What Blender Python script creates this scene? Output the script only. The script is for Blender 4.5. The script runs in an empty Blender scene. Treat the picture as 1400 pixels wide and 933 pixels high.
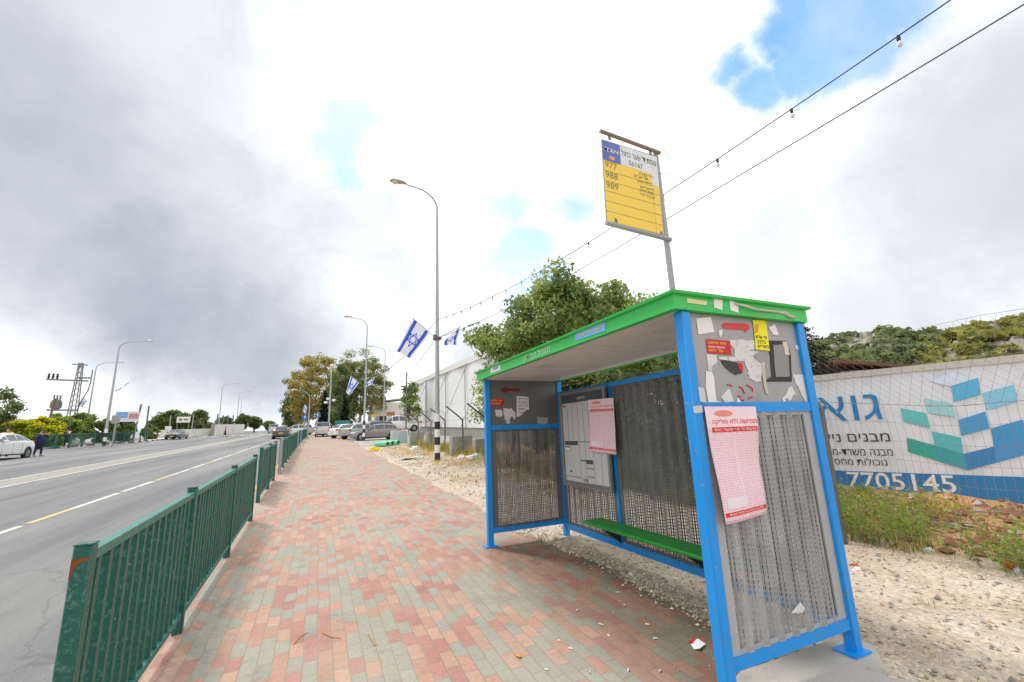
import bpy, bmesh, math, random
from mathutils import Vector, Matrix, noise
R_ = math.radians
scene = bpy.context.scene
COL = scene.collection
rnd = random.Random(7)
V = Vector

# ------------------------------------------------------------------ camera geometry (metres; X across, Y along the road, Z up)
F_PX, CU, CV, HC = 585.0, 700.0, 466.5, 1.5
def _ray(u, v): return V(((u-CU)/F_PX, -(v-CV)/F_PX, -1.0))
_Z = _ray(595, -2300).normalized()
_Y = _ray(435, 601); _Y = (_Y - _Z*_Y.dot(_Z)).normalized()
_X = _Y.cross(_Z)
RM = Matrix((_X, _Y, _Z))
S = 0.0295                                      # the street climbs 3 %
CAM = V((0, 0, HC))
def ray(u, v): return RM @ _ray(u, v)
def gp(u, v, off=0.0):                          # where a sight line meets the street plane
    r = ray(u, v); t = (off-HC)/(r.z - S*r.y); return r*t + CAM
def on_x(u, v, x): r = ray(u, v); return r*(x/r.x) + CAM
def on_y(u, v, y): r = ray(u, v); return r*(y/r.y) + CAM
def at_z(u, v, z): r = ray(u, v); return r*((z-HC)/r.z) + CAM
def on_plane(u, v, p, n): r = ray(u, v); return r*((p-CAM).dot(n)/r.dot(n)) + CAM
def street(y): return S*min(max(y, -20.0), 170.0)
def at_d(u, D, vtop=None, v=590, off=0.0):      # point D metres away in the direction of column u; height of the point seen at vtop
    r = ray(u, v); k = D/math.hypot(r.x, r.y); x, y = r.x*k, r.y*k
    z = street(y)+off
    p = V((x, y, z))
    if vtop is None: return p
    r2 = ray(u, vtop)
    return p, r2.z*(D/math.hypot(r2.x, r2.y)) + HC - z

# ------------------------------------------------------------------ materials
MATS = {}
def nt(m):
    m.use_nodes = True; return m.node_tree
def srgb(h):
    if isinstance(h, str):
        h = h.lstrip('#'); c = [int(h[i:i+2], 16)/255 for i in (0, 2, 4)]
    else: c = h
    return [((x/12.92) if x <= .04045 else ((x+.055)/1.055)**2.4) for x in c]
def mat(name, col=(.5,.5,.5), rough=.6, metal=0., var=.12, scale=6., bump=0., bscale=40., emit=None, spec=.5, island=0., dirt=None, dirt_amt=0., dscale=3., coord='Object'):
    """plain-ish procedural surface: base colour varied by noise, optional dirt and bump"""
    if name in MATS: return MATS[name]
    m = bpy.data.materials.new(name); t = nt(m); N = t.nodes; L = t.links
    b = N['Principled BSDF']; b.inputs['Roughness'].default_value = rough; b.inputs['Metallic'].default_value = metal
    b.inputs['Specular IOR Level'].default_value = spec
    tc = N.new('ShaderNodeTexCoord')
    no = N.new('ShaderNodeTexNoise'); no.inputs['Scale'].default_value = scale; no.inputs['Detail'].default_value = 5
    L.new(tc.outputs[coord], no.inputs['Vector'])
    mx = N.new('ShaderNodeMix'); mx.data_type = 'RGBA'
    c = list(col)[:3]
    mx.inputs['A'].default_value = [max(0, x*(1-var)) for x in c]+[1]; mx.inputs['B'].default_value = [min(1, x*(1+var)) for x in c]+[1]
    L.new(no.outputs['Fac'], mx.inputs['Factor']); out = mx.outputs['Result']
    if island:
        ge = N.new('ShaderNodeNewGeometry'); hs = N.new('ShaderNodeHueSaturation')
        mr = N.new('ShaderNodeMapRange'); mr.inputs['To Min'].default_value = 1-island; mr.inputs['To Max'].default_value = 1+island
        L.new(ge.outputs['Random Per Island'], mr.inputs['Value']); L.new(mr.outputs[0], hs.inputs['Value'])
        mr2 = N.new('ShaderNodeMapRange'); mr2.inputs['To Min'].default_value = .5-island*.08; mr2.inputs['To Max'].default_value = .5+island*.05
        ml = N.new('ShaderNodeMath'); ml.operation = 'FRACT'; m2 = N.new('ShaderNodeMath'); m2.operation = 'MULTIPLY'; m2.inputs[1].default_value = 7.31
        L.new(ge.outputs['Random Per Island'], m2.inputs[0]); L.new(m2.outputs[0], ml.inputs[0]); L.new(ml.outputs[0], mr2.inputs['Value']); L.new(mr2.outputs[0], hs.inputs['Hue'])
        L.new(out, hs.inputs['Color']); out = hs.outputs['Color']
    if dirt:
        n2 = N.new('ShaderNodeTexNoise'); n2.inputs['Scale'].default_value = dscale; n2.inputs['Detail'].default_value = 8; n2.inputs['Roughness'].default_value = .7
        L.new(tc.outputs[coord], n2.inputs['Vector'])
        r = N.new('ShaderNodeMapRange'); r.inputs['From Min'].default_value = .52; r.inputs['From Max'].default_value = .7; r.inputs['To Max'].default_value = dirt_amt
        L.new(n2.outputs['Fac'], r.inputs['Value'])
        m3 = N.new('ShaderNodeMix'); m3.data_type = 'RGBA'; m3.inputs['B'].default_value = list(dirt)+[1]
        L.new(out, m3.inputs['A']); L.new(r.outputs[0], m3.inputs['Factor']); out = m3.outputs['Result']
    L.new(out, b.inputs['Base Color'])
    if bump:
        n3 = N.new('ShaderNodeTexNoise'); n3.inputs['Scale'].default_value = bscale; n3.inputs['Detail'].default_value = 4
        L.new(tc.outputs[coord], n3.inputs['Vector'])
        bp = N.new('ShaderNodeBump'); bp.inputs['Strength'].default_value = bump; bp.inputs['Distance'].default_value = .02
        L.new(n3.outputs['Fac'], bp.inputs['Height']); L.new(bp.outputs['Normal'], b.inputs['Normal'])
    if emit: b.inputs['Emission Color'].default_value = list(emit)+[1]; b.inputs['Emission Strength'].default_value = 1
    MATS[name] = m; return m
def leafmat(name, col, island=.35, scale=.5, var=.3):
    if name in MATS: return MATS[name]
    m = mat(name, col, rough=.6, var=var, scale=scale, island=island, spec=.25)
    t = m.node_tree; N, L = t.nodes, t.links; b = N['Principled BSDF']
    src = b.inputs['Base Color'].links[0].from_socket
    tr = N.new('ShaderNodeBsdfTranslucent'); L.new(src, tr.inputs['Color'])
    ms = N.new('ShaderNodeMixShader'); ms.inputs[0].default_value = .45
    L.new(b.outputs[0], ms.inputs[1]); L.new(tr.outputs[0], ms.inputs[2]); L.new(ms.outputs[0], N['Material Output'].inputs[0])
    return m
def glass(name, col, rough=.06):
    if name in MATS: return MATS[name]
    return mat(name, col, rough=rough, var=.05, spec=.8)

# ------------------------------------------------------------------ mesh builder
class MB:
    def __init__(s): s.v = []; s.f = []; s.m = []
    def add(s, vs, fs, mi=0):
        o = len(s.v); s.v += [tuple(p) for p in vs]; s.f += [tuple(i+o for i in f) for f in fs]; s.m += [mi]*len(fs)
    def box(s, c, size, rot=None, mi=0, bev=0.0, taper=1.0):
        x, y, z = [k/2 for k in size]
        if bev <= 0:
            vs = [V((a*x*(taper if d > 0 else 1), b*y*(taper if d > 0 else 1), d*z)) for d in (-1, 1) for a, b in ((-1,-1),(1,-1),(1,1),(-1,1))]
            fs = [(3,2,1,0),(4,5,6,7),(0,1,5,4),(1,2,6,5),(2,3,7,6),(3,0,4,7)]
        else:
            vs = []; fs = []
            b_ = min(bev, x*.99, y*.99, z*.99)
            rings = [(-z, b_), (-z+b_, 0), (z-b_, 0), (z, b_)]
            for zz, ins in rings:
                X, Y = x-ins, y-ins
                if ins == 0:
                    pts = [(-X+b_,-Y),(X-b_,-Y),(X,-Y+b_),(X,Y-b_),(X-b_,Y),(-X+b_,Y),(-X,Y-b_),(-X,-Y+b_)]
                else:
                    pts = [(-X,-Y),(X,-Y),(X,-Y),(X,Y),(X,Y),(-X,Y),(-X,Y),(-X,-Y)]
                vs += [V((a, b, zz)) for a, b in pts]
            for k in range(3):
                for i in range(8):
                    j = (i+1) % 8; fs.append((k*8+i, k*8+j, (k+1)*8+j, (k+1)*8+i))
            fs.append((7,5,3,1)); fs.append((24+1,24+3,24+5,24+7))
        if rot is not None: vs = [rot @ p for p in vs]
        c = V(c); s.add([p+c for p in vs], fs, mi)
    def frame_dir(s, d):
        d = d.normalized(); a = V((0,0,1)) if abs(d.z) < .95 else V((0,1,0))
        x = d.cross(a).normalized(); return x, d.cross(x).normalized()
    def cyl(s, a, b, r1, r2=None, n=10, mi=0, caps=True):
        a, b = V(a), V(b); r2 = r1 if r2 is None else r2
        x, y = s.frame_dir(b-a); vs = []
        for p, r in ((a, r1), (b, r2)):
            vs += [p + x*math.cos(2*math.pi*i/n)*r + y*math.sin(2*math.pi*i/n)*r for i in range(n)]
        fs = [(i, (i+1) % n, n+(i+1) % n, n+i) for i in range(n)]
        if caps: fs += [tuple(reversed(range(n))), tuple(range(n, 2*n))]
        s.add(vs, fs, mi)
    def tube(s, pts, r, n=8, mi=0):
        pts = [V(p) for p in pts]; rs = r if isinstance(r, (list, tuple)) else [r]*len(pts)
        vs = []; fs = []; x = None
        for i, p in enumerate(pts):
            d = (pts[min(i+1, len(pts)-1)]-pts[max(i-1, 0)]).normalized()
            if x is None: x, y = s.frame_dir(d)
            else:
                x = (x - d*x.dot(d)).normalized(); y = d.cross(x)
            vs += [p + x*math.cos(2*math.pi*k/n)*rs[i] + y*math.sin(2*math.pi*k/n)*rs[i] for k in range(n)]
        for i in range(len(pts)-1):
            for k in range(n): fs.append((i*n+k, i*n+(k+1) % n, (i+1)*n+(k+1) % n, (i+1)*n+k))
        fs += [tuple(reversed(range(n))), tuple(range((len(pts)-1)*n, len(pts)*n))]
        s.add(vs, fs, mi)
    def bar(s, a, b, w, h, mi=0, up=V((0,0,1))):      # rectangular bar from a to b
        a, b = V(a), V(b); d = (b-a).normalized(); x = d.cross(up)
        x = x.normalized() if x.length > 1e-4 else V((1,0,0)); y = x.cross(d).normalized()
        vs = [p + x*i*w/2 + y*j*h/2 for p in (a, b) for i, j in ((-1,-1),(1,-1),(1,1),(-1,1))]
        s.add(vs, [(3,2,1,0),(4,5,6,7),(0,1,5,4),(1,2,6,5),(2,3,7,6),(3,0,4,7)], mi)
    def lathe(s, prof, c=(0,0,0), n=16, mi=0, rot=None):
        c = V(c); vs = []; fs = []
        for r, z in prof:
            for k in range(n):
                p = V((r*math.cos(2*math.pi*k/n), r*math.sin(2*math.pi*k/n), z)); vs.append((rot @ p if rot else p)+c)
        for i in range(len(prof)-1):
            for k in range(n): fs.append((i*n+k, i*n+(k+1) % n, (i+1)*n+(k+1) % n, (i+1)*n+k))
        fs += [tuple(reversed(range(n))), tuple(range((len(prof)-1)*n, len(prof)*n))]
        s.add(vs, fs, mi)
    def slab(s, pts, thick, n=None, mi=0):            # polygon given a thickness along its normal n
        pts = [V(p) for p in pts]; n = V(n) if n is not None else (pts[1]-pts[0]).cross(pts[2]-pts[0]).normalized()
        k = len(pts); vs = pts + [p+n*thick for p in pts]
        fs = [tuple(reversed(range(k))), tuple(range(k, 2*k))]+[(i, (i+1) % k, k+(i+1) % k, k+i) for i in range(k)]
        s.add(vs, fs, mi)
    def build(s, name, mats, parent=None, smooth=False, origin=None, local=False):
        me = bpy.data.meshes.new(name)
        o = origin if origin is not None else (parent.matrix_basis.translation if (parent is not None and not local) else V((0,0,0)))
        if parent is not None and not local:
            inv = world_of(parent).inverted(); vs = [inv @ V(p) for p in s.v]
        else: vs = [V(p)-V(o) for p in s.v]
        me.from_pydata(vs, [], s.f)
        if not isinstance(mats, (list, tuple)): mats = [mats]
        for m in mats: me.materials.append(m)
        if len(mats) > 1: me.polygons.foreach_set('material_index', s.m)
        if smooth: me.polygons.foreach_set('use_smooth', [True]*len(me.polygons))
        me.update()
        ob = bpy.data.objects.new(name, me); COL.objects.link(ob)
        if parent is not None: ob.parent = parent
        elif origin is not None: ob.location = origin
        return ob
def world_of(o):
    m = o.matrix_basis.copy()
    while o.parent: o = o.parent; m = o.matrix_basis @ m
    return m
def autosmooth(o, ang=40):
    me = o.data; me.polygons.foreach_set('use_smooth', [True]*len(me.polygons))
    bm = bmesh.new(); bm.from_mesh(me); a = R_(ang)
    for e in bm.edges:
        if len(e.link_faces) != 2 or e.calc_face_angle(0) > a: e.smooth = False
    bm.to_mesh(me); bm.free()
def tag(o, label=None, cat=None, group=None, kind=None):
    if label: o['label'] = label
    if cat: o['category'] = cat
    if group: o['group'] = group
    if kind: o['kind'] = kind
    return o
def thing(name, label, cat, loc=(0,0,0), rz=0., group=None):
    o = bpy.data.objects.new(name, None); COL.objects.link(o); o.empty_display_size = .2
    o.matrix_basis = Matrix.Translation(V(loc)) @ Matrix.Rotation(rz, 4, 'Z')
    return tag(o, label, cat, group)
def kids(o): return [c for c in bpy.data.objects if c.parent == o]
def copy_tree(o, parent=None):
    c = o.copy(); COL.objects.link(c)
    if parent is not None: c.parent = parent
    for ch in kids(o): copy_tree(ch, c)
    return c
def struct(name, mb, m, smooth=False): return tag(mb.build(name, m, smooth=smooth), kind='structure')
def heb(t):                                        # Hebrew runs right to left
    return t[::-1]
def text_ob(name, body, size, origin, xdir, ydir, m, parent=None, align='CENTER', ext=.0006, width=None, bold=0.):
    cu = bpy.data.curves.new(name, 'FONT'); cu.body = body; cu.size = size; cu.align_x = align; cu.align_y = 'CENTER'
    cu.extrude = ext; cu.offset = bold; cu.resolution_u = 6
    ob = bpy.data.objects.new(name, cu); COL.objects.link(ob)
    bpy.context.view_layer.update()
    if width:
        w = ob.dimensions.x
        if w > 1e-5: k = width/w
        else: k = 1
    else: k = 1
    me = bpy.data.meshes.new_from_object(ob); bpy.data.objects.remove(ob)
    x = V(xdir).normalized(); y = V(ydir).normalized(); y = (y-x*y.dot(x)).normalized(); z = x.cross(y)
    M = Matrix((x*k, y, z)).transposed().to_4x4(); M.translation = V(origin)
    me.transform(M)
    if parent is not None: me.transform(world_of(parent).inverted())
    me.materials.clear(); me.materials.append(m)
    me.name = name
    o = bpy.data.objects.new(name, me); COL.objects.link(o); o.parent = parent
    return o

blue = mat('blue_paint', srgb('#1090e2'), rough=.38, var=.05, scale=3, dirt=srgb('#5f7f98'), dirt_amt=.45, dscale=16, bump=.12, bscale=30)
def chips(m, col, scale=30, thr=.66, amt=.8, streak=(1,1,1)):
    t = m.node_tree; N, L = t.nodes, t.links; b = N['Principled BSDF']; src = b.inputs['Base Color'].links[0].from_socket
    tc = N.new('ShaderNodeTexCoord'); mp = N.new('ShaderNodeMapping'); mp.inputs['Scale'].default_value = streak; L.new(tc.outputs['Object'], mp.inputs[0])
    n = N.new('ShaderNodeTexNoise'); n.inputs['Scale'].default_value = scale; n.inputs['Detail'].default_value = 6; n.inputs['Roughness'].default_value = .7; L.new(mp.outputs[0], n.inputs['Vector'])
    r = N.new('ShaderNodeMapRange'); r.inputs['From Min'].default_value = thr; r.inputs['From Max'].default_value = thr+.025; r.inputs['To Max'].default_value = amt; L.new(n.outputs['Fac'], r.inputs['Value'])
    x = N.new('ShaderNodeMix'); x.data_type = 'RGBA'; x.inputs['B'].default_value = list(col)+[1]; L.new(r.outputs[0], x.inputs['Factor']); L.new(src, x.inputs['A']); L.new(x.outputs['Result'], b.inputs['Base Color'])
    return m
chips(blue, srgb('#b9c2c8'), 16, .655, .75); chips(blue, srgb('#4a4f52'), 5, .67, .45, (3,3,.5))
green_roof = mat('green_fascia_paint', srgb('#31bd53'), rough=.4, var=.07, scale=4, dirt=srgb('#6c9a68'), dirt_amt=.45, dscale=11)
chips(green_roof, srgb('#c7d3c4'), 14, .66, .6); chips(green_roof, srgb('#43604a'), 4, .66, .4, (1,1,3))
green_bench = mat('green_bench_paint', srgb('#1a9530'), rough=.3, var=.1, scale=5, dirt=srgb('#3c5a35'), dirt_amt=.3, dscale=8)
fence_green = mat('dark_green_paint', srgb('#0f564a'), rough=.42, var=.15, scale=14, dirt=srgb('#6f9d92'), dirt_amt=.5, dscale=45)
chips(fence_green, srgb('#7f5a45'), 20, .66, .8); chips(fence_green, srgb('#a9b8b2'), 40, .66, .7)
fence_rail = mat('pale_green_paint', srgb('#2f786c'), rough=.45, var=.12, scale=10, dirt=srgb('#739c92'), dirt_amt=.5, dscale=14)  # rails in a paler green than the posts and bars
chips(fence_rail, srgb('#7f5a45'), 18, .65, .7)
fence_blue = mat('barrier_blue_paint', srgb('#1b5e93'), rough=.45)
rust = mat('rust', srgb('#7a4125'), rough=.85, var=.3, scale=30, bump=.4)
galv = mat('galvanised_steel', srgb('#9a9e9f'), rough=.5, metal=.35, var=.12, scale=5, dirt=srgb('#6f706c'), dirt_amt=.3)
galv_dark = mat('weathered_steel', srgb('#6b6c69'), rough=.6, metal=.2, var=.2, scale=8, dirt=srgb('#544a40'), dirt_amt=.5, dscale=12)
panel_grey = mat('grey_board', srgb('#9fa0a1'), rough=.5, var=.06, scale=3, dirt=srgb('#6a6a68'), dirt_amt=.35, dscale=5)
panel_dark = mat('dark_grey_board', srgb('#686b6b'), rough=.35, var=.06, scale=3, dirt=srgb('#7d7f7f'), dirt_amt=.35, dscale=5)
ceil_m = mat('roof_underside', srgb('#e4e1db'), rough=.45, var=.08, scale=1.5, dirt=srgb('#8f877d'), dirt_amt=.35, dscale=2)
concrete = mat('concrete', srgb('#b3aea3'), rough=.9, var=.12, scale=5, bump=.35, bscale=60, dirt=srgb('#77726a'), dirt_amt=.45, dscale=4)
concrete_dk = mat('old_concrete', srgb('#96958f'), rough=.9, var=.16, scale=4, bump=.4, bscale=40, dirt=srgb('#5f5d58'), dirt_amt=.6, dscale=3)
white_p = mat('white_paint', (.78,.78,.76), rough=.5, var=.06, scale=4, dirt=srgb('#a8a296'), dirt_amt=.35, dscale=6)
black_p = mat('black_paint', (.02,.02,.022), rough=.5, var=.2, scale=6, dirt=(.12,.12,.11), dirt_amt=.4, dscale=9)
dark = mat('dark_plastic', (.025,.025,.027), rough=.5)
rubber = mat('rubber', (.018,.018,.018), rough=.8, var=.2)
paper_white = mat('white_paper', (.78,.78,.77), rough=.8, var=.06, scale=20)
paper_torn = mat('torn_paper', (.68,.68,.67), rough=.9, var=.2, scale=40, dirt=(.3,.3,.31), dirt_amt=.5, dscale=14)
paper_grey = mat('printed_paper', (.32,.33,.33), rough=.9, var=.4, scale=60, dirt=(.12,.12,.12), dirt_amt=.6, dscale=30)
ink = mat('black_ink', (.03,.03,.035), rough=.7)
ink_grey = mat('grey_ink', (.2,.21,.24), rough=.7)
red_ink = mat('red_ink', srgb('#d8242c'), rough=.7, var=.1, scale=30)
sticker_red = mat('red_sticker', srgb('#c2181f'), rough=.5, var=.08)
sticker_yel = mat('yellow_print', srgb('#f2d512'), rough=.5, var=.06)
sticker_blue = mat('light_blue_print', srgb('#6fb3e8'), rough=.5, var=.1, scale=30)
tapem = mat('adhesive_tape', srgb('#c4c8cc'), rough=.25, var=.1)
wood_grey = mat('old_wood', srgb('#7a6450'), rough=.85, var=.25, scale=3, bump=.4, bscale=20)
bark = mat('bark', srgb('#5f5245'), rough=.95, var=.3, scale=4, bump=.8, bscale=14)
bark_pale = mat('pale_bark', srgb('#9c9080'), rough=.9, var=.3, scale=2, bump=.5, bscale=8)
# ================================================================== SETTING
def mnode(N, op, a=None, b=None, L=None):
    n = N.new('ShaderNodeMath'); n.operation = op
    for i, x in enumerate((a, b)):
        if x is None: continue
        if isinstance(x, (int, float)): n.inputs[i].default_value = x
        else: L.new(x, n.inputs[i])
    return n.outputs[0]
def paver_material():
    m = bpy.data.materials.new('concrete_pavers'); t = nt(m); N, L = t.nodes, t.links; b = N['Principled BSDF']
    tc = N.new('ShaderNodeTexCoord'); wn = N.new('ShaderNodeTexNoise'); wn.inputs['Scale'].default_value = 1.2
    L.new(tc.outputs['Object'], wn.inputs['Vector'])
    va = N.new('ShaderNodeVectorMath'); va.operation = 'MULTIPLY_ADD'; va.inputs[1].default_value = (.035,.035,0); L.new(wn.outputs['Color'], va.inputs[0]); L.new(tc.outputs['Object'], va.inputs[2])
    sx = N.new('ShaderNodeSeparateXYZ'); L.new(va.outputs[0], sx.inputs[0])
    M = lambda op, a=None, b=None: mnode(N, op, a, b, L)
    x = M('DIVIDE', sx.outputs[0], .09); i = M('FLOOR', x); fx = M('FRACT', x)
    off = M('MULTIPLY', M('MODULO', M('ADD', i, 1000), 2), .5)
    y = M('ADD', M('DIVIDE', sx.outputs[1], .19), off); j = M('FLOOR', y); fy = M('FRACT', y)
    cx = N.new('ShaderNodeCombineXYZ'); L.new(i, cx.inputs[0]); L.new(j, cx.inputs[1])
    w = N.new('ShaderNodeTexWhiteNoise'); w.noise_dimensions = '2D'; L.new(cx.outputs[0], w.inputs['Vector'])
    # low frequency clusters, sampled once per paver
    sc = N.new('ShaderNodeVectorMath'); sc.operation = 'MULTIPLY'; sc.inputs[1].default_value = (.1*1.5,.2*.9,0); L.new(cx.outputs[0], sc.inputs[0])
    ln = N.new('ShaderNodeTexNoise'); ln.inputs['Scale'].default_value = 1; ln.inputs['Detail'].default_value = 3; L.new(sc.outputs[0], ln.inputs['Vector'])
    sel = M('ADD', M('MULTIPLY', w.outputs['Value'], .32), M('MULTIPLY', ln.outputs['Fac'], .85))
    cr = N.new('ShaderNodeValToRGB'); cr.color_ramp.interpolation = 'CONSTANT'; e = cr.color_ramp.elements
    e[0].position = 0; e[0].color = srgb('#9d9b8f')+[1]; e[1].position = .548; e[1].color = srgb('#b58876')+[1]
    q = e.new(.62); q.color = srgb('#ba9380')+[1]
    q = e.new(.68); q.color = srgb('#b07c72')+[1]; q = e.new(.78); q.color = srgb('#bf9885')+[1]; q = e.new(.87); q.color = srgb('#9c998c')+[1]
    L.new(sel, cr.inputs[0])
    # per paver brightness
    sp = N.new('ShaderNodeSeparateColor'); L.new(w.outputs['Color'], sp.inputs[0])
    br = M('ADD', M('MULTIPLY', sp.outputs[1], .14), .92)
    hs = N.new('ShaderNodeHueSaturation'); L.new(cr.outputs[0], hs.inputs['Color']); L.new(br, hs.inputs['Value'])
    # grain and grime
    g1 = N.new('ShaderNodeTexNoise'); g1.inputs['Scale'].default_value = 42; g1.inputs['Detail'].default_value = 8; g1.inputs['Roughness'].default_value = .7; L.new(tc.outputs['Object'], g1.inputs['Vector'])
    g2 = N.new('ShaderNodeTexNoise'); g2.inputs['Scale'].default_value = .9; g2.inputs['Detail'].default_value = 9; g2.inputs['Roughness'].default_value = .7; L.new(tc.outputs['Object'], g2.inputs['Vector'])
    mg = N.new('ShaderNodeMix'); mg.data_type = 'RGBA'; mg.blend_type = 'MULTIPLY'; mg.inputs['Factor'].default_value = .85
    mr = N.new('ShaderNodeMapRange'); mr.inputs['From Min'].default_value = .25; mr.inputs['From Max'].default_value = .75; mr.inputs['To Min'].default_value = .72; mr.inputs['To Max'].default_value = 1.2
    L.new(g1.outputs['Fac'], mr.inputs['Value']); L.new(hs.outputs[0], mg.inputs['A']); L.new(mr.outputs[0], mg.inputs['B'])
    dm = N.new('ShaderNodeMix'); dm.data_type = 'RGBA'; dm.inputs['B'].default_value = srgb('#b5aa98')+[1]
    mr2 = N.new('ShaderNodeMapRange'); mr2.inputs['From Min'].default_value = .38; mr2.inputs['From Max'].default_value = .72; mr2.inputs['To Max'].default_value = .5
    L.new(g2.outputs['Fac'], mr2.inputs['Value']); L.new(mr2.outputs[0], dm.inputs['Factor']); L.new(mg.outputs['Result'], dm.inputs['A'])
    # trodden dirt and the shelter's soft shade, both painted into the paver colour
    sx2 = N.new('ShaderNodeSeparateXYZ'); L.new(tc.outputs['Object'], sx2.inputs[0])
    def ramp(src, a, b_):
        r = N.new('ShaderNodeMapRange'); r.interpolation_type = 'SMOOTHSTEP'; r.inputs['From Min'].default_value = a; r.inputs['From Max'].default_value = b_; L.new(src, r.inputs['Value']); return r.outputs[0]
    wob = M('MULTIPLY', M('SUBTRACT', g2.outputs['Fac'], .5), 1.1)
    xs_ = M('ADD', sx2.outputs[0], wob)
    soil_shade = M('MULTIPLY', M('MULTIPLY', ramp(xs_, 1.55, 2.25), ramp(sx2.outputs[1], 5.7, 4.9)), ramp(sx2.outputs[1], .6, 1.5))
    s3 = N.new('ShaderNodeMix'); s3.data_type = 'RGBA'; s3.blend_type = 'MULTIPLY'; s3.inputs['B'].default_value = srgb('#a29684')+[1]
    L.new(M('MULTIPLY', soil_shade, .8), s3.inputs['Factor'])
    g4 = N.new('ShaderNodeTexNoise'); g4.inputs['Scale'].default_value = 2.1; g4.inputs['Detail'].default_value = 10; g4.inputs['Roughness'].default_value = .75; g4.inputs['Distortion'].default_value = .5; L.new(tc.outputs['Object'], g4.inputs['Vector'])
    r4 = N.new('ShaderNodeMapRange'); r4.inputs['From Min'].default_value = .54; r4.inputs['From Max'].default_value = .7; r4.inputs['To Max'].default_value = .5; L.new(g4.outputs['Fac'], r4.inputs['Value'])
    st4 = N.new('ShaderNodeMix'); st4.data_type = 'RGBA'; st4.blend_type = 'MULTIPLY'; st4.inputs['B'].default_value = srgb('#ab9c8e')+[1]; L.new(r4.outputs[0], st4.inputs['Factor']); L.new(dm.outputs['Result'], st4.inputs['A'])
    # joints
    def edge(fr, wd):
        a = M('MINIMUM', fr, M('SUBTRACT', 1, fr)); r = N.new('ShaderNodeMapRange'); r.inputs['From Max'].default_value = wd; r.inputs['From Min'].default_value = wd*.35; L.new(a, r.inputs['Value']); return r.outputs[0]
    ed = M('MULTIPLY', edge(fx, .055), edge(fy, .026))
    jm = N.new('ShaderNodeMix'); jm.data_type = 'RGBA'
    jc = N.new('ShaderNodeMix'); jc.data_type = 'RGBA'; jc.inputs['A'].default_value = srgb('#857463')+[1]; jc.inputs['B'].default_value = srgb('#bfae9a')+[1]
    L.new(g2.outputs['Fac'], jc.inputs['Factor']); L.new(ed, jm.inputs['Factor']); L.new(jc.outputs['Result'], jm.inputs['A']); L.new(st4.outputs['Result'], jm.inputs['B'])
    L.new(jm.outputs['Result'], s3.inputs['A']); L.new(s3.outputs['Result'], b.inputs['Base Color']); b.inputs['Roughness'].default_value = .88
    bp = N.new('ShaderNodeBump'); bp.inputs['Strength'].default_value = .6; bp.inputs['Distance'].default_value = .006
    h = M('ADD', M('ADD', ed, M('MULTIPLY', sp.outputs[0], .35)), M('MULTIPLY', g1.outputs['Fac'], .35)); L.new(h, bp.inputs['Height']); L.new(bp.outputs[0], b.inputs['Normal'])
    return m
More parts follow.
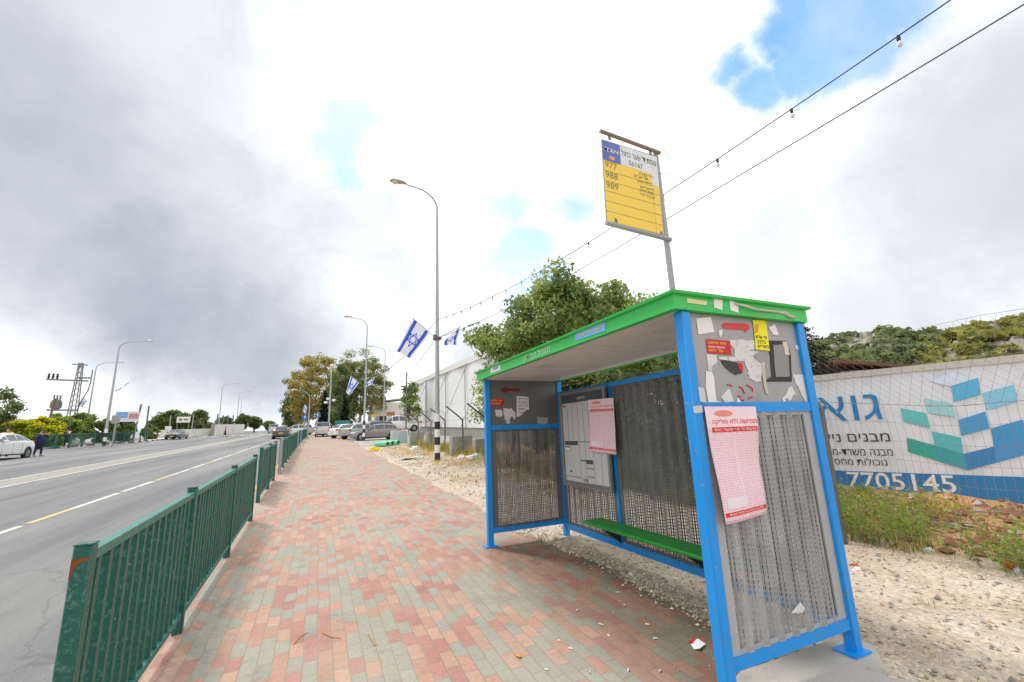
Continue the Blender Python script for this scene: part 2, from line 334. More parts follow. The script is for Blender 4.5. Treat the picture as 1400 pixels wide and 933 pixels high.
def asphalt_material(name='asphalt', base='#67686b', light='#8d8c89'):
    m = bpy.data.materials.new(name); t = nt(m); N, L = t.nodes, t.links; b = N['Principled BSDF']
    tc = N.new('ShaderNodeTexCoord')
    def nz(scale, det, rough=.6, stretch=None):
        n = N.new('ShaderNodeTexNoise'); n.inputs['Scale'].default_value = scale; n.inputs['Detail'].default_value = det; n.inputs['Roughness'].default_value = rough
        if stretch:
            mp = N.new('ShaderNodeMapping'); mp.inputs['Scale'].default_value = stretch; L.new(tc.outputs['Object'], mp.inputs[0]); L.new(mp.outputs[0], n.inputs['Vector'])
        else: L.new(tc.outputs['Object'], n.inputs['Vector'])
        return n.outputs['Fac']
    a = nz(.8, 7, .65, (1, .07, 1)); g = nz(120, 3); s = nz(1.1, 8, .75)
    mx = N.new('ShaderNodeMix'); mx.data_type = 'RGBA'; mx.inputs['A'].default_value = srgb(base)+[1]; mx.inputs['B'].default_value = srgb(light)+[1]
    r = N.new('ShaderNodeMapRange'); r.inputs['From Min'].default_value = .35; r.inputs['From Max'].default_value = .68; L.new(a, r.inputs['Value']); L.new(r.outputs[0], mx.inputs['Factor'])
    m2 = N.new('ShaderNodeMix'); m2.data_type = 'RGBA'; m2.blend_type = 'MULTIPLY'; m2.inputs['Factor'].default_value = .6
    r2 = N.new('ShaderNodeMapRange'); r2.inputs['From Min'].default_value = .3; r2.inputs['From Max'].default_value = .7; r2.inputs['To Min'].default_value = .55; r2.inputs['To Max'].default_value = 1.35
    L.new(g, r2.inputs['Value']); L.new(mx.outputs['Result'], m2.inputs['A']); L.new(r2.outputs[0], m2.inputs['B'])
    m3 = N.new('ShaderNodeMix'); m3.data_type = 'RGBA'; m3.inputs['B'].default_value = srgb('#66645f')+[1]
    r3 = N.new('ShaderNodeMapRange'); r3.inputs['From Min'].default_value = .6; r3.inputs['From Max'].default_value = .74; r3.inputs['To Max'].default_value = .5
    L.new(s, r3.inputs['Value']); L.new(r3.outputs[0], m3.inputs['Factor']); L.new(m2.outputs['Result'], m3.inputs['A'])
    vo = N.new('ShaderNodeTexVoronoi'); vo.feature = 'DISTANCE_TO_EDGE'; vo.inputs['Scale'].default_value = .32
    wv = N.new('ShaderNodeTexNoise'); wv.inputs['Scale'].default_value = 2; wv.inputs['Detail'].default_value = 6; L.new(tc.outputs['Object'], wv.inputs['Vector'])
    vm = N.new('ShaderNodeVectorMath'); vm.operation = 'MULTIPLY_ADD'; vm.inputs[1].default_value = (.7,.7,0); L.new(wv.outputs['Color'], vm.inputs[0]); L.new(tc.outputs['Object'], vm.inputs[2]); L.new(vm.outputs[0], vo.inputs['Vector'])
    r4 = N.new('ShaderNodeMapRange'); r4.inputs['From Max'].default_value = .006; r4.inputs['To Min'].default_value = .45; r4.inputs['To Max'].default_value = 0; L.new(vo.outputs['Distance'], r4.inputs['Value'])
    m4 = N.new('ShaderNodeMix'); m4.data_type = 'RGBA'; m4.inputs['B'].default_value = srgb('#55534f')+[1]; L.new(r4.outputs[0], m4.inputs['Factor']); L.new(m3.outputs['Result'], m4.inputs['A'])
    L.new(m4.outputs['Result'], b.inputs['Base Color']); b.inputs['Roughness'].default_value = .85
    bp = N.new('ShaderNodeBump'); bp.inputs['Strength'].default_value = .35; bp.inputs['Distance'].default_value = .008; L.new(g, bp.inputs['Height']); L.new(bp.outputs[0], b.inputs['Normal'])
    return m
def soil_material():
    m = bpy.data.materials.new('stony_soil'); t = nt(m); N, L = t.nodes, t.links; b = N['Principled BSDF']
    tc = N.new('ShaderNodeTexCoord')
    n1 = N.new('ShaderNodeTexNoise'); n1.inputs['Scale'].default_value = .8; n1.inputs['Detail'].default_value = 9; n1.inputs['Roughness'].default_value = .65; L.new(tc.outputs['Object'], n1.inputs['Vector'])
    cr = N.new('ShaderNodeValToRGB'); e = cr.color_ramp.elements; e[0].position = .3; e[0].color = srgb('#ad9a84')+[1]; e[1].position = .72; e[1].color = srgb('#d9d0c3')+[1]
    q = e.new(.5); q.color = srgb('#c9b9a4')+[1]; L.new(n1.outputs['Fac'], cr.inputs[0])
    vo = N.new('ShaderNodeTexVoronoi'); vo.inputs['Scale'].default_value = 34; vo.inputs['Randomness'].default_value = 1; L.new(tc.outputs['Object'], vo.inputs['Vector'])
    sep = N.new('ShaderNodeSeparateColor'); L.new(vo.outputs['Color'], sep.inputs[0])
    cr2 = N.new('ShaderNodeValToRGB'); e = cr2.color_ramp.elements; e[0].position = .35; e[0].color = (.62,.62,.62,1); e[1].position = 1; e[1].color = (1.25,1.22,1.18,1); L.new(sep.outputs[0], cr2.inputs[0])
    mx = N.new('ShaderNodeMix'); mx.data_type = 'RGBA'; mx.blend_type = 'MULTIPLY'; mx.inputs['Factor'].default_value = .5; L.new(cr.outputs[0], mx.inputs['A']); L.new(cr2.outputs[0], mx.inputs['B'])
    # greener and browner land far from the verge and on the heap
    at = N.new('ShaderNodeVertexColor'); at.layer_name = 'cover'
    gm = N.new('ShaderNodeMix'); gm.data_type = 'RGBA'
    n5 = N.new('ShaderNodeTexNoise'); n5.inputs['Scale'].default_value = 2.2; n5.inputs['Detail'].default_value = 8; L.new(tc.outputs['Object'], n5.inputs['Vector'])
    cr3 = N.new('ShaderNodeValToRGB'); e = cr3.color_ramp.elements; e[0].position = .35; e[0].color = srgb('#8a7b4a')+[1]; e[1].position = .58; e[1].color = srgb('#ad7d5a')+[1]
    q = e.new(.52); q.color = srgb('#a58458')+[1]; L.new(n5.outputs['Fac'], cr3.inputs[0])
    sc = N.new('ShaderNodeSeparateColor'); L.new(at.outputs['Color'], sc.inputs[0]); L.new(sc.outputs[0], gm.inputs['Factor']); L.new(mx.outputs['Result'], gm.inputs['A']); L.new(cr3.outputs[0], gm.inputs['B'])
    L.new(gm.outputs['Result'], b.inputs['Base Color']); b.inputs['Roughness'].default_value = .95
    bp = N.new('ShaderNodeBump'); bp.inputs['Strength'].default_value = .8; bp.inputs['Distance'].default_value = .02
    ad = mnode(N, 'ADD', mnode(N, 'MULTIPLY', vo.outputs['Distance'], -.8, L), n1.outputs['Fac'], L); L.new(ad, bp.inputs['Height']); L.new(bp.outputs[0], b.inputs['Normal'])
    return m
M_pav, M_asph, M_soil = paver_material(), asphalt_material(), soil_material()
M_lot = asphalt_material('parking_asphalt', '#9a9892', '#b4b0a8')

SW_R = 2.62          # edge of the pavers against the gravel
def sw_edge(y): return SW_R + .05*math.sin(y*1.7)+.03*math.sin(y*5.1) + (.12*math.sin((y-2)*1.1) if y < 6 else 0)
def smooth01(a, b, x):
    t = min(1, max(0, (x-a)/(b-a))); return t*t*(3-2*t)
def mound(x, y):
    k = smooth01(5.6, 7.6, x)*(1-smooth01(9.2, 11.5, x))*(1-smooth01(7.0, 13.0, y))
    n = noise.noise(V((x*.8, y*.8, 3)))*.5 + noise.noise(V((x*2.7, y*2.7, 9)))*.22
    return k*(.10+.22*n)
def ground_z(x, y):
    z = street(y)
    if x > 2.2:
        n = noise.noise(V((x*1.3, y*1.3, 0)))*.03 + noise.noise(V((x*6, y*6, 5)))*.012
        k = smooth01(2.45, 2.85, x)
        z += (n+.0)*k - .05*(1-k) + mound(x, y) - .25*smooth01(9, 11, x)*(1-smooth01(14, 30, y)) + .25*math.exp(-((x-5.9)/.5)**2)*smooth01(10, 14, y)*(1-smooth01(26, 30, y))*.6
        if y > 30: z -= .03*smooth01(30, 31, y)
    elif x > -24.5 or y < 0: z -= .3
    else: z -= .1 + .6*smooth01(-27, -45, -abs(x)) if False else .08
    if x < -26: z -= min(6, (-26-x)*.05)
    return z
def axis(breaks):
    out = []
    for a, b, n in breaks: out += [a+(b-a)*i/n for i in range(n)]
    out.append(breaks[-1][1]); return out
gx = axis([(-900,-120,8),(-120,-30,9),(-30,-1.6,6),(-1.6,2.3,2),(2.3,12,97),(12,40,14),(40,160,8),(160,900,6)])
gy = axis([(-300,-20,5),(-20,-1,10),(-1,14,150),(14,30,60),(30,60,20),(60,200,20),(200,1500,8)])
mb = MB()
mb.v = [(x, y, ground_z(x, y)) for y in gy for x in gx]; w = len(gx)
mb.f = [(j*w+i, j*w+i+1, (j+1)*w+i+1, (j+1)*w+i) for j in range(len(gy)-1) for i in range(w-1)]; mb.m = [0]*len(mb.f)
g = struct('ground', mb, M_soil, smooth=True)
vc = g.data.color_attributes.new('cover', 'FLOAT_COLOR', 'POINT')
for i, p in enumerate(mb.v):
    c = smooth01(5.75, 6.3, p[0]+.3*noise.noise(V((p[0]*2, p[1]*2, 0)))) if p[1] < 14 else 0
    if p[0] > 5.9 and p[1] >= 10: c = max(c, smooth01(5.9, 7.0, p[0])*.9)
    if p[0] < -20 or p[1] > 110 or p[0] > 16: c = 1
    vc.data[i].color = (c, c, c, 1)

# road
ROAD_X = -1.42
ys = axis([(-30,0,6),(0,60,30),(60,170,22),(170,260,4)])
def road_left(y): return -24.6 if y < 40 else (-24.6+smooth01(50, 72, y)*4.3)
def strip(y0, y1, xa, xb, off, n, name, m, z=None, xs=2):
    mb = MB(); n = max(1, n)
    for j in range(n+1):
        y = y0+(y1-y0)*j/n; a = xa(y) if callable(xa) else xa; b = xb(y) if callable(xb) else xb
        for i in range(xs): mb.v.append((a+(b-a)*i/(xs-1), y, street(y)+off))
    mb.f = [(j*xs+i, j*xs+i+1, (j+1)*xs+i+1, (j+1)*xs+i) for j in range(n) for i in range(xs-1)]; mb.m = [0]*len(mb.f)
    return struct(name, mb, m) if name else mb
strip(-30, 260, lambda y: road_left(y)-.2, ROAD_X+.02, -.12, 100, 'road', M_asph, xs=4)
# sidewalk sheet with irregular edge
mb = MB(); yy = axis([(-12,0,12),(0,14,140),(14,74,60)])
for y in yy:
    r = sw_edge(y); r = r if y < 62 else r-(y-62)*.05
    for i, x in enumerate((-1.3, -1.0, 1, 2.3, r, r+.02)): mb.v.append((x, y, street(y)-(.07 if i == 5 else 0)))
for j in range(len(yy)-1):
    for i in range(5): mb.f.append((j*6+i, j*6+i+1, (j+1)*6+i+1, (j+1)*6+i)); mb.m.append(0)
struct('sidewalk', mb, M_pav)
strip(30.5, 66, lambda y: sw_edge(y)+.03, 14, .004, 18, 'parking_lot', M_lot, xs=3)
# kerb along the near side: stones
kerb_pale = mat('kerb_stone', srgb('#aaa698'), rough=.9, var=.12, scale=3, bump=.3, bscale=50, dirt=srgb('#716c61'), dirt_amt=.5)
kerb_yel = mat('worn_yellow_kerb_paint', srgb('#c9a85a'), rough=.85, var=.2, scale=6, dirt=srgb('#a19c8e'), dirt_amt=.8, dscale=5)
mb = MB(); k = 0; y = -10.
while y < 80:
    y2 = y+.99
    mb.add([(ROAD_X, y, street(y)-.3), (-1.302, y, street(y)-.3), (-1.302, y2, street(y2)-.3), (ROAD_X, y2, street(y2)-.3),
            (ROAD_X+.02, y, street(y)+.004), (-1.302, y, street(y)+.004), (-1.302, y2, street(y2)+.004), (ROAD_X+.02, y2, street(y2)+.004)],
           [(4,5,6,7),(0,4,7,3),(0,1,5,4),(3,7,6,2)], 1 if 9 < y < 24 else 0); y += 1.0
struct('kerb', mb, [kerb_pale, kerb_yel])
# far pavement + black/white kerb
strip(20, 170, lambda y: road_left(y)-4.5, lambda y: road_left(y)-.2, .0, 90, 'pavement', mat('far_paving', srgb('#b3aa9c'), rough=.9, var=.12, scale=2), xs=3)
mb = MB(); y = 26.; k = 0
while y < 168:
    for (a, b) in ((y, y+.98),):
        xa, xb = road_left(a), road_left(b)
        mb.add([(xa, a, street(a)-.2), (xb, b, street(b)-.2), (xa, a, street(a)+.01), (xb, b, street(b)+.01), (xa-.2, a, street(a)+.012), (xb-.2, b, street(b)+.012)],
               [(0,1,3,2),(2,3,5,4)], (2 if y < 50 else (k % 2)))
    y += 1.0; k += 1
struct('kerb', mb, [white_p, black_p, mat('faded_orange_kerb_paint', srgb('#d0a880'), rough=.85, var=.2)])
# painted lines
line_w = mat('white_road_paint', srgb('#cfcfca'), rough=.7, var=.08, scale=3, dirt=srgb('#82817e'), dirt_amt=1., dscale=4)
line_y = mat('worn_yellow_road_paint', srgb('#c4b37e'), rough=.75, var=.12, scale=3, dirt=srgb('#8f8d84'), dirt_amt=.95, dscale=4)
mw = MB()
mwy = MB()
def rline(mbx, x0f, y0, y1, wd, n=6):
    for j in range(n):
        a = y0+(y1-y0)*j/n; b = y0+(y1-y0)*(j+1)/n
        xa, xb = x0f(a), x0f(b)
        mbx.add([(xa-wd/2, a, street(a)-.115), (xa+wd/2, a, street(a)-.115), (xb+wd/2, b, street(b)-.115), (xb-wd/2, b, street(b)-.115)], [(0,1,2,3)])
edge_x = lambda y: -4.74+.006*y if y < 30 else -4.56-.03*(y-30)*.0
y = 2.; k = 0
while y < 70:
    rline(mwy if k % 3 == 1 else mw, edge_x, y, y+(1.5 if k % 3 == 1 else 2.3), .12, 2); y += 1.5 if k % 3 == 1 else 2.5; k += 1
rline(mw, lambda y: -8.62, 2, 110, .11, 40); rline(mw, lambda y: -9.82, 2, 110, .11, 40)
rline(mw, lambda y: -16.9, 2, 36, .12, 10)
for k in range(9): rline(mw, lambda y, k=k: -12.6, 86+k*0, 86.5, .1, 1)
for k in range(12): mw.add([(-18.8+k*1.45, 92, street(92)-.115), (-18.2+k*1.45, 92, street(92)-.115), (-18.2+k*1.45, 95, street(95)-.115), (-18.8+k*1.45, 95, street(95)-.115)], [(0,1,2,3)])
struct('road_marking', mw, line_w); struct('road_marking', mwy, line_y)
# pale worn strip between the centre lines
strip(2, 110, -9.74, -8.70, -.117, 40, 'road_marking', mat('worn_pale_asphalt', srgb('#989388'), rough=.9, var=.1, scale=2, dirt=srgb('#858380'), dirt_amt=.7, dscale=.8))
# parking bay lines
mp = MB()
for k in range(6):
    y0 = 32.5+k*2.7; mp.add([(3.4, y0, street(y0)+.009), (8.2, y0+.3, street(y0+.3)+.009), (8.2, y0+.42, street(y0+.42)+.009), (3.4, y0+.12, street(y0+.12)+.009)], [(0,1,2,3)])
struct('road_marking', mp, line_w)

# hills on the gravel side
HILLS = []
def hill_h(az, d):                    # azimuth (deg from +Y towards +X), distance
    prof = .5*(1+math.sin((az-52)*.09)) ; 
    base = smooth01(40, 58, az)*(1-smooth01(118, 140, az))
    e = 24.5+2.5*math.exp(-((az-65)/2.2)**2)-3.2*math.exp(-((az-70)/2.0)**2) + 2.2*noise.noise(V((az*.12, 0, 1)))+1.0*noise.noise(V((az*.5, d*.01, 4)))
    return base*e*smooth01(60, 190, d)*1.0
mb = MB(); azs = [34+i*1.0 for i in range(112)]; ds = [55,70,85,100,115,130,145,160,175,190,215,260,330]
for d in ds:
    for az in azs:
        x, y = d*math.sin(R_(az)), d*math.cos(R_(az))
        mb.v.append((x, y, street(min(y, 60))-1.0+hill_h(az, d)+(noise.noise(V((x*.05, y*.05, 2)))*1.2)))
w = len(azs); mb.f = [(j*w+i, (j+1)*w+i, (j+1)*w+i+1, j*w+i+1) for j in range(len(ds)-1) for i in range(w-1)]; mb.m = [0]*len(mb.f)
hill_m = mat('hill_scrub', srgb('#85866a'), rough=.95, var=.35, scale=.08, dirt=srgb('#a7a08c'), dirt_amt=.8, dscale=.12, bump=.5, bscale=.6)
struct('hill', mb, hill_m, smooth=True)

# ------------------------------------------------------------------ sky and light
SUN_EL, SUN_AZ = 55, -28      # azimuth from +Y towards +X
w = bpy.data.worlds.new('World'); scene.world = w; w.use_nodes = True
N, L = w.node_tree.nodes, w.node_tree.links
for n in list(N): N.remove(n)
out = N.new('ShaderNodeOutputWorld')
sky = N.new('ShaderNodeTexSky'); sky.sky_type = 'NISHITA'; sky.sun_disc = False; sky.sun_elevation = R_(SUN_EL); sky.sun_rotation = R_(SUN_AZ)
sky.air_density = 1.0; sky.dust_density = .3; sky.ozone_density = 1.0
b1 = N.new('ShaderNodeBackground'); b1.inputs[1].default_value = .15
tint = N.new('ShaderNodeVectorMath'); tint.operation = 'MULTIPLY'; tint.inputs[1].default_value = (1.05, 1.45, 2.15); L.new(sky.outputs[0], tint.inputs[0]); L.new(tint.outputs[0], b1.inputs[0])
tc = N.new('ShaderNodeTexCoord')
wn = N.new('ShaderNodeTexNoise'); wn.inputs['Scale'].default_value = 2.8; wn.inputs['Detail'].default_value = 12; wn.inputs['Roughness'].default_value = .64
L.new(tc.outputs['Generated'], wn.inputs['Vector'])
sub = N.new('ShaderNodeVectorMath'); sub.operation = 'SUBTRACT'; sub.inputs[1].default_value = (.5,.5,.5); L.new(wn.outputs['Color'], sub.inputs[0])
dd = N.new('ShaderNodeVectorMath'); dd.operation = 'MULTIPLY_ADD'; dd.inputs[1].default_value = (.32,.32,.32); L.new(sub.outputs[0], dd.inputs[0]); L.new(tc.outputs['Generated'], dd.inputs[2])
nd = N.new('ShaderNodeVectorMath'); nd.operation = 'NORMALIZE'; L.new(dd.outputs[0], nd.inputs[0])
def M2(op, a=None, b=None): return mnode(N, op, a, b, L)
def blob(u, v, r_in, r_out):          # soft round patch of sky towards one direction, in degrees
    d = ray(u, v).normalized(); n = N.new('ShaderNodeVectorMath'); n.operation = 'DOT_PRODUCT'; n.inputs[1].default_value = d; L.new(nd.outputs[0], n.inputs[0])
    a = M2('ARCCOSINE', n.outputs['Value']); r = N.new('ShaderNodeMapRange'); r.interpolation_type = 'SMOOTHSTEP'
    r.inputs['From Min'].default_value = R_(r_out); r.inputs['From Max'].default_value = R_(r_in); L.new(a, r.inputs['Value']); return r.outputs[0]
def union(lst):
    o = lst[0]
    for x in lst[1:]: o = M2('MAXIMUM', o, x)
    return o
SKY_BLUE = [(498,175,1.6,4.2), (488,215,1.4,4), (486,250,.5,3), (705,335,2,5.5), (735,385,1,5.5), (690,280,0,4), (770,260,0,4), (1130,70,3.5,6.5), (1040,120,1.5,5), (1000,90,.5,3.5), (1180,15,3,7), (1100,20,2,6)]
SKY_DARK = [((40,340,4,24),.75), ((180,390,4,22),.85), ((-60,380,8,26),.75), ((310,460,2,17),.8), ((60,200,3,24),.6), ((230,260,2,20),.5), ((390,500,1,9),.6), ((-300,300,15,40),.7), ((450,510,0,12),.42), ((560,400,0,7),.2), ((120,60,5,24),.42), ((620,480,0,7),.25), ((380,380,0,10),.3),
            ((1290,250,3,15),.5), ((1400,180,4,16),.5), ((1220,420,3,12),.35), ((1050,330,2,9),.25), ((900,60,2,14),.12), ((1350,400,4,15),.2), ((60,40,5,20),.25)]
dk = None
for bdef, a in SKY_DARK:
    x = M2('MULTIPLY', blob(*bdef), a); dk = x if dk is None else M2('MAXIMUM', dk, x)
fb = N.new('ShaderNodeTexNoise'); fb.inputs['Scale'].default_value = 5; fb.inputs['Detail'].default_value = 9; fb.inputs['Roughness'].default_value = .55; L.new(tc.outputs['Generated'], fb.inputs['Vector'])
fbr = N.new('ShaderNodeMapRange'); fbr.inputs['From Min'].default_value = .3; fbr.inputs['From Max'].default_value = .7; fbr.inputs['To Min'].default_value = .78; fbr.inputs['To Max'].default_value = 1.15; L.new(fb.outputs['Fac'], fbr.inputs['Value'])
# broken lighter and darker lumps all over the cloud deck
tex = N.new('ShaderNodeTexNoise'); tex.inputs['Scale'].default_value = 3.4; tex.inputs['Detail'].default_value = 12; tex.inputs['Roughness'].default_value = .6; tex.inputs['Distortion'].default_value = .6; L.new(tc.outputs['Generated'], tex.inputs['Vector'])
txr = N.new('ShaderNodeMapRange'); txr.inputs['From Min'].default_value = .5; txr.inputs['From Max'].default_value = .72; txr.inputs['To Max'].default_value = .34; L.new(tex.outputs['Fac'], txr.inputs['Value'])
dk = M2('MULTIPLY', dk, fbr.outputs[0])
dk = M2('ADD', dk, M2('MULTIPLY', txr.outputs[0], M2('SUBTRACT', 1, dk)))
lt = union([M2('MULTIPLY', blob(*x), k) for x, k in (((30,545,3,13),.85), ((150,550,1,10),.8), ((260,570,1,8),.7), ((350,580,0,6),.5), ((-120,540,4,16),.85), ((0,500,2,10),.5))])
dk = M2('MULTIPLY', dk, M2('SUBTRACT', 1, lt))
cc = N.new('ShaderNodeValToRGB'); e = cc.color_ramp.elements
e[0].position = 0; e[0].color = (1,1,1,1); e[1].position = 1; e[1].color = srgb('#8f98a4')+[1]
q = e.new(.14); q.color = srgb('#e2e5e9')+[1]; q = e.new(.35); q.color = srgb('#cdd2d8')+[1]; q = e.new(.65); q.color = srgb('#b3b9c3')+[1]
L.new(dk, cc.inputs[0])
b2 = N.new('ShaderNodeBackground'); L.new(cc.outputs[0], b2.inputs[0]); b2.inputs[1].default_value = 1.0
bl = M2('MAXIMUM', M2('MULTIPLY', union([blob(*x) for x in SKY_BLUE if x[0] < 900]), .74), union([blob(*x) for x in SKY_BLUE if x[0] > 900]))
bl = M2('MULTIPLY', bl, M2('ADD', .36, M2('MULTIPLY', fb.outputs['Fac'], .9)))
mixs = N.new('ShaderNodeMixShader'); L.new(bl, mixs.inputs[0]); L.new(b2.outputs[0], mixs.inputs[1]); L.new(b1.outputs[0], mixs.inputs[2]); L.new(mixs.outputs[0], out.inputs[0])
sl = bpy.data.lights.new('sun', 'SUN'); sl.energy = 1.7; sl.angle = R_(9); sl.color = (1,.965,.91)
so = bpy.data.objects.new('sun', sl); COL.objects.link(so)
sd = V((math.sin(R_(SUN_AZ))*math.cos(R_(SUN_EL)), math.cos(R_(SUN_AZ))*math.cos(R_(SUN_EL)), math.sin(R_(SUN_EL))))
so.rotation_euler = sd.to_track_quat('Z', 'Y').to_euler()
cam = bpy.data.cameras.new('camera'); co = bpy.data.objects.new('camera', cam); COL.objects.link(co); scene.camera = co
cam.sensor_width = 36; cam.lens = 36*F_PX/1400; cam.clip_start = .05; cam.clip_end = 4000
mw4 = RM.to_4x4(); mw4.translation = CAM; co.matrix_world = mw4
scene.view_settings.view_transform = 'Standard'; scene.view_settings.look = 'None'; scene.view_settings.exposure = .48; scene.view_settings.gamma = 1
# ================================================================== BUS SHELTER
X0, X1, Y0, Y1 = 1.965, 3.03, 1.855, 5.21       # post centres
ZT = 2.165
def perforated(name, col, pitch=.0125, hole=.0042, axis='x', rough=.5):
    m = bpy.data.materials.new(name); t = nt(m); N, L = t.nodes, t.links; b = N['Principled BSDF']
    tc = N.new('ShaderNodeTexCoord'); sx = N.new('ShaderNodeSeparateXYZ'); L.new(tc.outputs['Object'], sx.inputs[0])
    h = sx.outputs[0] if axis == 'x' else sx.outputs[1]
    M = lambda op, a=None, b=None: mnode(N, op, a, b, L)
    fx = M('SUBTRACT', M('FRACT', M('DIVIDE', h, pitch)), .5); fz = M('SUBTRACT', M('FRACT', M('DIVIDE', sx.outputs[2], pitch*2.2)), .5)
    inside = M('MULTIPLY', M('LESS_THAN', M('ABSOLUTE', fx), hole/pitch), M('LESS_THAN', M('ABSOLUTE', fz), .37))
    no = N.new('ShaderNodeTexNoise'); no.inputs['Scale'].default_value = 2.5; no.inputs['Detail'].default_value = 9; no.inputs['Roughness'].default_value = .7; L.new(tc.outputs['Object'], no.inputs['Vector'])
    cr = N.new('ShaderNodeValToRGB'); e = cr.color_ramp.elements; c = srgb(col); e[0].position = .35; e[0].color = [x*.72 for x in c]+[1]; e[1].position = .7; e[1].color = [min(1, x*1.18) for x in c]+[1]
    L.new(no.outputs['Fac'], cr.inputs[0]); L.new(cr.outputs[0], b.inputs['Base Color']); b.inputs['Roughness'].default_value = rough; b.inputs['Metallic'].default_value = .25
    tr = N.new('ShaderNodeBsdfTransparent'); ms = N.new('ShaderNodeMixShader'); L.new(inside, ms.inputs[0]); L.new(b.outputs[0], ms.inputs[1]); L.new(tr.outputs[0], ms.inputs[2]); L.new(ms.outputs[0], N['Material Output'].inputs[0])
    return m
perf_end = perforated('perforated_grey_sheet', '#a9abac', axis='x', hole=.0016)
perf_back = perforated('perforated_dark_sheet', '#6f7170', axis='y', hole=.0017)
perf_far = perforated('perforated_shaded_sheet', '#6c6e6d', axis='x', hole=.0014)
panel_strip = mat('plain_grey_sheet', srgb('#a9aaab'), rough=.5, var=.06, scale=3, dirt=srgb('#777673'), dirt_amt=.3, dscale=5)
sh = thing('bus_shelter', 'blue framed bus shelter with green roof and grey perforated walls on the brick sidewalk', 'bus shelter', (2.5, 3.5, .1))
gz = lambda x, y: street(y)
for (px, py, low) in ((X0, Y0, .0), (X1, Y0, .125), (X0, Y1, street(Y1)), (X1, Y1, street(Y1)-.02)):
    mb = MB(); mb.box((px, py, (low+ZT)/2), (.07, .07, ZT-low), bev=.006)
    mb.box((px-.02 if px > 2.5 else px+.0, py, low+.006), (.16, .13, .012))
    o = mb.build('post', blue, sh); autosmooth(o)
def rail(a, b, w, h):
    mb = MB(); mb.bar(a, b, w, h); o = mb.build('rail', blue, sh); return o
for yy_, zz in ((Y0, (.285, 1.592)), (Y1, (.33, 1.555))):
    for z in zz: rail((X0+.035, yy_, z), (X1-.035, yy_, z), .05, .06)
XB = X1+.005
rail((XB, Y0+.035, .275), (XB, Y1-.035, .275), .05, .07); rail((XB, Y0+.035, 1.985), (XB, Y1-.035, 1.985), .05, .05)
for y in (2.86, 4.03): rail((XB, y, .31), (XB, y, 1.96), .055, .045)
# corrugated perforated panels
def corrugated(a, b, z0, z1, nrm, pitch=.115, depth=.03, margin=.0):
    a, b = V(a), V(b); d = (b-a); Lh = d.length; d.normalize(); nrm = V(nrm); mb = MB(); pts = []; s = 0.
    prof = ((0,0),(.32,0),(.5,1),(.82,1),(1,0))
    k = 0
    while s < Lh-1e-6:
        for fr, h in prof[:-1]:
            q = s+fr*pitch
            if q < Lh: pts.append((q, h*depth))
        s += pitch
    pts.append((Lh, 0))
    for q, h in pts:
        p = a+d*q+nrm*h; mb.v += [(p.x, p.y, z0), (p.x, p.y, z1)]
    mb.f = [(2*i, 2*i+2, 2*i+3, 2*i+1) for i in range(len(pts)-1)]; mb.m = [0]*len(mb.f)
    return mb
def flatframe(a, b, z0, z1, w, th, nrm):
    """plain flanges round a perforated panel"""
    mb = MB(); a, b = V(a), V(b); d = (b-a).normalized(); n = V(nrm)
    for p, q in (((a), (a+d*w)), ((b-d*w), (b))):
        mb.slab([(p.x, p.y, z0), (q.x, q.y, z0), (q.x, q.y, z1), (p.x, p.y, z1)], th, n)
    p, q = a+d*w, b-d*w
    for zz in ((z0, z0+.022), (z1-.022, z1)): mb.slab([(p.x, p.y, zz[0]), (q.x, q.y, zz[0]), (q.x, q.y, zz[1]), (p.x, p.y, zz[1])], th, n)
    return mb
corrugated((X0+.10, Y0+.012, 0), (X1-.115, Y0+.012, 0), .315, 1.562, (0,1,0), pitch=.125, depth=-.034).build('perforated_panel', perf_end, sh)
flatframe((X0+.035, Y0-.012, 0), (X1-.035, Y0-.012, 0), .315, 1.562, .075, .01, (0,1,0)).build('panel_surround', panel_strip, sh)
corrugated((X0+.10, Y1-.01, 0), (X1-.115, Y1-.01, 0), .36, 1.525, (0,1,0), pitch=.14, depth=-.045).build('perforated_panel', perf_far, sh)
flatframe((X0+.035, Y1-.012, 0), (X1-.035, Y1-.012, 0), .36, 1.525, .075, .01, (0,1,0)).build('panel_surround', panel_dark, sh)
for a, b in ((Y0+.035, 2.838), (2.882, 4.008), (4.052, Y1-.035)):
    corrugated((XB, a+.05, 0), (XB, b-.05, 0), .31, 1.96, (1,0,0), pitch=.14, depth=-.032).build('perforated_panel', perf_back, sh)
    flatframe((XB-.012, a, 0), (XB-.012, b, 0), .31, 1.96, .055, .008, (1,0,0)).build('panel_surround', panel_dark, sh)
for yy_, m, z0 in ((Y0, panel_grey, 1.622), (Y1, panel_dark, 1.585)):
    mb = MB(); mb.box(((X0+X1)/2, yy_, (z0+ZT)/2), (X1-X0-.07, .012, ZT-z0)); mb.build('end_board', m, sh)
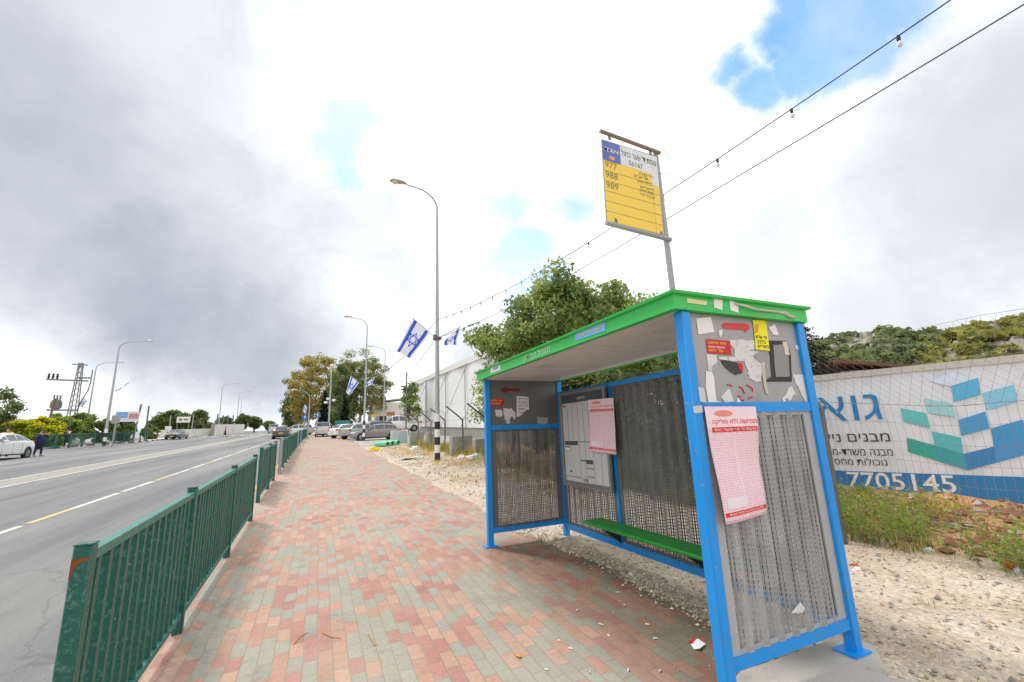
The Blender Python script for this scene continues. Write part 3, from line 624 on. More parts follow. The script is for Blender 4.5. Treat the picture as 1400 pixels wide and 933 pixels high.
# roof: shallow tray with a folded lip
RX0, RX1, RY0, RY1 = 1.865, 3.085, 1.805, 5.30; RZ = 2.168
mb = MB()
for (a, b) in (((RX0, RY0), (RX1, RY0)), ((RX1, RY0), (RX1, RY1)), ((RX1, RY1), (RX0, RY1)), ((RX0, RY1), (RX0, RY0))):
    a, b = V((*a, 0)), V((*b, 0)); d = (b-a).normalized(); n = V((d.y, -d.x, 0))   # outward
    prof = [(0, RZ), (0, RZ+.085), (.022, RZ+.092), (.026, RZ+.108), (.0, RZ+.118), (-.05, RZ+.118), (-.05, RZ+.10), (-.02, RZ+.08), (-.02, RZ+.02), (-.05, RZ+.018), (-.05, RZ)]
    k = len(prof); vs = []
    for p, s in ((a, -1), (b, 1)):
        for o_, z in prof: q = p+n*o_+d*(s*o_); vs.append((q.x, q.y, z))
    mb.add(vs, [(i, (i+1) % k, k+(i+1) % k, k+i) for i in range(k)])
rf = mb.build('roof_fascia', green_roof, sh); autosmooth(rf, 30)
mb = MB(); mb.box(((RX0+RX1)/2, (RY0+RY1)/2, RZ+.012), (RX1-RX0-.045, RY1-RY0-.045, .01))
for y in (2.9, 4.1): mb.box(((RX0+RX1)/2, y, RZ+.0045), (RX1-RX0-.12, .012, .004))
mb.build('ceiling', ceil_m, sh)
mb = MB(); mb.box(((RX0+RX1)/2, (RY0+RY1)/2, RZ+.105), (RX1-RX0-.06, RY1-RY0-.06, .006)); mb.build('roof_sheet', white_p, sh)
LETTER = on_x(732, 482, RX0-.003)
text_ob('lettering', heb('להוביל בכל דרך'), .085, (RX0-.003, LETTER.y, RZ+.042), (0,-1,0), (0,0,1), mat('pale_green_lettering', srgb('#cfe6cf'), rough=.6), sh, width=.58)
# bench
mb = MB(); bx0, bx1, by0, by1, bz = 2.70, 2.965, 2.30, 4.28, .50
mb.box(((bx0+bx1)/2, (by0+by1)/2, bz), (bx1-bx0, by1-by0, .035), bev=.012)
be = mb.build('bench_seat', green_bench, sh); autosmooth(be)
for y in (2.86, 4.03):
    mb = MB(); mb.slab([(2.74, y-.004, bz-.0185), (XB-.028, y-.004, bz-.0185), (XB-.028, y-.004, bz-.21)], .008, (0,1,0)); mb.build('bench_bracket', dark, sh)
# timetable case
tx = 2.955; ty0, ty1, tz0, tz1 = 4.03, 5.05, .80, 1.975
mb = MB()
mb.box((tx+.012, (ty0+ty1)/2, (tz0+tz1)/2), (.018, ty1-ty0-.01, tz1-tz0-.01))
w_ = .035
for y in (ty0+w_/2, ty1-w_/2): mb.box((tx-.008, y, (tz0+tz1)/2), (.026, w_, tz1-tz0), bev=.004)
for z, ww in ((tz0+w_/2, w_), (tz1-w_/2, w_)): mb.box((tx-.008, (ty0+ty1)/2, z), (.025, ty1-ty0-2*w_, ww), bev=.004)
tcase = mb.build('timetable_case', mat('case_aluminium', srgb('#8b8b86'), rough=.4, metal=.3), sh)
def yq(mb, y0, y1, z0, z1, x, mi=0, th=.0015): mb.slab([(x, y1, z0), (x, y0, z0), (x, y0, z1), (x, y1, z1)], th, (-1,0,0), mi)
sy0, sy1, sz0, sz1 = ty0+w_+.008, ty1-w_-.008, tz0+w_+.03, tz1-w_-.006
mb = MB(); sxp = tx+.002
yq(mb, sy0, sy1, sz0, sz1-.105, sxp, 0); yq(mb, sy0, sy1, sz1-.1, sz1, sxp, 1)
xr = sxp-.0022
W = sy1-sy0; Hh = sz1-.105-sz0
def cell(a, b, c, d, mi, x=xr): yq(mb, sy1-b*W, sy1-a*W, sz0+c*Hh, sz0+d*Hh, x, mi, .001)   # a,b from the far side; c,d from the bottom
for i, a in enumerate((.135, .255, .39, .52, .64, .77, .9)): cell(a, a+.008, .50, .985, 2)
cell(.02, .36, .455, .505, 1); cell(.38, .66, .49, .502, 2); cell(.02, .16, .38, .44, 3); cell(.025, .15, .385, .42, 4, xr-.0012)
cell(.02, .37, .05, .06, 2); cell(.4, .52, .255, .28, 2); cell(.53, .68, .23, .28, 1); cell(.54, .68, .17, .185, 2); cell(.54, .68, .07, .085, 2); cell(.43, .55, -.0+.01, .05, 3); cell(.12, .17, .11, .135, 1)
for a in (.385, .52, .70, .86): cell(a, a+.006, .01, .48, 2)
cell(.02, .1, .955, .98, 5)
tsheet = mb.build('timetable_sheet', [mat('aged_white_sheet', srgb('#c9c9c6'), rough=.3, var=.05, spec=.6), mat('slate_print', srgb('#4d545b'), rough=.35), ink_grey, mat('mid_grey_print', srgb('#8e9397'), rough=.4), paper_white, red_ink], tcase)
text_ob('title', heb('לוח זמנים'), .045, (sxp-.0026, (sy0+sy1)/2, sz1-.055), (0,-1,0), (0,0,1), paper_white, tsheet)

# ------------------------------------------------------------------ posters and stickers on the shelter
tiny_text = {}
def text_print(name, bg, fg, lines=34., wordf=60.):
    """small print too fine to read: rows of broken lines"""
    m = bpy.data.materials.new(name); t = nt(m); N, L = t.nodes, t.links; b = N['Principled BSDF']
    tc = N.new('ShaderNodeTexCoord'); sx = N.new('ShaderNodeSeparateXYZ'); L.new(tc.outputs['UV'], sx.inputs[0])
    M = lambda op, a=None, b=None: mnode(N, op, a, b, L)
    v = M('MULTIPLY', sx.outputs[1], lines); row = M('FLOOR', v); inrow = M('GREATER_THAN', M('FRACT', v), .45)
    cx = N.new('ShaderNodeCombineXYZ'); L.new(M('MULTIPLY', sx.outputs[0], wordf), cx.inputs[0]); L.new(M('MULTIPLY', row, 7.13), cx.inputs[1])
    n = N.new('ShaderNodeTexNoise'); n.inputs['Scale'].default_value = 1; n.inputs['Detail'].default_value = 1; L.new(cx.outputs[0], n.inputs['Vector'])
    k = M('MULTIPLY', M('MULTIPLY', inrow, M('GREATER_THAN', n.outputs['Fac'], .42)), M('GREATER_THAN', M('ABSOLUTE', M('SUBTRACT', sx.outputs[0], .5)), .02))
    mx = N.new('ShaderNodeMix'); mx.data_type = 'RGBA'; mx.inputs['A'].default_value = srgb(bg)+[1]; mx.inputs['B'].default_value = srgb(fg)+[1]
    L.new(M('MULTIPLY', k, .6), mx.inputs['Factor'])
    # sun-bleached patches of the paper
    n2 = N.new('ShaderNodeTexNoise'); n2.inputs['Scale'].default_value = 5; n2.inputs['Detail'].default_value = 3; L.new(tc.outputs['UV'], n2.inputs['Vector'])
    m3 = N.new('ShaderNodeMix'); m3.data_type = 'RGBA'; m3.blend_type = 'SCREEN'; m3.inputs['Factor'].default_value = .22; L.new(mx.outputs['Result'], m3.inputs['A']); L.new(n2.outputs['Fac'], m3.inputs['B'])
    L.new(m3.outputs['Result'], b.inputs['Base Color']); b.inputs['Roughness'].default_value = .75; return m
def poster(name, label, P00, P10, P01, P11, n, curl, group='pink notices on the shelter'):
    """hanging sheet: P00 bottom-left, P10 bottom-right, P01 top-left, P11 top-right as read; n points to the reader"""
    nx, nz = 14, 28; mb = MB(); n = V(n); th = .0012
    def P(s, t, o=0.):
        p = (P00*(1-s)+P10*s)*(1-t)+(P01*(1-s)+P11*s)*t
        k = (1-t)
        return p + n*(o+.004+curl*(k**1.5)*(.5+.5*math.sin(3.0*s+1.2))+curl*.55*math.sin(7*t+1.5*s)*math.sin(math.pi*min(1, t*1.05))*.6*(.4+s*.6))
    for j in range(nz+1):
        for i in range(nx+1): mb.v.append(P(i/nx, j/nz))
    for j in range(nz+1):
        for i in range(nx+1): mb.v.append(P(i/nx, j/nz, -th))
    w = nx+1; o_ = (nx+1)*(nz+1); f = []
    for j in range(nz):
        for i in range(nx):
            a = j*w+i; f.append((a, a+1, a+w+1, a+w)); f.append((o_+a, o_+a+w, o_+a+w+1, o_+a+1))
    for i in range(nx): f += [(i, o_+i, o_+i+1, i+1), (nz*w+i, nz*w+i+1, o_+nz*w+i+1, o_+nz*w+i)]
    for j in range(nz): f += [(j*w, (j+1)*w, o_+(j+1)*w, o_+j*w), (j*w+nx, o_+j*w+nx, o_+(j+1)*w+nx, (j+1)*w+nx)]
    mb.f = f; mb.m = [0]*len(f)
    base = (P00+P10)/2
    ob = mb.build(name, text_print(name+'_print', '#e8ccd5', '#cf8f9f', 46, 70), origin=base, smooth=True)
    uv = ob.data.uv_layers.new(name='UVMap'); me = ob.data
    for lp in me.loops:
        vi = lp.vertex_index % o_; uv.data[lp.index].uv = ((vi % w)/nx*1.0, (vi//w)/nz)
    tag(ob, label, 'poster', group)
    def patch(pn, s0, s1, t0, t1, m, off):
        q = MB(); k = 10
        for j in (0, 1, 2):
            for i in range(k+1): q.v.append(P(s0+(s1-s0)*i/k, t0+(t1-t0)*j/2, off))
        q.f = [(j*(k+1)+i, j*(k+1)+i+1, (j+1)*(k+1)+i+1, (j+1)*(k+1)+i) for j in (0, 1) for i in range(k)]; q.m = [0]*len(q.f)
        return q.build(pn, m, ob, smooth=True)
    def words(pn, body, s0, s1, t, size, m, off, bold=0):
        a, b_ = P(s0, t, off), P(s1, t, off)
        o = text_ob(pn, heb(body), size, (0,0,0), (1,0,0), (0,1,0), m, None, width=(b_-a).length, ext=0.0, bold=bold)
        me2 = o.data; Wd = (b_-a).length; up_ = (P(.5, min(1, t+.03))-P(.5, max(0, t-.03))).normalized()
        inv = world_of(ob).inverted()
        for v_ in me2.vertices:
            s = s0+(s1-s0)*(v_.co.x/Wd+.5); p = P(s, t, off)+up_*v_.co.y; v_.co = inv @ p
        o.parent = ob; return o
    patch('pale_heading', .0, 1., .80, .995, mat('pale_pink_paper', srgb('#ecd3dc'), rough=.75), .0004)
    patch('red_band', .08, .98, .765, .81, red_ink, .0012); patch('red_band', .02, .99, .05, .085, red_ink, .0012)
    q = MB(); c = P(.34, .935, .0014); e1 = (P(.6, .935, .0014)-c).normalized(); e2 = V((0,0,1)); Wp = (P10-P00).length; Hp = (P01-P00).length
    q.v = [tuple(P(.34+.18*math.cos(a*math.pi/12), .935+.03*math.sin(a*math.pi/12), .0014)) for a in range(24)]; q.f = [tuple(range(24))]; q.m = [0]
    q.build('emblem', mat('soft_red_print', srgb('#e08a85'), rough=.75), ob)
    words('title', 'הברושה ללא סוליקה', .1, .98, .858, .05*Hp/.85, red_ink, .0016, bold=.0)
    words('subtitle', 'פגיעות על סוף שיעורי מוות', .12, .95, .787, .032*Hp/.85, paper_white, .0026)
    words('footer', 'לפרטים נוספים נא לפנות למשרד', .1, .92, .0675, .026*Hp/.85, paper_white, .0026)
    patch('white_box', .10, .55, .115, .2, text_print(name+'_box_print', '#e6d6e0', '#c7a6b6', 12, 40) if False else mat('pale_box', srgb('#e9dbe4'), rough=.75), .0010)
    return ob
yn = Y0-.04
P_ = lambda u, v, y=yn: on_y(u, v, y)
poster('pink_poster', 'long pink notice with red bands taped to the near corner post, bottom curling', P_(985,716), P_(1047,702), P_(962,556), P_(1032,556), (0,-1,0), .035)
xn = 2.925
Q_ = lambda u, v: on_x(u, v, xn)
poster('pink_poster', 'small pink notice with red Hebrew bands taped over the timetable case', Q_(807,617), Q_(843,622), Q_(804,547), Q_(839,544), (-1,0,0), .006)

def px3(x, y): return (940+x/6.663, 420+y/6.663)       # sheets seen on the near end board
YB = Y0-.0085
def sheet_on_board(name, label, cat, pts, m, group, off=0., th=.0012, y=YB, zoom=px3, face=-1):
    P = [on_y(*zoom(a, b), y-off if face < 0 else y-off) for a, b in pts]
    ctr = sum(P, V())/len(P); mb = MB(); mb.slab(P, th, (0,-1,0))
    o = mb.build(name, m, origin=ctr); bm = bmesh.new(); bm.from_mesh(o.data); bmesh.ops.recalc_face_normals(bm, faces=bm.faces); bmesh.ops.triangulate(bm, faces=[f for f in bm.faces if len(f.verts) > 4]); bm.to_mesh(o.data); bm.free()
    return tag(o, label, cat, group)
GRP = 'notices and torn paper on the shelter end boards'
torn_print = mat('torn_printed_paper', (.66,.66,.65), rough=.9, var=.15, scale=30, dirt=(.09,.09,.1), dirt_amt=.85, dscale=16)
def rough(pts, amp=4, seed=1, sub=3):
    r = random.Random(seed); out_ = []
    for i in range(len(pts)):
        a, b = pts[i], pts[(i+1) % len(pts)]
        for k in range(sub):
            t = k/sub; out_.append((a[0]+(b[0]-a[0])*t+(r.uniform(-amp, amp) if k else 0), a[1]+(b[1]-a[1])*t+(r.uniform(-amp, amp) if k else 0)))
    return out_
sheet_on_board('paper_sheet', 'blank square white sheet high on the board beside the corner post', 'notice', [(78,105),(212,90),(243,228),(98,250)], paper_white, GRP)
sheet_on_board('paper_scrap', 'small white teardrop scrap just under the blank square sheet', 'torn paper', rough([(285,210),(318,208),(312,250),(298,280),(284,240)],2,2), paper_white, GRP)
rs = sheet_on_board('red_sticker', 'red sticker with yellow and white Hebrew lines beside the corner post', 'sticker', [(165,290),(385,310),(402,438),(182,420)], sticker_red, GRP)
def boardtext(parent, body, x0, x1, yc, h, m, zoom=px3, y=YB-.0016, rev=True, drop=None):
    a, b = on_y(*zoom(x0, yc), y), on_y(*zoom(x1, yc+(drop if drop is not None else (x1-x0)*.08)), y)
    hh = abs(on_y(*zoom(x0, yc-h/2), y).z-on_y(*zoom(x0, yc+h/2), y).z)
    return text_ob('lettering', heb(body) if rev else body, hh*1.3, (a+b)/2, b-a, (0,0,1), m, parent, width=(b-a).length)
boardtext(rs, 'מחיר מלחמה', 185, 350, 322, 26, sticker_yel); boardtext(rs, 'תתקשרו עכשיו', 190, 340, 360, 24, paper_white); boardtext(rs, 'עוד היום', 195, 320, 392, 24, sticker_yel)
ys_ = sheet_on_board('yellow_flyer', 'bright yellow upright flyer with black Hebrew words on the grey end board', 'flyer', rough([(590,122),(712,124),(748,400),(618,384),(604,200)],3,4,2), mat('yellow_flyer_paper', srgb('#efe512'), rough=.6, var=.06, scale=20), GRP, off=.003)
for k, tx_ in enumerate(('מי שלא', 'בלבב', 'מפריש')):
    boardtext(ys_, tx_, 622+k*9, 722+k*9-(18 if k == 1 else 0), 272+k*42, 34, ink, y=YB-.0052)
o = sheet_on_board('flyer_print', '', '', [(610,160),(650,150),(640,230),(615,240)], mat('faded_red_print', srgb('#d79a50'), rough=.7), None, off=.0046)
for k_ in ('label','category','group'):
    if k_ in o: del o[k_]
mi_ = ys_.matrix_basis.inverted(); o.data.transform(mi_ @ o.matrix_basis); o.matrix_basis = Matrix(); o.parent = ys_
sheet_on_board('paint_smear', 'red spray paint smear across the top of the near end board', 'graffiti', rough([(315,160),(340,142),(520,150),(565,170),(562,205),(535,212),(528,238),(512,210),(360,200),(325,192)],3,5,2), mat('red_spray_paint', srgb('#cf3b3f'), rough=.6, var=.2, scale=30), GRP)
sheet_on_board('paper_scrap', 'white slanted scrap right of the yellow flyer', 'torn paper', rough([(738,186),(792,155),(828,245),(818,258),(780,250)],3,6,2), paper_white, GRP)['label'] = 'white slanted scrap between the yellow flyer and the top corner of the board'
sheet_on_board('torn_poster', 'big grey printed poster with thick black edges, torn on the near end board', 'torn paper', [(735,305),(905,310),(940,440),(950,680),(680,680),(760,640)], mat('black_poster_edge', (.03,.03,.032), rough=.7, var=.4, scale=40), GRP)
sheet_on_board('torn_poster', 'grey text sheet pasted over the black-edged torn poster', 'torn paper', rough([(780,345),(905,335),(918,440),(930,632),(806,640)],4,8,3), mat('grey_text_paper', srgb('#8b8c8c'), rough=.8, var=.2, scale=60), GRP, off=.0016)
sheet_on_board('paper_scrap', 'cream torn corner on the black-edged poster', 'torn paper', rough([(862,318),(905,315),(918,370),(930,438),(890,435),(880,370)],3,9,2), mat('cream_paper', srgb('#d8ccb6'), rough=.8), GRP, off=.003)
sheet_on_board('torn_poster', 'ragged white paper remains spread over the middle of the near end board', 'torn paper', rough([(375,300),(600,300),(615,380),(560,400),(640,400),(600,470),(680,520),(670,685),(610,680),(560,650),(540,560),(520,500),(300,480),(285,455),(430,452),(420,375),(390,345)],9,10,4), torn_print, GRP)
sheet_on_board('torn_poster', 'grey newsprint patch left behind the ragged white paper', 'torn paper', rough([(605,410),(735,400),(780,560),(770,645),(690,640),(660,560)],6,21,3), paper_grey, GRP, off=-.0003, th=.0008)['label'] = 'grey newsprint patch between ragged white paper and black-edged poster'
sheet_on_board('torn_poster', 'torn black triangle of poster with a red corner on the near end board', 'torn paper', rough([(300,480),(470,510),(505,560),(500,600),(440,620),(390,590),(350,560)],6,11,3), mat('dark_print', srgb('#3c3e40'), rough=.7, var=.5, scale=40), GRP, off=.0016)
sheet_on_board('paper_scrap', 'small red paper corner on the torn dark triangle', 'torn paper', rough([(452,512),(490,505),(510,560),(500,590),(475,570)],2,12,2), red_ink, GRP, off=.003)
sheet_on_board('paper_scrap', 'white ragged strip below the red sticker', 'torn paper', rough([(170,430),(262,432),(270,500),(225,540),(215,590),(185,570)],5,13,3), paper_torn, GRP)
sheet_on_board('paper_scrap', 'tall white remnant with a black stripe at the bottom corner by the post', 'torn paper', rough([(170,580),(220,590),(240,640),(262,855),(320,865),(190,868),(165,730)],4,14,2), paper_white, GRP)
sheet_on_board('paper_scrap', 'pale scraped patch above the mid rail of the near end', 'torn paper', rough([(330,790),(370,745),(400,800),(425,860),(340,880),(300,820)],8,15,3), paper_torn, GRP)
sheet_on_board('paper_scrap', 'pointed white scrap sitting on the mid rail', 'torn paper', rough([(455,825),(480,850),(500,895),(445,892)],3,16,2), paper_white, GRP)
sheet_on_board('paper_scrap', 'long pale torn strip down the outer edge of the near end board', 'torn paper', rough([(955,612),(1050,618),(1080,720),(1118,890),(1090,885),(1020,760),(980,690)],5,17,3), paper_torn, GRP)
sheet_on_board('paper_scrap', 'zigzag white scrape in the lower corner of the near end board', 'torn paper', rough([(920,735),(950,725),(990,800),(960,800),(930,860),(900,830),(880,875),(862,830),(900,790)],5,18,3), paper_torn, GRP)
sheet_on_board('paper_scrap', 'thin upright torn tape strip hanging in the middle of the near end board', 'torn paper', rough([(670,500),(700,500),(718,700),(740,795),(715,790),(690,690)],4,19,3), mat('yellowed_tape', srgb('#b9bba6'), rough=.5), GRP, off=.003)
sheet_on_board('paper_scrap', 'tiny star-shaped white scrap by the outer post', 'torn paper', rough([(985,345),(1030,360),(1025,400),(995,385),(980,372)],4,20,2), paper_white, GRP)
def scrawl(name, label, strokes, m, zoom=px3, y=YB-.0012, r=.004):
    mb = MB()
    for st in strokes: mb.tube([on_y(*zoom(a, b), y) for a, b in st], r, 5)
    o = mb.build(name, m); return tag(o, label, 'graffiti', GRP)
scrawl('red_scrawl', 'red hand-drawn letters low on the near end board', [[(360,710),(390,705),(405,725)],[(470,725),(500,740),(520,790)],[(540,712),(590,740),(595,770)],[(460,805),(485,820)],[(555,835),(590,818)],[(480,845),(515,848)]], red_ink)
# on the fascia of the near end
YF = RY0-.002
def px7(x, y): return (900+x/6.364, 370+y/6.364)
sheet_on_board('fascia_sticker', 'cream lettered sticker on the green fascia close to the roof corner', 'sticker', [(248,242),(424,268),(420,304),(248,280)], mat('cream_sticker', srgb('#d5d7a0'), rough=.6), GRP, y=YF, zoom=px7)
sheet_on_board('fascia_sticker', 'square white paper patch on the green end fascia nearest the cream sticker', 'sticker', [(482,230),(558,244),(556,346),(484,322)], paper_white, GRP, y=YF, zoom=px7)
sheet_on_board('fascia_sticker', 'white paper patch on the green end fascia where the loose ribbon starts', 'sticker', [(618,262),(695,285),(697,370),(628,348)], paper_white, GRP, y=YF, zoom=px7)
mb = MB(); mb.tube([on_y(*px7(a, b), YF-.008-.01*math.sin(i)) for i, (a, b) in enumerate([(670,288),(760,310),(850,338),(950,352),(1040,362),(1095,372),(1150,400),(1195,408)])], [.005,.008,.007,.006,.008,.014,.012,.006], 6)
tag(mb.build('tape_ribbon', mat('peeling_tape', srgb('#c8bfae'), rough=.6), smooth=True), 'peeling beige ribbon of tape along the green end fascia', 'tape')
# on the long fascia
def sheet_on_x(name, label, cat, pts, m, x, group=GRP, th=.0012):
    P = [on_x(u, v, x) for u, v in pts]; c = sum(P, V())/len(P); mb = MB(); mb.slab(P, th, (-1,0,0)); o = mb.build(name, m, origin=c)
    bm = bmesh.new(); bm.from_mesh(o.data); bmesh.ops.recalc_face_normals(bm, faces=bm.faces); bmesh.ops.triangulate(bm, faces=[f for f in bm.faces if len(f.verts) > 4]); bm.to_mesh(o.data); bm.free()
    return tag(o, label, cat, group)
XF = RX0-.002
def px8(x, y): return (640+x/6.364, 420+y/6.364)
bs = sheet_on_x('blue_sticker', 'light blue sticker with yellow Hebrew letters on the long green fascia', 'sticker', [px8(928,212), px8(1192,108), px8(1196,205), px8(932,296)], sticker_blue, XF)
for k, (b_, z_) in enumerate((('הרב קאי אמר הכל יחזור', .022), ('בתשובה נזכה לגאולה', -.014))):
    a = on_x(*px8(940, 244), XF-.0022); b2_ = on_x(*px8(1184, 150), XF-.0022)
    text_ob('lettering', heb(b_), .032, (XF-.0022, (a.y+b2_.y)/2, (a.z+b2_.z)/2+z_), (0,-1,0), (0,0,1), sticker_yel, bs, width=(a-b2_).length*.92)
s_ = sheet_on_x('blue_sticker', 'small white sticker with blue letters at the far end of the long fascia', 'sticker', [px8(194,525), px8(278,490), px8(282,545), px8(198,578)], paper_white, XF)
p = on_x(*px8(238, 534), XF-.0022); text_ob('lettering', heb('תשובה'), .05, p, (0,-1,0), (0,0,1), mat('blue_ink', srgb('#3f65b5')), s_, width=.16)
# stickers on the far end board (inner face, looking down the shelter)
def pxf(x, y): return (640+x/3.729, 510+y/3.729)
YI = Y1-.0085
GF = GRP
o = sheet_on_board('red_sticker', 'red and yellow sticker on the dark far end board of the shelter', 'sticker', [(104,132),(180,132),(180,170),(104,168)], sticker_red, GF, y=YI, zoom=pxf)
boardtext(o, 'מחיר מלחמה', 110, 172, 142, 12, sticker_yel, pxf, YI-.0016, drop=0); boardtext(o, 'תתקשרו עכשיו', 110, 165, 157, 9, paper_white, pxf, YI-.0016, drop=0)
o = sheet_on_board('notice_sheet', 'white sheet with bold black Hebrew lines on the dark far end board', 'notice', rough([(247,118),(308,124),(310,190),(298,188),(285,200),(272,215),(262,222),(248,224)],2,31,2), paper_white, GF, y=YI, zoom=pxf)
for k, w0 in enumerate(('הכל לפי', 'ראות עיניו', 'של המחבר', 'בקדושה', 'טובה')): boardtext(o, w0, 252, 304-(14 if k > 2 else 0)-(8 if k == 4 else 0), 133+k*17, 13, ink, pxf, YI-.0016, drop=2)
sheet_on_board('paper_scrap', 'splayed white torn paper between the red sticker and the black-lettered sheet', 'torn paper', rough([(180,182),(222,180),(240,200),(236,240),(222,222),(205,262),(192,262),(186,225)],5,32,3), paper_torn, GF, y=YI, zoom=pxf)
sheet_on_board('paper_scrap', 'small pale square under the red sticker of the far end board', 'torn paper', [(138,188),(174,190),(174,224),(142,222)], paper_torn, GF, y=YI, zoom=pxf)
sheet_on_board('paper_scrap', 'grey strip of paper at the lower corner of the far end board', 'torn paper', rough([(350,224),(408,228),(400,260),(352,258)],2,33,2), mat('grey_slip', srgb('#a4a8a2'), rough=.7), GF, y=YI, zoom=pxf)
sheet_on_board('paint_smear', 'pair of faint dark red paint smudges on the far end board', 'graffiti', rough([(165,82),(190,74),(215,80),(262,78),(266,94),(240,98),(212,92),(190,102),(168,96)],2,34,2), mat('dull_red_paint', srgb('#7c2f31'), rough=.6), GF, y=YI, zoom=pxf)
sheet_on_board('tape_strip', 'clear tape strip across the blue corner post beside the red sticker', 'tape', [(95,725),(150,740),(170,870),(115,860)], tapem, None, y=Y0-.036, zoom=px3)
sheet_on_board('tape_strip', 'clear tape strip across the blue post holding the long pink notice', 'tape', [(50,905),(128,895),(140,960),(60,968)], tapem, None, y=Y0-.036, zoom=px3)
# paper wedged low on the near end panel
pt = [on_y(1082,838,Y0-.05), on_y(1094,824,Y0-.06), on_y(1100,832,Y0-.04), on_y(1096,838,Y0-.03)]
mb = MB(); mb.slab(pt, .004, (0,-1,0)); tag(mb.build('paper_scrap', paper_white), 'crumpled white scrap stuck low in the near perforated panel', 'litter')

# ------------------------------------------------------------------ bus stop sign behind the roof
SY = 3.40; spx = 3.505
bs = thing('bus_stop_sign', 'yellow and white route number board on a grey pole rising behind the shelter', 'bus stop sign', (spx, SY, street(SY)))
mb = MB(); top = on_y(898,210,SY).z; mb.cyl((spx+.03, SY, street(SY)), (spx-.005, SY, top), .033, .030, 14); autosmooth(mb.build('pole', galv, bs))
zl0, zl1 = on_y(827,307,SY).z, on_y(910,329,SY).z
zt0, zt1 = on_y(818,182,SY).z, on_y(900,212,SY).z
xl = on_y(818,182,SY).x; xl2 = on_y(827,307,SY).x
mb = MB(); mb.cyl((spx+.03, SY-.035, zt1), (xl, SY-.035, zt0), .022, n=12); autosmooth(mb.build('arm', mat('brown_arm', srgb('#8b7a6b'), rough=.6, dirt=srgb('#5d4434'), dirt_amt=.6), bs))
mb = MB(); mb.cyl((spx+.03, SY-.035, zl1), (xl2-.01, SY-.035, zl0), .026, n=12); autosmooth(mb.build('arm', galv, bs))
mb = MB()
for zz, x in ((zt0-.05, xl+.12), (zt1-.04, spx-.12), (zl0+.04, xl2+.12), (zl1+.045, spx-.1)): mb = MB(); mb.box((x, SY-.036, zz), (.03, .012, .06)); mb.build('clip', galv_dark, bs)
q = [on_y(822,190,SY-.035), on_y(898,214,SY-.035), on_y(908,323,SY-.035), on_y(829,303,SY-.035)]   # tl tr br bl
bl_, br_, tr_, tl_ = q[3], q[2], q[1], q[0]
def SP(s, t, o=0.): 
    p = (bl_*(1-s)+br_*s)*(1-t)+(tl_*(1-s)+tr_*s)*t; return V((p.x, p.y-o, p.z))
def spatch(mb, s0, s1, t0, t1, o, mi=0, th=.0015): mb.slab([SP(s0,t0,o), SP(s1,t0,o), SP(s1,t1,o), SP(s0,t1,o)], th, (0,-1,0), mi)
mb = MB(); spatch(mb, 0, 1, 0, 1, -.006, 0, .006); pb = mb.build('sign_board', mat('board_backing', srgb('#a7a7a2'), rough=.5), bs)
mb = MB(); spatch(mb, .01, .985, .012, .74, .002, 0); spatch(mb, .86, .985, .60, .742, .0036, 1); spatch(mb, .01, .985, .742, .985, .002, 1); spatch(mb, .01, .31, .742, .985, .0036, 2)
for t in (.615, .49, .365, .245, .125): spatch(mb, .01, .985, t-.003, t+.003, .0036, 3, .0006)
spatch(mb, .858, .862, .012, .6, .0036, 3, .0006)
face = mb.build('sign_face', [mat('sign_yellow', srgb('#ecca4c'), rough=.45, var=.05), mat('sign_white', srgb('#d6dbdf'), rough=.45), mat('sign_blue', srgb('#5567b4'), rough=.45), mat('sign_rule', srgb('#8b7c3c'), rough=.6)], pb)
sxv, syv = (SP(1,.5)-SP(0,.5)), V((0,0,1))
def st(body, s, t, size, m, w=None, rev=True, o=.0056): return text_ob('lettering', heb(body) if rev else body, size, SP(s, t, o), sxv, syv, m, pb, width=w)
num = mat('sign_grey_ink', srgb('#8b8060'), rough=.6)
for k, n_ in enumerate(('977','988','989')): st(n_, .135, .69-.125*k, .11, num, .16, False)
st("צומת ד' שער כחול", .65, .895, .1, mat('sign_title_ink', srgb('#6b7078'), rough=.6), .50); st('56167', .58, .795, .085, num, .2, False)
st('אגד', .16, .88, .08, paper_white, .2, o=.0062); mb = MB(); mb.v = [tuple(SP(.16+.05*math.cos(a*math.pi/8), .79+.024*math.sin(a*math.pi/8), .0056)) for a in range(16)]; mb.f = [tuple(range(16))]; mb.m = [0]; mb.build('emblem', mat('sign_gold', srgb('#d8a23a'), rough=.5), pb)
for k, (b_, s, t) in enumerate((('חיפה', .76, .70), ('תל אביב', .66, .655), ('בית שאן', .71, .60), ('ירושלים', .76, .535), ('צפת מירון', .74, .49), ('טבריה', .75, .44))): st(b_, s, t, .05, num, .2)
mb = MB(); mb.tube([(spx-.02, SY-.03, zt1-.02), (spx+.1, SY-.04, zt1+.06), (spx+.2, SY-.03, zt1-.06)], .003, 5); mb.tube([(spx-.02, SY-.035, zt1-.28), (spx+.13, SY-.06, zt1-.26)], .003, 5); mb.build('tie_wire', galv_dark, bs)

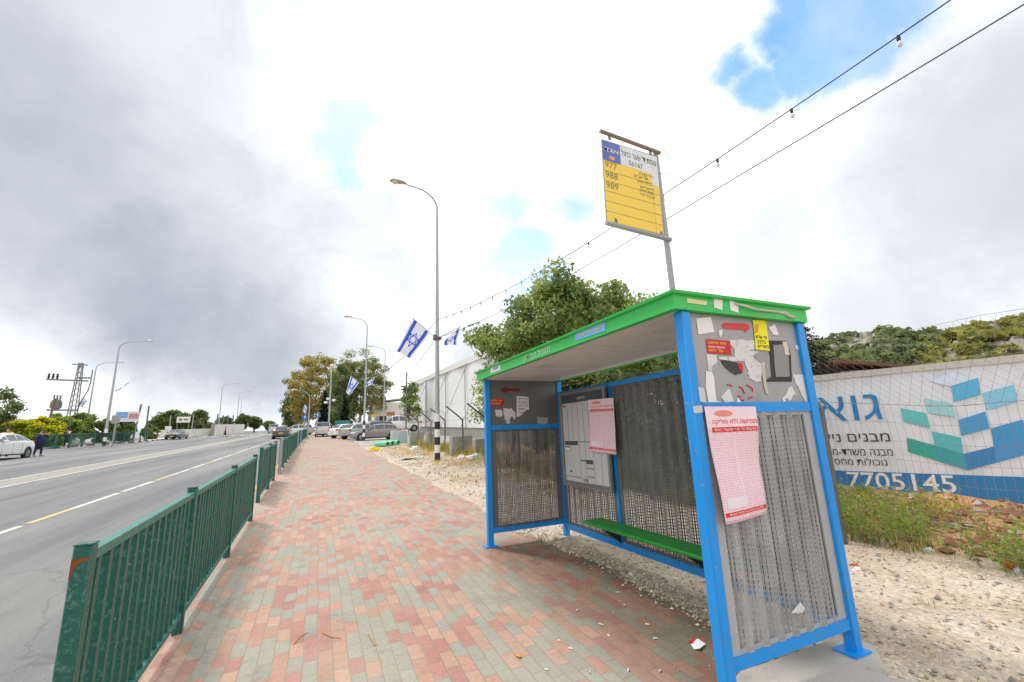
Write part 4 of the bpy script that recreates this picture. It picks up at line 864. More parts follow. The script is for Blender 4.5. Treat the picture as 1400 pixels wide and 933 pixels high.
# concrete footing
pts = [at_z(u, v, .125) for u, v in ((1012,916),(1060,900),(1143,871),(1175,872),(1197,884),(1205,903),(1214,925))]
base_pts = [V((p.x, p.y, 0)) for p in pts]+[V((3.03,1.45,0)), V((2.2,1.35,0)), V((1.85,1.5,0)), V((1.86,1.85,0))]
mb = MB(); c = sum(base_pts, V())/len(base_pts); k = len(base_pts)
vs = [(p.x+(p.x-c.x)*.05, p.y+(p.y-c.y)*.12, -.1) for p in base_pts]+[(p.x+(p.x-c.x)*.035, p.y+(p.y-c.y)*.09, .085) for p in base_pts]+[(p.x, p.y, .118) for p in base_pts]+[(c.x+(p.x-c.x)*.9, c.y+(p.y-c.y)*.86, .124) for p in base_pts]
mb.add(vs, [(r*k+i, r*k+(i+1) % k, (r+1)*k+(i+1) % k, (r+1)*k+i) for r in range(3) for i in range(k)]+[tuple(range(3*k, 4*k))])
o = mb.build('concrete_footing', concrete, smooth=True); autosmooth(o, 35); tag(o, 'low pale concrete footing under the near end of the bus shelter', 'concrete footing')
bm = bmesh.new(); bm.from_mesh(o.data); bmesh.ops.recalc_face_normals(bm, faces=bm.faces); bm.to_mesh(o.data); bm.free()

# ================================================================== GREEN RAILINGS
def railing(name, label, posts, h, mp, mr, group, bars=.112, infill=None, post_w=.07, bar=.030, skip_last=False):
    """posts: list of (x, y, ground z)"""
    p0 = V(posts[0]); t = thing(name, label, 'railing', p0, 0, group)
    for i, p in enumerate(posts):
        p = V(p); mb = MB(); mb.box((p.x, p.y, p.z+h/2+.01), (post_w, post_w, h+.02), bev=.006)
        mb.box((p.x, p.y, p.z+h+.024), (post_w+.002, post_w+.002, .008), bev=.002); autosmooth(mb.build('post', mp, t))
    for a, b in zip(posts[:-1], posts[1:]):
        a, b = V(a), V(b); d = (b-a).normalized(); e = d*(post_w/2)
        mb = MB(); mb.bar(a+e+V((0,0,h-.03)), b-e+V((0,0,h-.03)), .045, .04); mb.bar(a+e+V((0,0,.15)), b-e+V((0,0,.15)), .045, .035); mb.build('rail', mr, t)
        n = max(2, int((b-a).length/bars)); mb = MB()
        for k in range(1, n):
            q = a+(b-a)*(k/n); mb.box((q.x+rnd.uniform(-.003,.003), q.y, q.z+.165+(h-.055-.165)/2), (bar, bar*1.15, h-.055-.165), Matrix.Rotation(rnd.uniform(-.006,.006), 3, 'X'))
        mb.build('bar_panel', infill or mp, t)
    return t
fx = lambda y: -.87-.012*(y-3)
GR = 'green railings along the near kerb'
ysn = [2.49, 4.28, 6.32, 8.42]
f1 = railing('green_railing', 'dark green barred railing standing nearest, peeling paint on its end post', [(fx(y), y, street(y)-.02) for y in ysn], 1.03, fence_green, fence_rail, GR, post_w=.062)
mb = MB(); p = V((fx(2.49), 2.49, street(2.49)+.985)); mb.slab([(p.x-.029, p.y-.0322, p.z), (p.x+.029, p.y-.0322, p.z), (p.x+.024, p.y-.0322, p.z-.012), (p.x+.004, p.y-.0322, p.z-.018), (p.x-.012, p.y-.0322, p.z-.03), (p.x-.024, p.y-.0322, p.z-.075), (p.x-.029, p.y-.0322, p.z-.08)], .001, (0,-1,0)); mb.build('rust_patch', rust, f1)
ysn = [10.3, 12.3, 14.0]
railing('green_railing', 'short second green railing past the gap, ending at a pale post', [(fx(y)-.08, y, street(y)-.02) for y in ysn], 1.06, fence_green, fence_rail, GR)
ysn = [16.0+2.05*k for k in range(9)]
railing('green_railing', 'long third green railing running up the sidewalk behind the pale post', [(fx(y)-.06, y, street(y)-.02) for y in ysn], 1.06, fence_green, fence_rail, GR)
ysn = [33.6, 35.7, 37.8, 39.9]
railing('green_railing', 'fourth green railing just before the blue barrier', [(fx(y)-.06, y, street(y)-.02) for y in ysn], 1.06, fence_green, fence_rail, GR, bars=.2)
ysn = [41.2, 43.4, 45.6]
railing('blue_barrier', 'blue painted barrier between two green railings far along the sidewalk', [(fx(y)-.02, y, street(y)-.02) for y in ysn], 1.0, fence_blue, fence_blue, GR, bars=.12, bar=.06)
ysn = [47.5, 50, 52.5, 55, 57.5]
railing('green_railing', 'farthest green railing just beyond the blue barrier', [(fx(y)+.04*(y-47), y, street(y)-.02) for y in ysn], 1.06, fence_green, fence_rail, GR, bars=.2)
for y, lb in ((15.6, 'pale grey bare post between the second and third railings'), (33.0, 'pale grey bare post before the fourth railing'), (40.6, 'pale grey post at the start of the blue barrier')):
    mb = MB(); mb.cyl((fx(y)-.02, y, street(y)-.05), (fx(y)-.02, y, street(y)+1.12), .04, n=12); o = mb.build('metal_post', galv, origin=V((fx(y)-.02, y, street(y)))); autosmooth(o); tag(o, lb, 'post')
E2 = 1
# ================================================================== VEGETATION
def leaf_cloud(mb, pts, size, r, aspect=.5, flat=.35, mi=0):
    """pts: (centre, outward) ; each gets one leaf-like quad"""
    v, f = mb.v, mb.f
    for p, nrm in pts:
        n = (V((r.gauss(0,1), r.gauss(0,1), r.gauss(0,1)))*.6 + nrm*.5 + V((0,0,flat))).normalized()
        a = n.orthogonal().normalized(); th = r.uniform(0, 6.283); a = (Matrix.Rotation(th, 3, n) @ a); b = n.cross(a)
        s = size*r.uniform(.55, 1.35); a = a*s; b = b*s*aspect; o = len(v)
        v.append(tuple(p-a)); v.append(tuple(p+b)); v.append(tuple(p+a*1.0)); v.append(tuple(p-b)); f.append((o, o+1, o+2, o+3)); mb.m.append(mi)
def crown_points(r, centre, rad, n_clump, per, clump_r, fill=.75, squash=.7, seed=0, low_cut=-1.):
    out_ = []; tips = []
    for i in range(n_clump):
        for _ in range(20):
            d = V((r.gauss(0,1), r.gauss(0,1), r.gauss(0,1))).normalized()
            if d.z > low_cut: break
        k = (r.random()**(1/3.0))*fill+(1-fill)*r.random() if r.random() < .35 else r.uniform(.72, 1.0)
        wob = 1+.2*noise.noise(d*1.9+V((seed, 0, 0)))+.12*noise.noise(d*5+V((0, seed, 0)))
        c = V(centre)+V((d.x*rad[0], d.y*rad[1], d.z*rad[2]))*k*wob; tips.append(c)
        cr = clump_r*r.uniform(.55, 1.25)
        for j in range(int(per*r.uniform(.5, 1.4))):
            e = V((r.gauss(0,1), r.gauss(0,1), r.gauss(0,1))).normalized(); q = r.random()**.45
            out_.append((c+V((e.x, e.y, e.z*squash))*cr*q, e*.8+d*.4))
    return out_, tips
def tree(name, label, base, height, crown_r, crown_c, mats, n_clump=60, per=120, clump_r=.6, leaf=.09, trunk_r=.16, group=None, seed=1, bk=None, aspect=.5, cat='tree', low_cut=-1., limbs=12, squash=.7, mixp=.25):
    r = random.Random(seed); base = V(base); t = thing(name, label, cat, base, 0, group)
    cc = base+V(crown_c); pts, tips = crown_points(r, cc, crown_r, n_clump, per, clump_r, seed=seed, low_cut=low_cut, squash=squash)
    mb = MB(); r.shuffle(pts)
    mats = mats if isinstance(mats, (list, tuple)) else [mats]
    if len(mats) > 1:
        a = []; b = []
        for p in pts: (b if noise.noise(p[0]*.9+V((seed,)*3)) > .12 else a).append(p)
        leaf_cloud(mb, a, leaf, r, aspect, mi=0); leaf_cloud(mb, b, leaf, r, aspect, mi=1)
    else: leaf_cloud(mb, pts, leaf, r, aspect)
    mb.build('crown', mats, t)
    mb = MB(); fork = base+V((0,0,max(.3, crown_c[2]-crown_r[2]*.75)))
    mb.tube([base-V((0,0,.2)), base+(fork-base)*.5+V((r.uniform(-.1,.1), r.uniform(-.1,.1), 0)), fork], [trunk_r*1.2, trunk_r, trunk_r*.85], 9)
    for i in range(limbs):
        tip = tips[i*len(tips)//limbs]; mid = fork+(tip-fork)*.5+V((r.uniform(-.3,.3), r.uniform(-.3,.3), r.uniform(0,.4)))*min(1, crown_r[0]*.4)
        mb.tube([fork, fork+(mid-fork)*.5+V((0,0,.1)), mid, tip], [trunk_r*.6, trunk_r*.42, trunk_r*.25, trunk_r*.06], 6)
    mb.build('trunk', bk or bark, t, smooth=True)
    return t
lf_oak = leafmat('broad_leaf_green', srgb('#788f50'), .45); lf_oak2 = leafmat('broad_leaf_light', srgb('#a3b56c'), .4)
lf_dark = leafmat('dark_leaf_green', srgb('#687b4a'), .4); lf_olive = leafmat('olive_leaf', srgb('#7c8760'), .35)
lf_gum = leafmat('gum_leaf', srgb('#7f8c58'), .35); lf_gold = leafmat('gum_leaf_gold', srgb('#c2ad5c'), .3); lf_goldg = leafmat('gum_leaf_yellow_green', srgb('#a3a058'), .3); lf_yel = leafmat('broom_flower', srgb('#ecd800'), .2)
lf_con = leafmat('conifer_needles', srgb('#2f3d2a'), .4); lf_fresh = leafmat('fresh_leaf', srgb('#86a13e'), .35)

b = at_d(800, 15.0, off=.1)
tree('broadleaf_tree', 'large bushy green tree rising behind the bus shelter roof', b, 7.2, (3.35, 3.1, 2.35), (0, 0, 3.85), [lf_oak, lf_oak2, ], n_clump=270, per=260, clump_r=.62, leaf=.075, trunk_r=.2, seed=4, limbs=24)
b = at_d(935, 10.5, off=.1)
tree('broadleaf_tree', 'smaller dense dark green tree close behind the rear wall of the shelter', b, 4, (2.0, 2.0, 1.75), (0, 0, 1.75), [lf_dark, lf_oak], n_clump=80, per=200, clump_r=.5, leaf=.06, trunk_r=.1, seed=9)
for (u_, D_, w_, h_, sd__, lb_) in ((820, 12.5, 1.5, 1.9, 41, 'dense dark shrub seen through the rear wall behind the timetable'), (868, 10.8, 1.5, 2.0, 42, 'dense dark shrub seen through the middle rear panel of the shelter'), (965, 9.6, 1.3, 1.9, 43, 'leafy shrub by the wire fence near the end of the rear wall'), (775, 15.5, 1.5, 1.8, 44, 'shrub at the foot of the large tree behind the shelter corner')):
    b = at_d(u_, D_, off=.05); tree('shrub', lb_, b, h_, (w_, w_*1.1, h_*.52), (0, 0, h_*.52), [lf_dark, lf_oak], n_clump=60, per=170, clump_r=.42, leaf=.05, trunk_r=.05, seed=sd__, cat='bush', limbs=6, group='shrubs behind the shelter')
b = at_d(700, 20, off=.0)
tree('broadleaf_tree', 'loose young tree with light leaves at the edge of the big tree', b, 4.3, (1.9, 1.9, 1.8), (0, 0, 2.7), [lf_oak2, lf_oak], n_clump=60, per=110, clump_r=.5, leaf=.08, trunk_r=.09, seed=12)
b = at_d(558, 52)
tree('broadleaf_tree', 'yellow green tree at the far corner of the white tarpaulin hall', b, 8, (.9, 1.3, 2.9), (.3, 0, 3.7), [lf_oak, lf_fresh], n_clump=30, per=50, clump_r=.75, leaf=.2, trunk_r=.12, seed=13)
# eucalyptus pair
b = at_d(421, 78)
tree('eucalyptus_tree', 'golden brown eucalyptus beside the end of the road', b, 13, (4.2, 4.4, 6.0), (.6, 0, 7.2), [lf_goldg, lf_gold], n_clump=150, per=120, clump_r=1.0, leaf=.17, trunk_r=.2, bk=bark, seed=21, low_cut=-.9, limbs=12)
b = at_d(403, 82)
tree('eucalyptus_tree', 'dark green lower tree at the foot of the golden eucalyptus', b, 9, (2.6, 2.8, 4.2), (0, 0, 4.6), [lf_dark, lf_gum], n_clump=70, per=100, clump_r=.9, leaf=.18, trunk_r=.16, bk=bark, seed=22)
b = at_d(492, 72)
tree('eucalyptus_tree', 'tall wide dark eucalyptus behind the parked cars', b, 12, (4.4, 4.4, 5.6), (0, 0, 6.9), [lf_gum, lf_goldg], n_clump=170, per=120, clump_r=.95, leaf=.17, trunk_r=.22, bk=bark_pale, seed=23, low_cut=-.75, limbs=14)
b = at_d(466, 68)
tree('eucalyptus_tree', 'narrower dark green eucalyptus left of the tall wide one', b, 10, (2.4, 2.6, 4.8), (0, 0, 5.2), [lf_dark, lf_gum], n_clump=90, per=110, clump_r=.85, leaf=.17, trunk_r=.16, bk=bark_pale, seed=24)['label'] = 'narrower dark green eucalyptus between the golden one and the tall wide one'
def conifer(name, label, base, h, rad, seed, m=lf_con, leaf=.07, levels=22, group=None, dens=1.):
    r = random.Random(seed); base = V(base); t = thing(name, label, 'tree', base, 0, group); mb = MB(); br = MB()
    br.tube([base-V((0,0,.2)), base+V((0,0,h*.6)), base+V((0,0,h))], [h*.022, h*.014, .01], 8)
    for i in range(levels):
        k = i/levels; z = h*(.08+.9*k); R = rad*(1-k)**.85*r.uniform(.75, 1.1)+.05
        for j in range(int(9*(1-k)+5)):
            a = r.uniform(0, 6.28); L_ = R*r.uniform(.6, 1.12); o = base+V((0,0,z)); tip = o+V((math.cos(a)*L_, math.sin(a)*L_, -L_*.12+L_*.1*r.uniform(-1,1)))
            br.tube([o, tip], [.02*(1-k)+.006, .004], 4); pts = []
            for q in range(int((26*L_/rad+8)*dens)):
                s = r.random()**.6; p = o+(tip-o)*s; wv = V((r.gauss(0,1), r.gauss(0,1), r.gauss(-.35,.5)))*(.07*h/5+.10*L_*(1-s*.5)); pts.append((p+wv, V((0,0,.3))))
            leaf_cloud(mb, pts, leaf, r, .35)
    mb.build('crown', m, t); br.build('trunk', bark, t); return t
b = at_d(1113, 19.); b.z = .6
conifer('conifer_tree', 'dark pointed conifer rising beside the hill behind the white trailer', b, 4.9, 2.5, 31, levels=34, leaf=.07, dens=2.4)
for (u, h_, lb) in ((442, 6.2, 'slim dark cypress in front of the golden eucalyptus'), (470, 5.6, 'slim dark cypress between the camera pole and the parked cars')):
    b = at_d(u, 62); conifer('cypress_tree', lb, b, h_, 1.1, u, levels=22, leaf=.16, group='cypresses by the car park')
# hill scrub: reads as one mass
r = random.Random(5); mb = MB()
for i in range(1900):
    az = r.uniform(50, 84); d = r.choice([r.uniform(85, 190), r.uniform(120, 200), r.uniform(60,100)]); x, y = d*math.sin(R_(az)), d*math.cos(R_(az))
    z = street(min(y, 60))-1.0+hill_h(az, d)+(noise.noise(V((x*.05, y*.05, 2)))*1.2)
    if noise.noise(V((az*.35, d*.03, 8))) < -.2: continue
    R = r.choice((r.uniform(.6, 1.4), r.uniform(1.2, 2.6)))*(.6+d/250); c = V((x, y, z+R*.4)); mi = r.choice((0, 1, 2)) if az < 66.5+4*noise.noise(V((d*.05,az*.2,0))) else r.choice((2, 3, 3)); pts = []
    for j in range(40):
        e = V((r.gauss(0,1), r.gauss(0,1), abs(r.gauss(0,1)))).normalized(); pts.append((c+V((e.x, e.y, e.z*.75))*R*r.uniform(.7, 1.05), e))
    leaf_cloud(mb, pts, R*.33, r, .75, mi=mi)
tag(mb.build('hill_shrubbery', [lf_olive, lf_dark, lf_gum, leafmat('pine_green', srgb('#93964a'), .35)]), 'olive and dark green scrub covering the rocky hill behind the trailer', kind='stuff')
mb = MB()
for i in range(260):
    az = r.uniform(52, 84); d = r.uniform(110, 195); x, y = d*math.sin(R_(az)), d*math.cos(R_(az)); z = street(min(y, 60))-1.0+hill_h(az, d)+(noise.noise(V((x*.05, y*.05, 2)))*1.2)
    mb.box((x, y, z+.3), (r.uniform(.8, 2.8), r.uniform(.8, 2.5), r.uniform(.8, 2.2)), Matrix.Rotation(r.uniform(0,3), 3, 'Z') @ Matrix.Rotation(r.uniform(-.4,.4), 3, 'X'), taper=.6)
tag(mb.build('hill_rocks', mat('limestone', srgb('#a5a096'), rough=.9, var=.2, scale=.5)), 'pale limestone outcrops scattered over the hillside', kind='stuff')
# houses on the hill
def hill_house(u, d, vbase, sx, sy, sz, col, lb):
    rr = ray(u, vbase); k = d/math.hypot(rr.x, rr.y); p = rr*k+CAM
    t = thing('hill_house', lb, 'house', p, R_(20), 'houses on the hill'); mb = MB(); W = world_of(t)
    mb.box((0,0,sz/2-1), (sx, sy, sz+2)); mb.v = [tuple(W @ V(q)) for q in mb.v]; mb.build('wall', mat('house_wall_'+col[1:], srgb(col), rough=.8), t)
    mb = MB(); mb.box((0,0,sz+.15), (sx+.4, sy+.4, .3)); mb.v = [tuple(W @ V(q)) for q in mb.v]; mb.build('roof', mat('flat_roof', srgb('#b8a994'), rough=.9), t)
    for i in range(max(2, int(sx/3))):
        for s in (-1,):
            mb = MB(); mb.box((-sx/2+1.5+i*(sx-3)/max(1, int(sx/3)-1), s*(sy/2+.02), sz*.55), (1.1, .06, 1.2)); mb.v = [tuple(W @ V(q)) for q in mb.v]; mb.build('window', dark, t)
    for i in range(2):
        mb = MB(); mb.box((-(sx/2+.02), -sy/4+i*sy/2, sz*.55), (.06, 1.1, 1.2)); mb.v = [tuple(W @ V(q)) for q in mb.v]; mb.build('window', dark, t)
hill_house(1389, 190, 454, 8, 6, 3.4, '#c9a98a', 'small tan house near the top of the hill behind the trailer')
hill_house(1415, 185, 452, 7, 6, 3.2, '#d1b699', 'second tan house a little lower along the hilltop')
# brown roofed shed behind the trailer
c = on_plane(1172, 505, V((24, 13.5, 0)), V((.8,.6,0)))
t = thing('shed', 'low shed with a brown sloping roof beside the conifer', 'shed', V((c.x, c.y, .3)), R_(-38))
W = world_of(t); zr = c.z-.3
mb = MB(); mb.box((0,0,zr/2-.1), (2.6, 3, zr-.2)); mb.v = [tuple(W @ V(q)) for q in mb.v]; mb.build('wall', concrete_dk, t)
mb = MB(); mb.add([W @ V(p) for p in ((-1.6,-1.8,zr+.35),(1.6,-1.8,zr-.15),(1.6,1.8,zr-.15),(-1.6,1.8,zr+.35),(-1.6,-1.8,zr+.20),(1.6,-1.8,zr-.3),(1.6,1.8,zr-.3),(-1.6,1.8,zr+.20))], [(0,1,2,3),(7,6,5,4),(0,4,5,1),(1,5,6,2),(2,6,7,3),(3,7,4,0)]); mb.build('roof', mat('brown_roof', srgb('#6a4a40'), rough=.8), t)

# ================================================================== TRAILER WITH THE PRINTED CURTAIN
PC = V((11.28, 4.6, 0)); DC = V((-.289, .957, 0)).normalized(); NC = V((-DC.y, DC.x, 0))   # NC points to the street
if NC.x > 0: NC = -NC
def cp(u, v, o=0.): return on_plane(u, v, PC+NC*o, NC)
ztop = cp(1300, 494.8).z; zbot = -.25
print('trailer top', ztop, cp(1120, 512).z, cp(1390, 487).z, cp(1200, 645).z, cp(1390, 654).z)
def cs(p): return (p-PC).dot(DC)
s_far = cs(cp(1062, 500)); s_near = -7.2
tr = thing('trailer', 'long white trailer body with a printed blue and teal curtain behind the wire fence', 'trailer', PC+DC*(s_far+s_near)/2)
def cpt(s, z, o=0.): p = PC+DC*s+NC*o; return V((p.x, p.y, z))
def cbox(s0, s1, z0, z1, o0, o1):
    mb = MB(); mb.slab([cpt(s0,z0,o0), cpt(s1,z0,o0), cpt(s1,z1,o0), cpt(s0,z1,o0)], abs(o1-o0), NC*(1 if o1 > o0 else -1)); return mb
cbox(s_near, s_far, zbot, ztop-.05, -2.4, -.01).build('body', white_p, tr)
cbox(s_near-.03, s_far+.03, ztop-.13, ztop, -2.43, .03).build('top_rail', mat('dull_white_rail', srgb('#c0bfb8'), rough=.6), tr)
# curtain with slight vertical ripples
mb = MB(); n = 90
for i in range(n+1):
    s = s_near+.02+(s_far-s_near-.04)*i/n
    for z in (zbot+.02, 0.0, .7, ztop-.13): mb.v.append(tuple(cpt(s, z, .004+.006*math.sin(s*6)+.004*math.sin(s*17+z))))
mb.f = [(i*4+j, i*4+j+1, (i+1)*4+j+1, (i+1)*4+j) for i in range(n) for j in range(3)]; mb.m = [0]*len(mb.f)
cur = mb.build('curtain', mat('curtain_white', srgb('#dfe3ec'), rough=.45, var=.05, scale=2, dirt=srgb('#c2c6cf'), dirt_amt=.5, dscale=2), tr, smooth=True)
cuts = sorted([s_near+.03, s_far-.03])
zb = (cp(1149, 642.2).z+cp(1380, 653.5).z)/2
mb = MB(); mb.slab([cpt(s_near+.03, zbot+.03, .018), cpt(s_far-.03, zbot+.03, .018), cpt(s_far-.03, zb, .018), cpt(s_near+.03, zb, .018)], .002, NC); mb.build('blue_band', mat('band_blue', srgb('#2e7ab4'), rough=.45), cur)
def z5(x, y): return (1090+x/2.59, 420+y/2.59)
LOGO = [(((460,262),(545,232),(640,250),(552,283)), '#d3e2f2'), (((545,280),(640,250),(650,310),(555,336)), '#58b3df'), (((655,305),(768,274),(780,335),(670,366)), '#86c8e6'),
        (((570,400),(666,370),(682,430),(580,456)), '#4b9bd0'), (((685,430),(800,398),(812,462),(696,494)), '#3f97d0'), (((590,520),(696,494),(706,551),(605,578)), '#3d83bf'), (((696,494),(905,435),(915,494),(706,551)), '#4c94cb'),
        (((365,357),(457,376),(470,429),(376,405)), '#62c4c3'), (((450,325),(545,340),(560,390),(462,375)), '#9ed4dc'), (((475,440),(580,462),(587,520),(487,490)), '#5cb9c5'),
        (((387,462),(487,490),(497,545),(392,512)), '#35a898'), (((487,490),(590,520),(605,578),(497,545)), '#3f9fae')]
for k, (pts, col) in enumerate(LOGO):
    P = [cp(*z5(*q), .0185) for q in pts]; mb = MB(); mb.slab(P, .0015, NC); o = mb.build('emblem', mat('print_'+col[1:], srgb(col), rough=.45, var=.04), cur)
def ctext(body, u0, u1, v, hpx, m, rev=True, bold=0.):
    a, b_ = cp(u0, v, .021), cp(u1, v, .021); hh = abs(cp((u0+u1)/2, v-hpx/2).z-cp((u0+u1)/2, v+hpx/2).z)
    z = (a.z+b_.z)/2; c = (a+b_)/2
    return text_ob('lettering', heb(body) if rev else body, hh*1.42, c, -DC, (0,0,1), m, cur, width=(b_-a).length, bold=bold)
band_blue2 = mat('letter_blue', srgb('#1b82c2'), rough=.45)
ctext('גוא', 1119, 1203, 558, 40, band_blue2, bold=.0)
ctext('מבנים ניי', 1133, 1216.5, 598.5, 13, ink); ctext('מבנה משרד-מג', 1134, 1221, 618.5, 10, ink); ctext('נוכולות מחסנ', 1136, 1213, 632, 9, ink)
ctext('7705145', 1160, 1306, 660, 22, paper_white, rev=False, bold=.004)

# ================================================================== WIRE FENCE WITH BENT POSTS
FX = 5.6
wf = thing('wire_fence', 'sagging rusty wire fence on bent steel posts behind the shelter', 'fence', (FX, 10, street(10)))
PY = [-3.0, .2, 3.33, 6.5, 9.4, 12.2, 15.0, 17.8, 20.7, 23.65, 27.0]
OUT = V((-.72, 0, .56))
for y in PY:
    lean = rnd.uniform(-.03, .03); b_ = V((FX, y, street(y)-.2)); t_ = V((FX+lean, y+lean, street(y)+1.56)); mb = MB()
    mb.bar(b_, t_, .055, .055, up=V((0,1,0))); mb.bar(t_-V((0,0,.03)), t_+OUT*.28+V((0,0,.0)), .055, .055, up=V((0,1,0)))
    mb.build('fence_post', galv_dark, wf)
    mb = MB(); mb.bar(t_+OUT*.26, t_+OUT, .05, .035, up=V((0,1,0))); mb.build('outrigger', mat('black_angle_iron', srgb('#3b3c3e'), rough=.6), wf)
wirem = mat('rusty_wire', srgb('#8a8177'), rough=.7, var=.3, scale=10, dirt=srgb('#6a4a35'), dirt_amt=.5)
def wire(mb, pts, r):      # three-sided thread
    mb.tube(pts, r, 3)
def fwarp(y, z):
    return .06*noise.noise(V((y*.9, z*1.5, 0)))+.03*noise.noise(V((y*2.3, z*3, 7)))
mb = MB(); y = -3.0
def ztopw(y):
    a = max([p for p in PY if p <= y+1e-6]+[-3.0]); b_ = min([p for p in PY if p > a]+[27.0]); k = (y-a)/max(.01, b_-a); return street(y)+1.62-.17*math.sin(math.pi*k)*(.6+.4*noise.noise(V((y, 0, 0))))
while y < 27:
    st_ = .065 if y < 6 else .2 if y < 14 else .3
    zt = ztopw(y); wire(mb, [(FX+fwarp(y, q), y+.03*noise.noise(V((y, q*2, 3))), street(y)+.02+(zt-street(y)-.02)*q) for q in (0, .25, .5, .75, 1)], .0014); y += st_
for k in range(9):
    q = k/8; ys_l = axis([(-3, 8, 44), (8, 27, 30)])
    wire(mb, [(FX+fwarp(yy, q), yy, street(yy)+.02+(ztopw(yy)-street(yy)-.02)*q) for yy in ys_l], .0016 if k < 8 else .003)
mb.build('wire_mesh', wirem, wf)
mb = MB()
for k in range(-4, 120):     # diagonal mesh on the outriggers
    y0 = -3+k*.085
    for dy in (1, -1):
        pts = []
        for q in (0, .5, 1):
            yy = y0+dy*q*.5
            if yy < -3 or yy > 6.6: continue
            pts.append((FX+OUT.x*q+fwarp(yy, 2+q), yy, ztopw(yy)+(OUT.z+.12)*q*(1 if q < 1 else 1+.15*noise.noise(V((yy*2, 0, 5))))))
        if len(pts) > 1: wire(mb, pts, .0011)
for q in (.0, 1.):
    for lo in (0,): wire(mb, [(FX+OUT.x*q+fwarp(yy, 2+q), yy, ztopw(yy)+(OUT.z+.12)*q) for yy in axis([(-3, 27, 100)])], .0018)
mb.build('wire_mesh', wirem, wf)
def coil(y0, y1, rad, step, zc, name, label):
    mb = MB(); pts = []; n = int((y1-y0)/step*10)
    for i in range(n): a = i/10*6.283; y = y0+(y1-y0)*i/n; pts.append((FX-.35+rad*math.cos(a)*(1+.2*noise.noise(V((y*3, 0, 0)))), y+.1*math.sin(a*.7), street(y)+zc+rad*math.sin(a)))
    mb.tube(pts, .006, 4); tag(mb.build(name, wirem), label, 'razor wire')
coil(20.5, 29.5, .33, .35, 1.75, 'razor_wire_coil', 'tangled coil of razor wire along the far top of the wire fence')

# ================================================================== WHITE TARPAULIN HALL
th_ = thing('tarpaulin_hall', 'tall white tarpaulin hall with tensioned straps beyond the wire fence', 'hall', (12, 45, street(45)))
tarp = mat('white_tarpaulin', srgb('#e9eaea'), rough=.5, var=.04, scale=.6, dirt=srgb('#cfd0cd'), dirt_amt=.4, dscale=.5)
def hz(y): return street(y)+ (7.05)
mb = MB(); n = 60
for i in range(n+1):
    y = 24+(61.2-24)*i/n; bul = .08*math.sin(i/n*math.pi*12)
    for z in (street(y)+.9, street(y)+2.2, street(y)+4.5, hz(y)-.5, ): mb.v.append((12+bul*(1 if z > street(y)+1 else 0), y, z))
mb.f = [(i*4+j, (i+1)*4+j, (i+1)*4+j+1, i*4+j+1) for i in range(n) for j in range(3)]; mb.m = [0]*len(mb.f)
mb.add([(12,61.2,street(61)+.9),(26,61.2,street(61)+.9),(26,61.2,hz(61)-.5),(12,61.2,hz(61)-.5)], [(0,1,2,3)]); mb.add([(12,24,street(24)+.9),(26,24,street(24)+.9),(26,24,hz(24)-.5),(12,24,hz(24)-.5)], [(3,2,1,0)])
mb.build('side_wall', tarp, th_)
mb = MB(); mb.add([(11.85,23.8,hz(24)-.55),(11.85,61.4,hz(61.2)-.55),(11.85,61.4,hz(61.2)),(11.85,23.8,hz(24)),(19,23.8,hz(24)+1.4),(19,61.4,hz(61.2)+1.4),(26.1,61.4,hz(61.2)),(26.1,23.8,hz(24))], [(0,1,2,3),(3,2,5,4),(4,5,6,7),(3,4,7)]); mb.build('roof', white_p, th_)
mb = MB(); mb.box((12.25, 42.6, street(42.6)+.35), (.35, 37.2, 1.7)); 
mb.v = [(x, y, z+street(y)-street(42.6)) for x, y, z in mb.v]; mb.build('plinth', concrete_dk, th_)
for y in (61.1, 52.7, 43.6, 37.0, 31.0):
    mb = MB(); mb.bar((11.87, y, street(y)+.9), (11.87, y, hz(y)-.5), .1, .12, up=V((0,1,0))); mb.build('pillar', mat('hall_post', srgb('#b8bbbd'), rough=.5), th_)
    if y < 60:
        mb = MB(); mb.bar((11.84, y-.1, hz(y)-1.), (10.2, y+2.2, street(y)+1.0), .035, .03); mb.build('strap', mat('strap_grey', srgb('#8e918c'), rough=.7), th_)
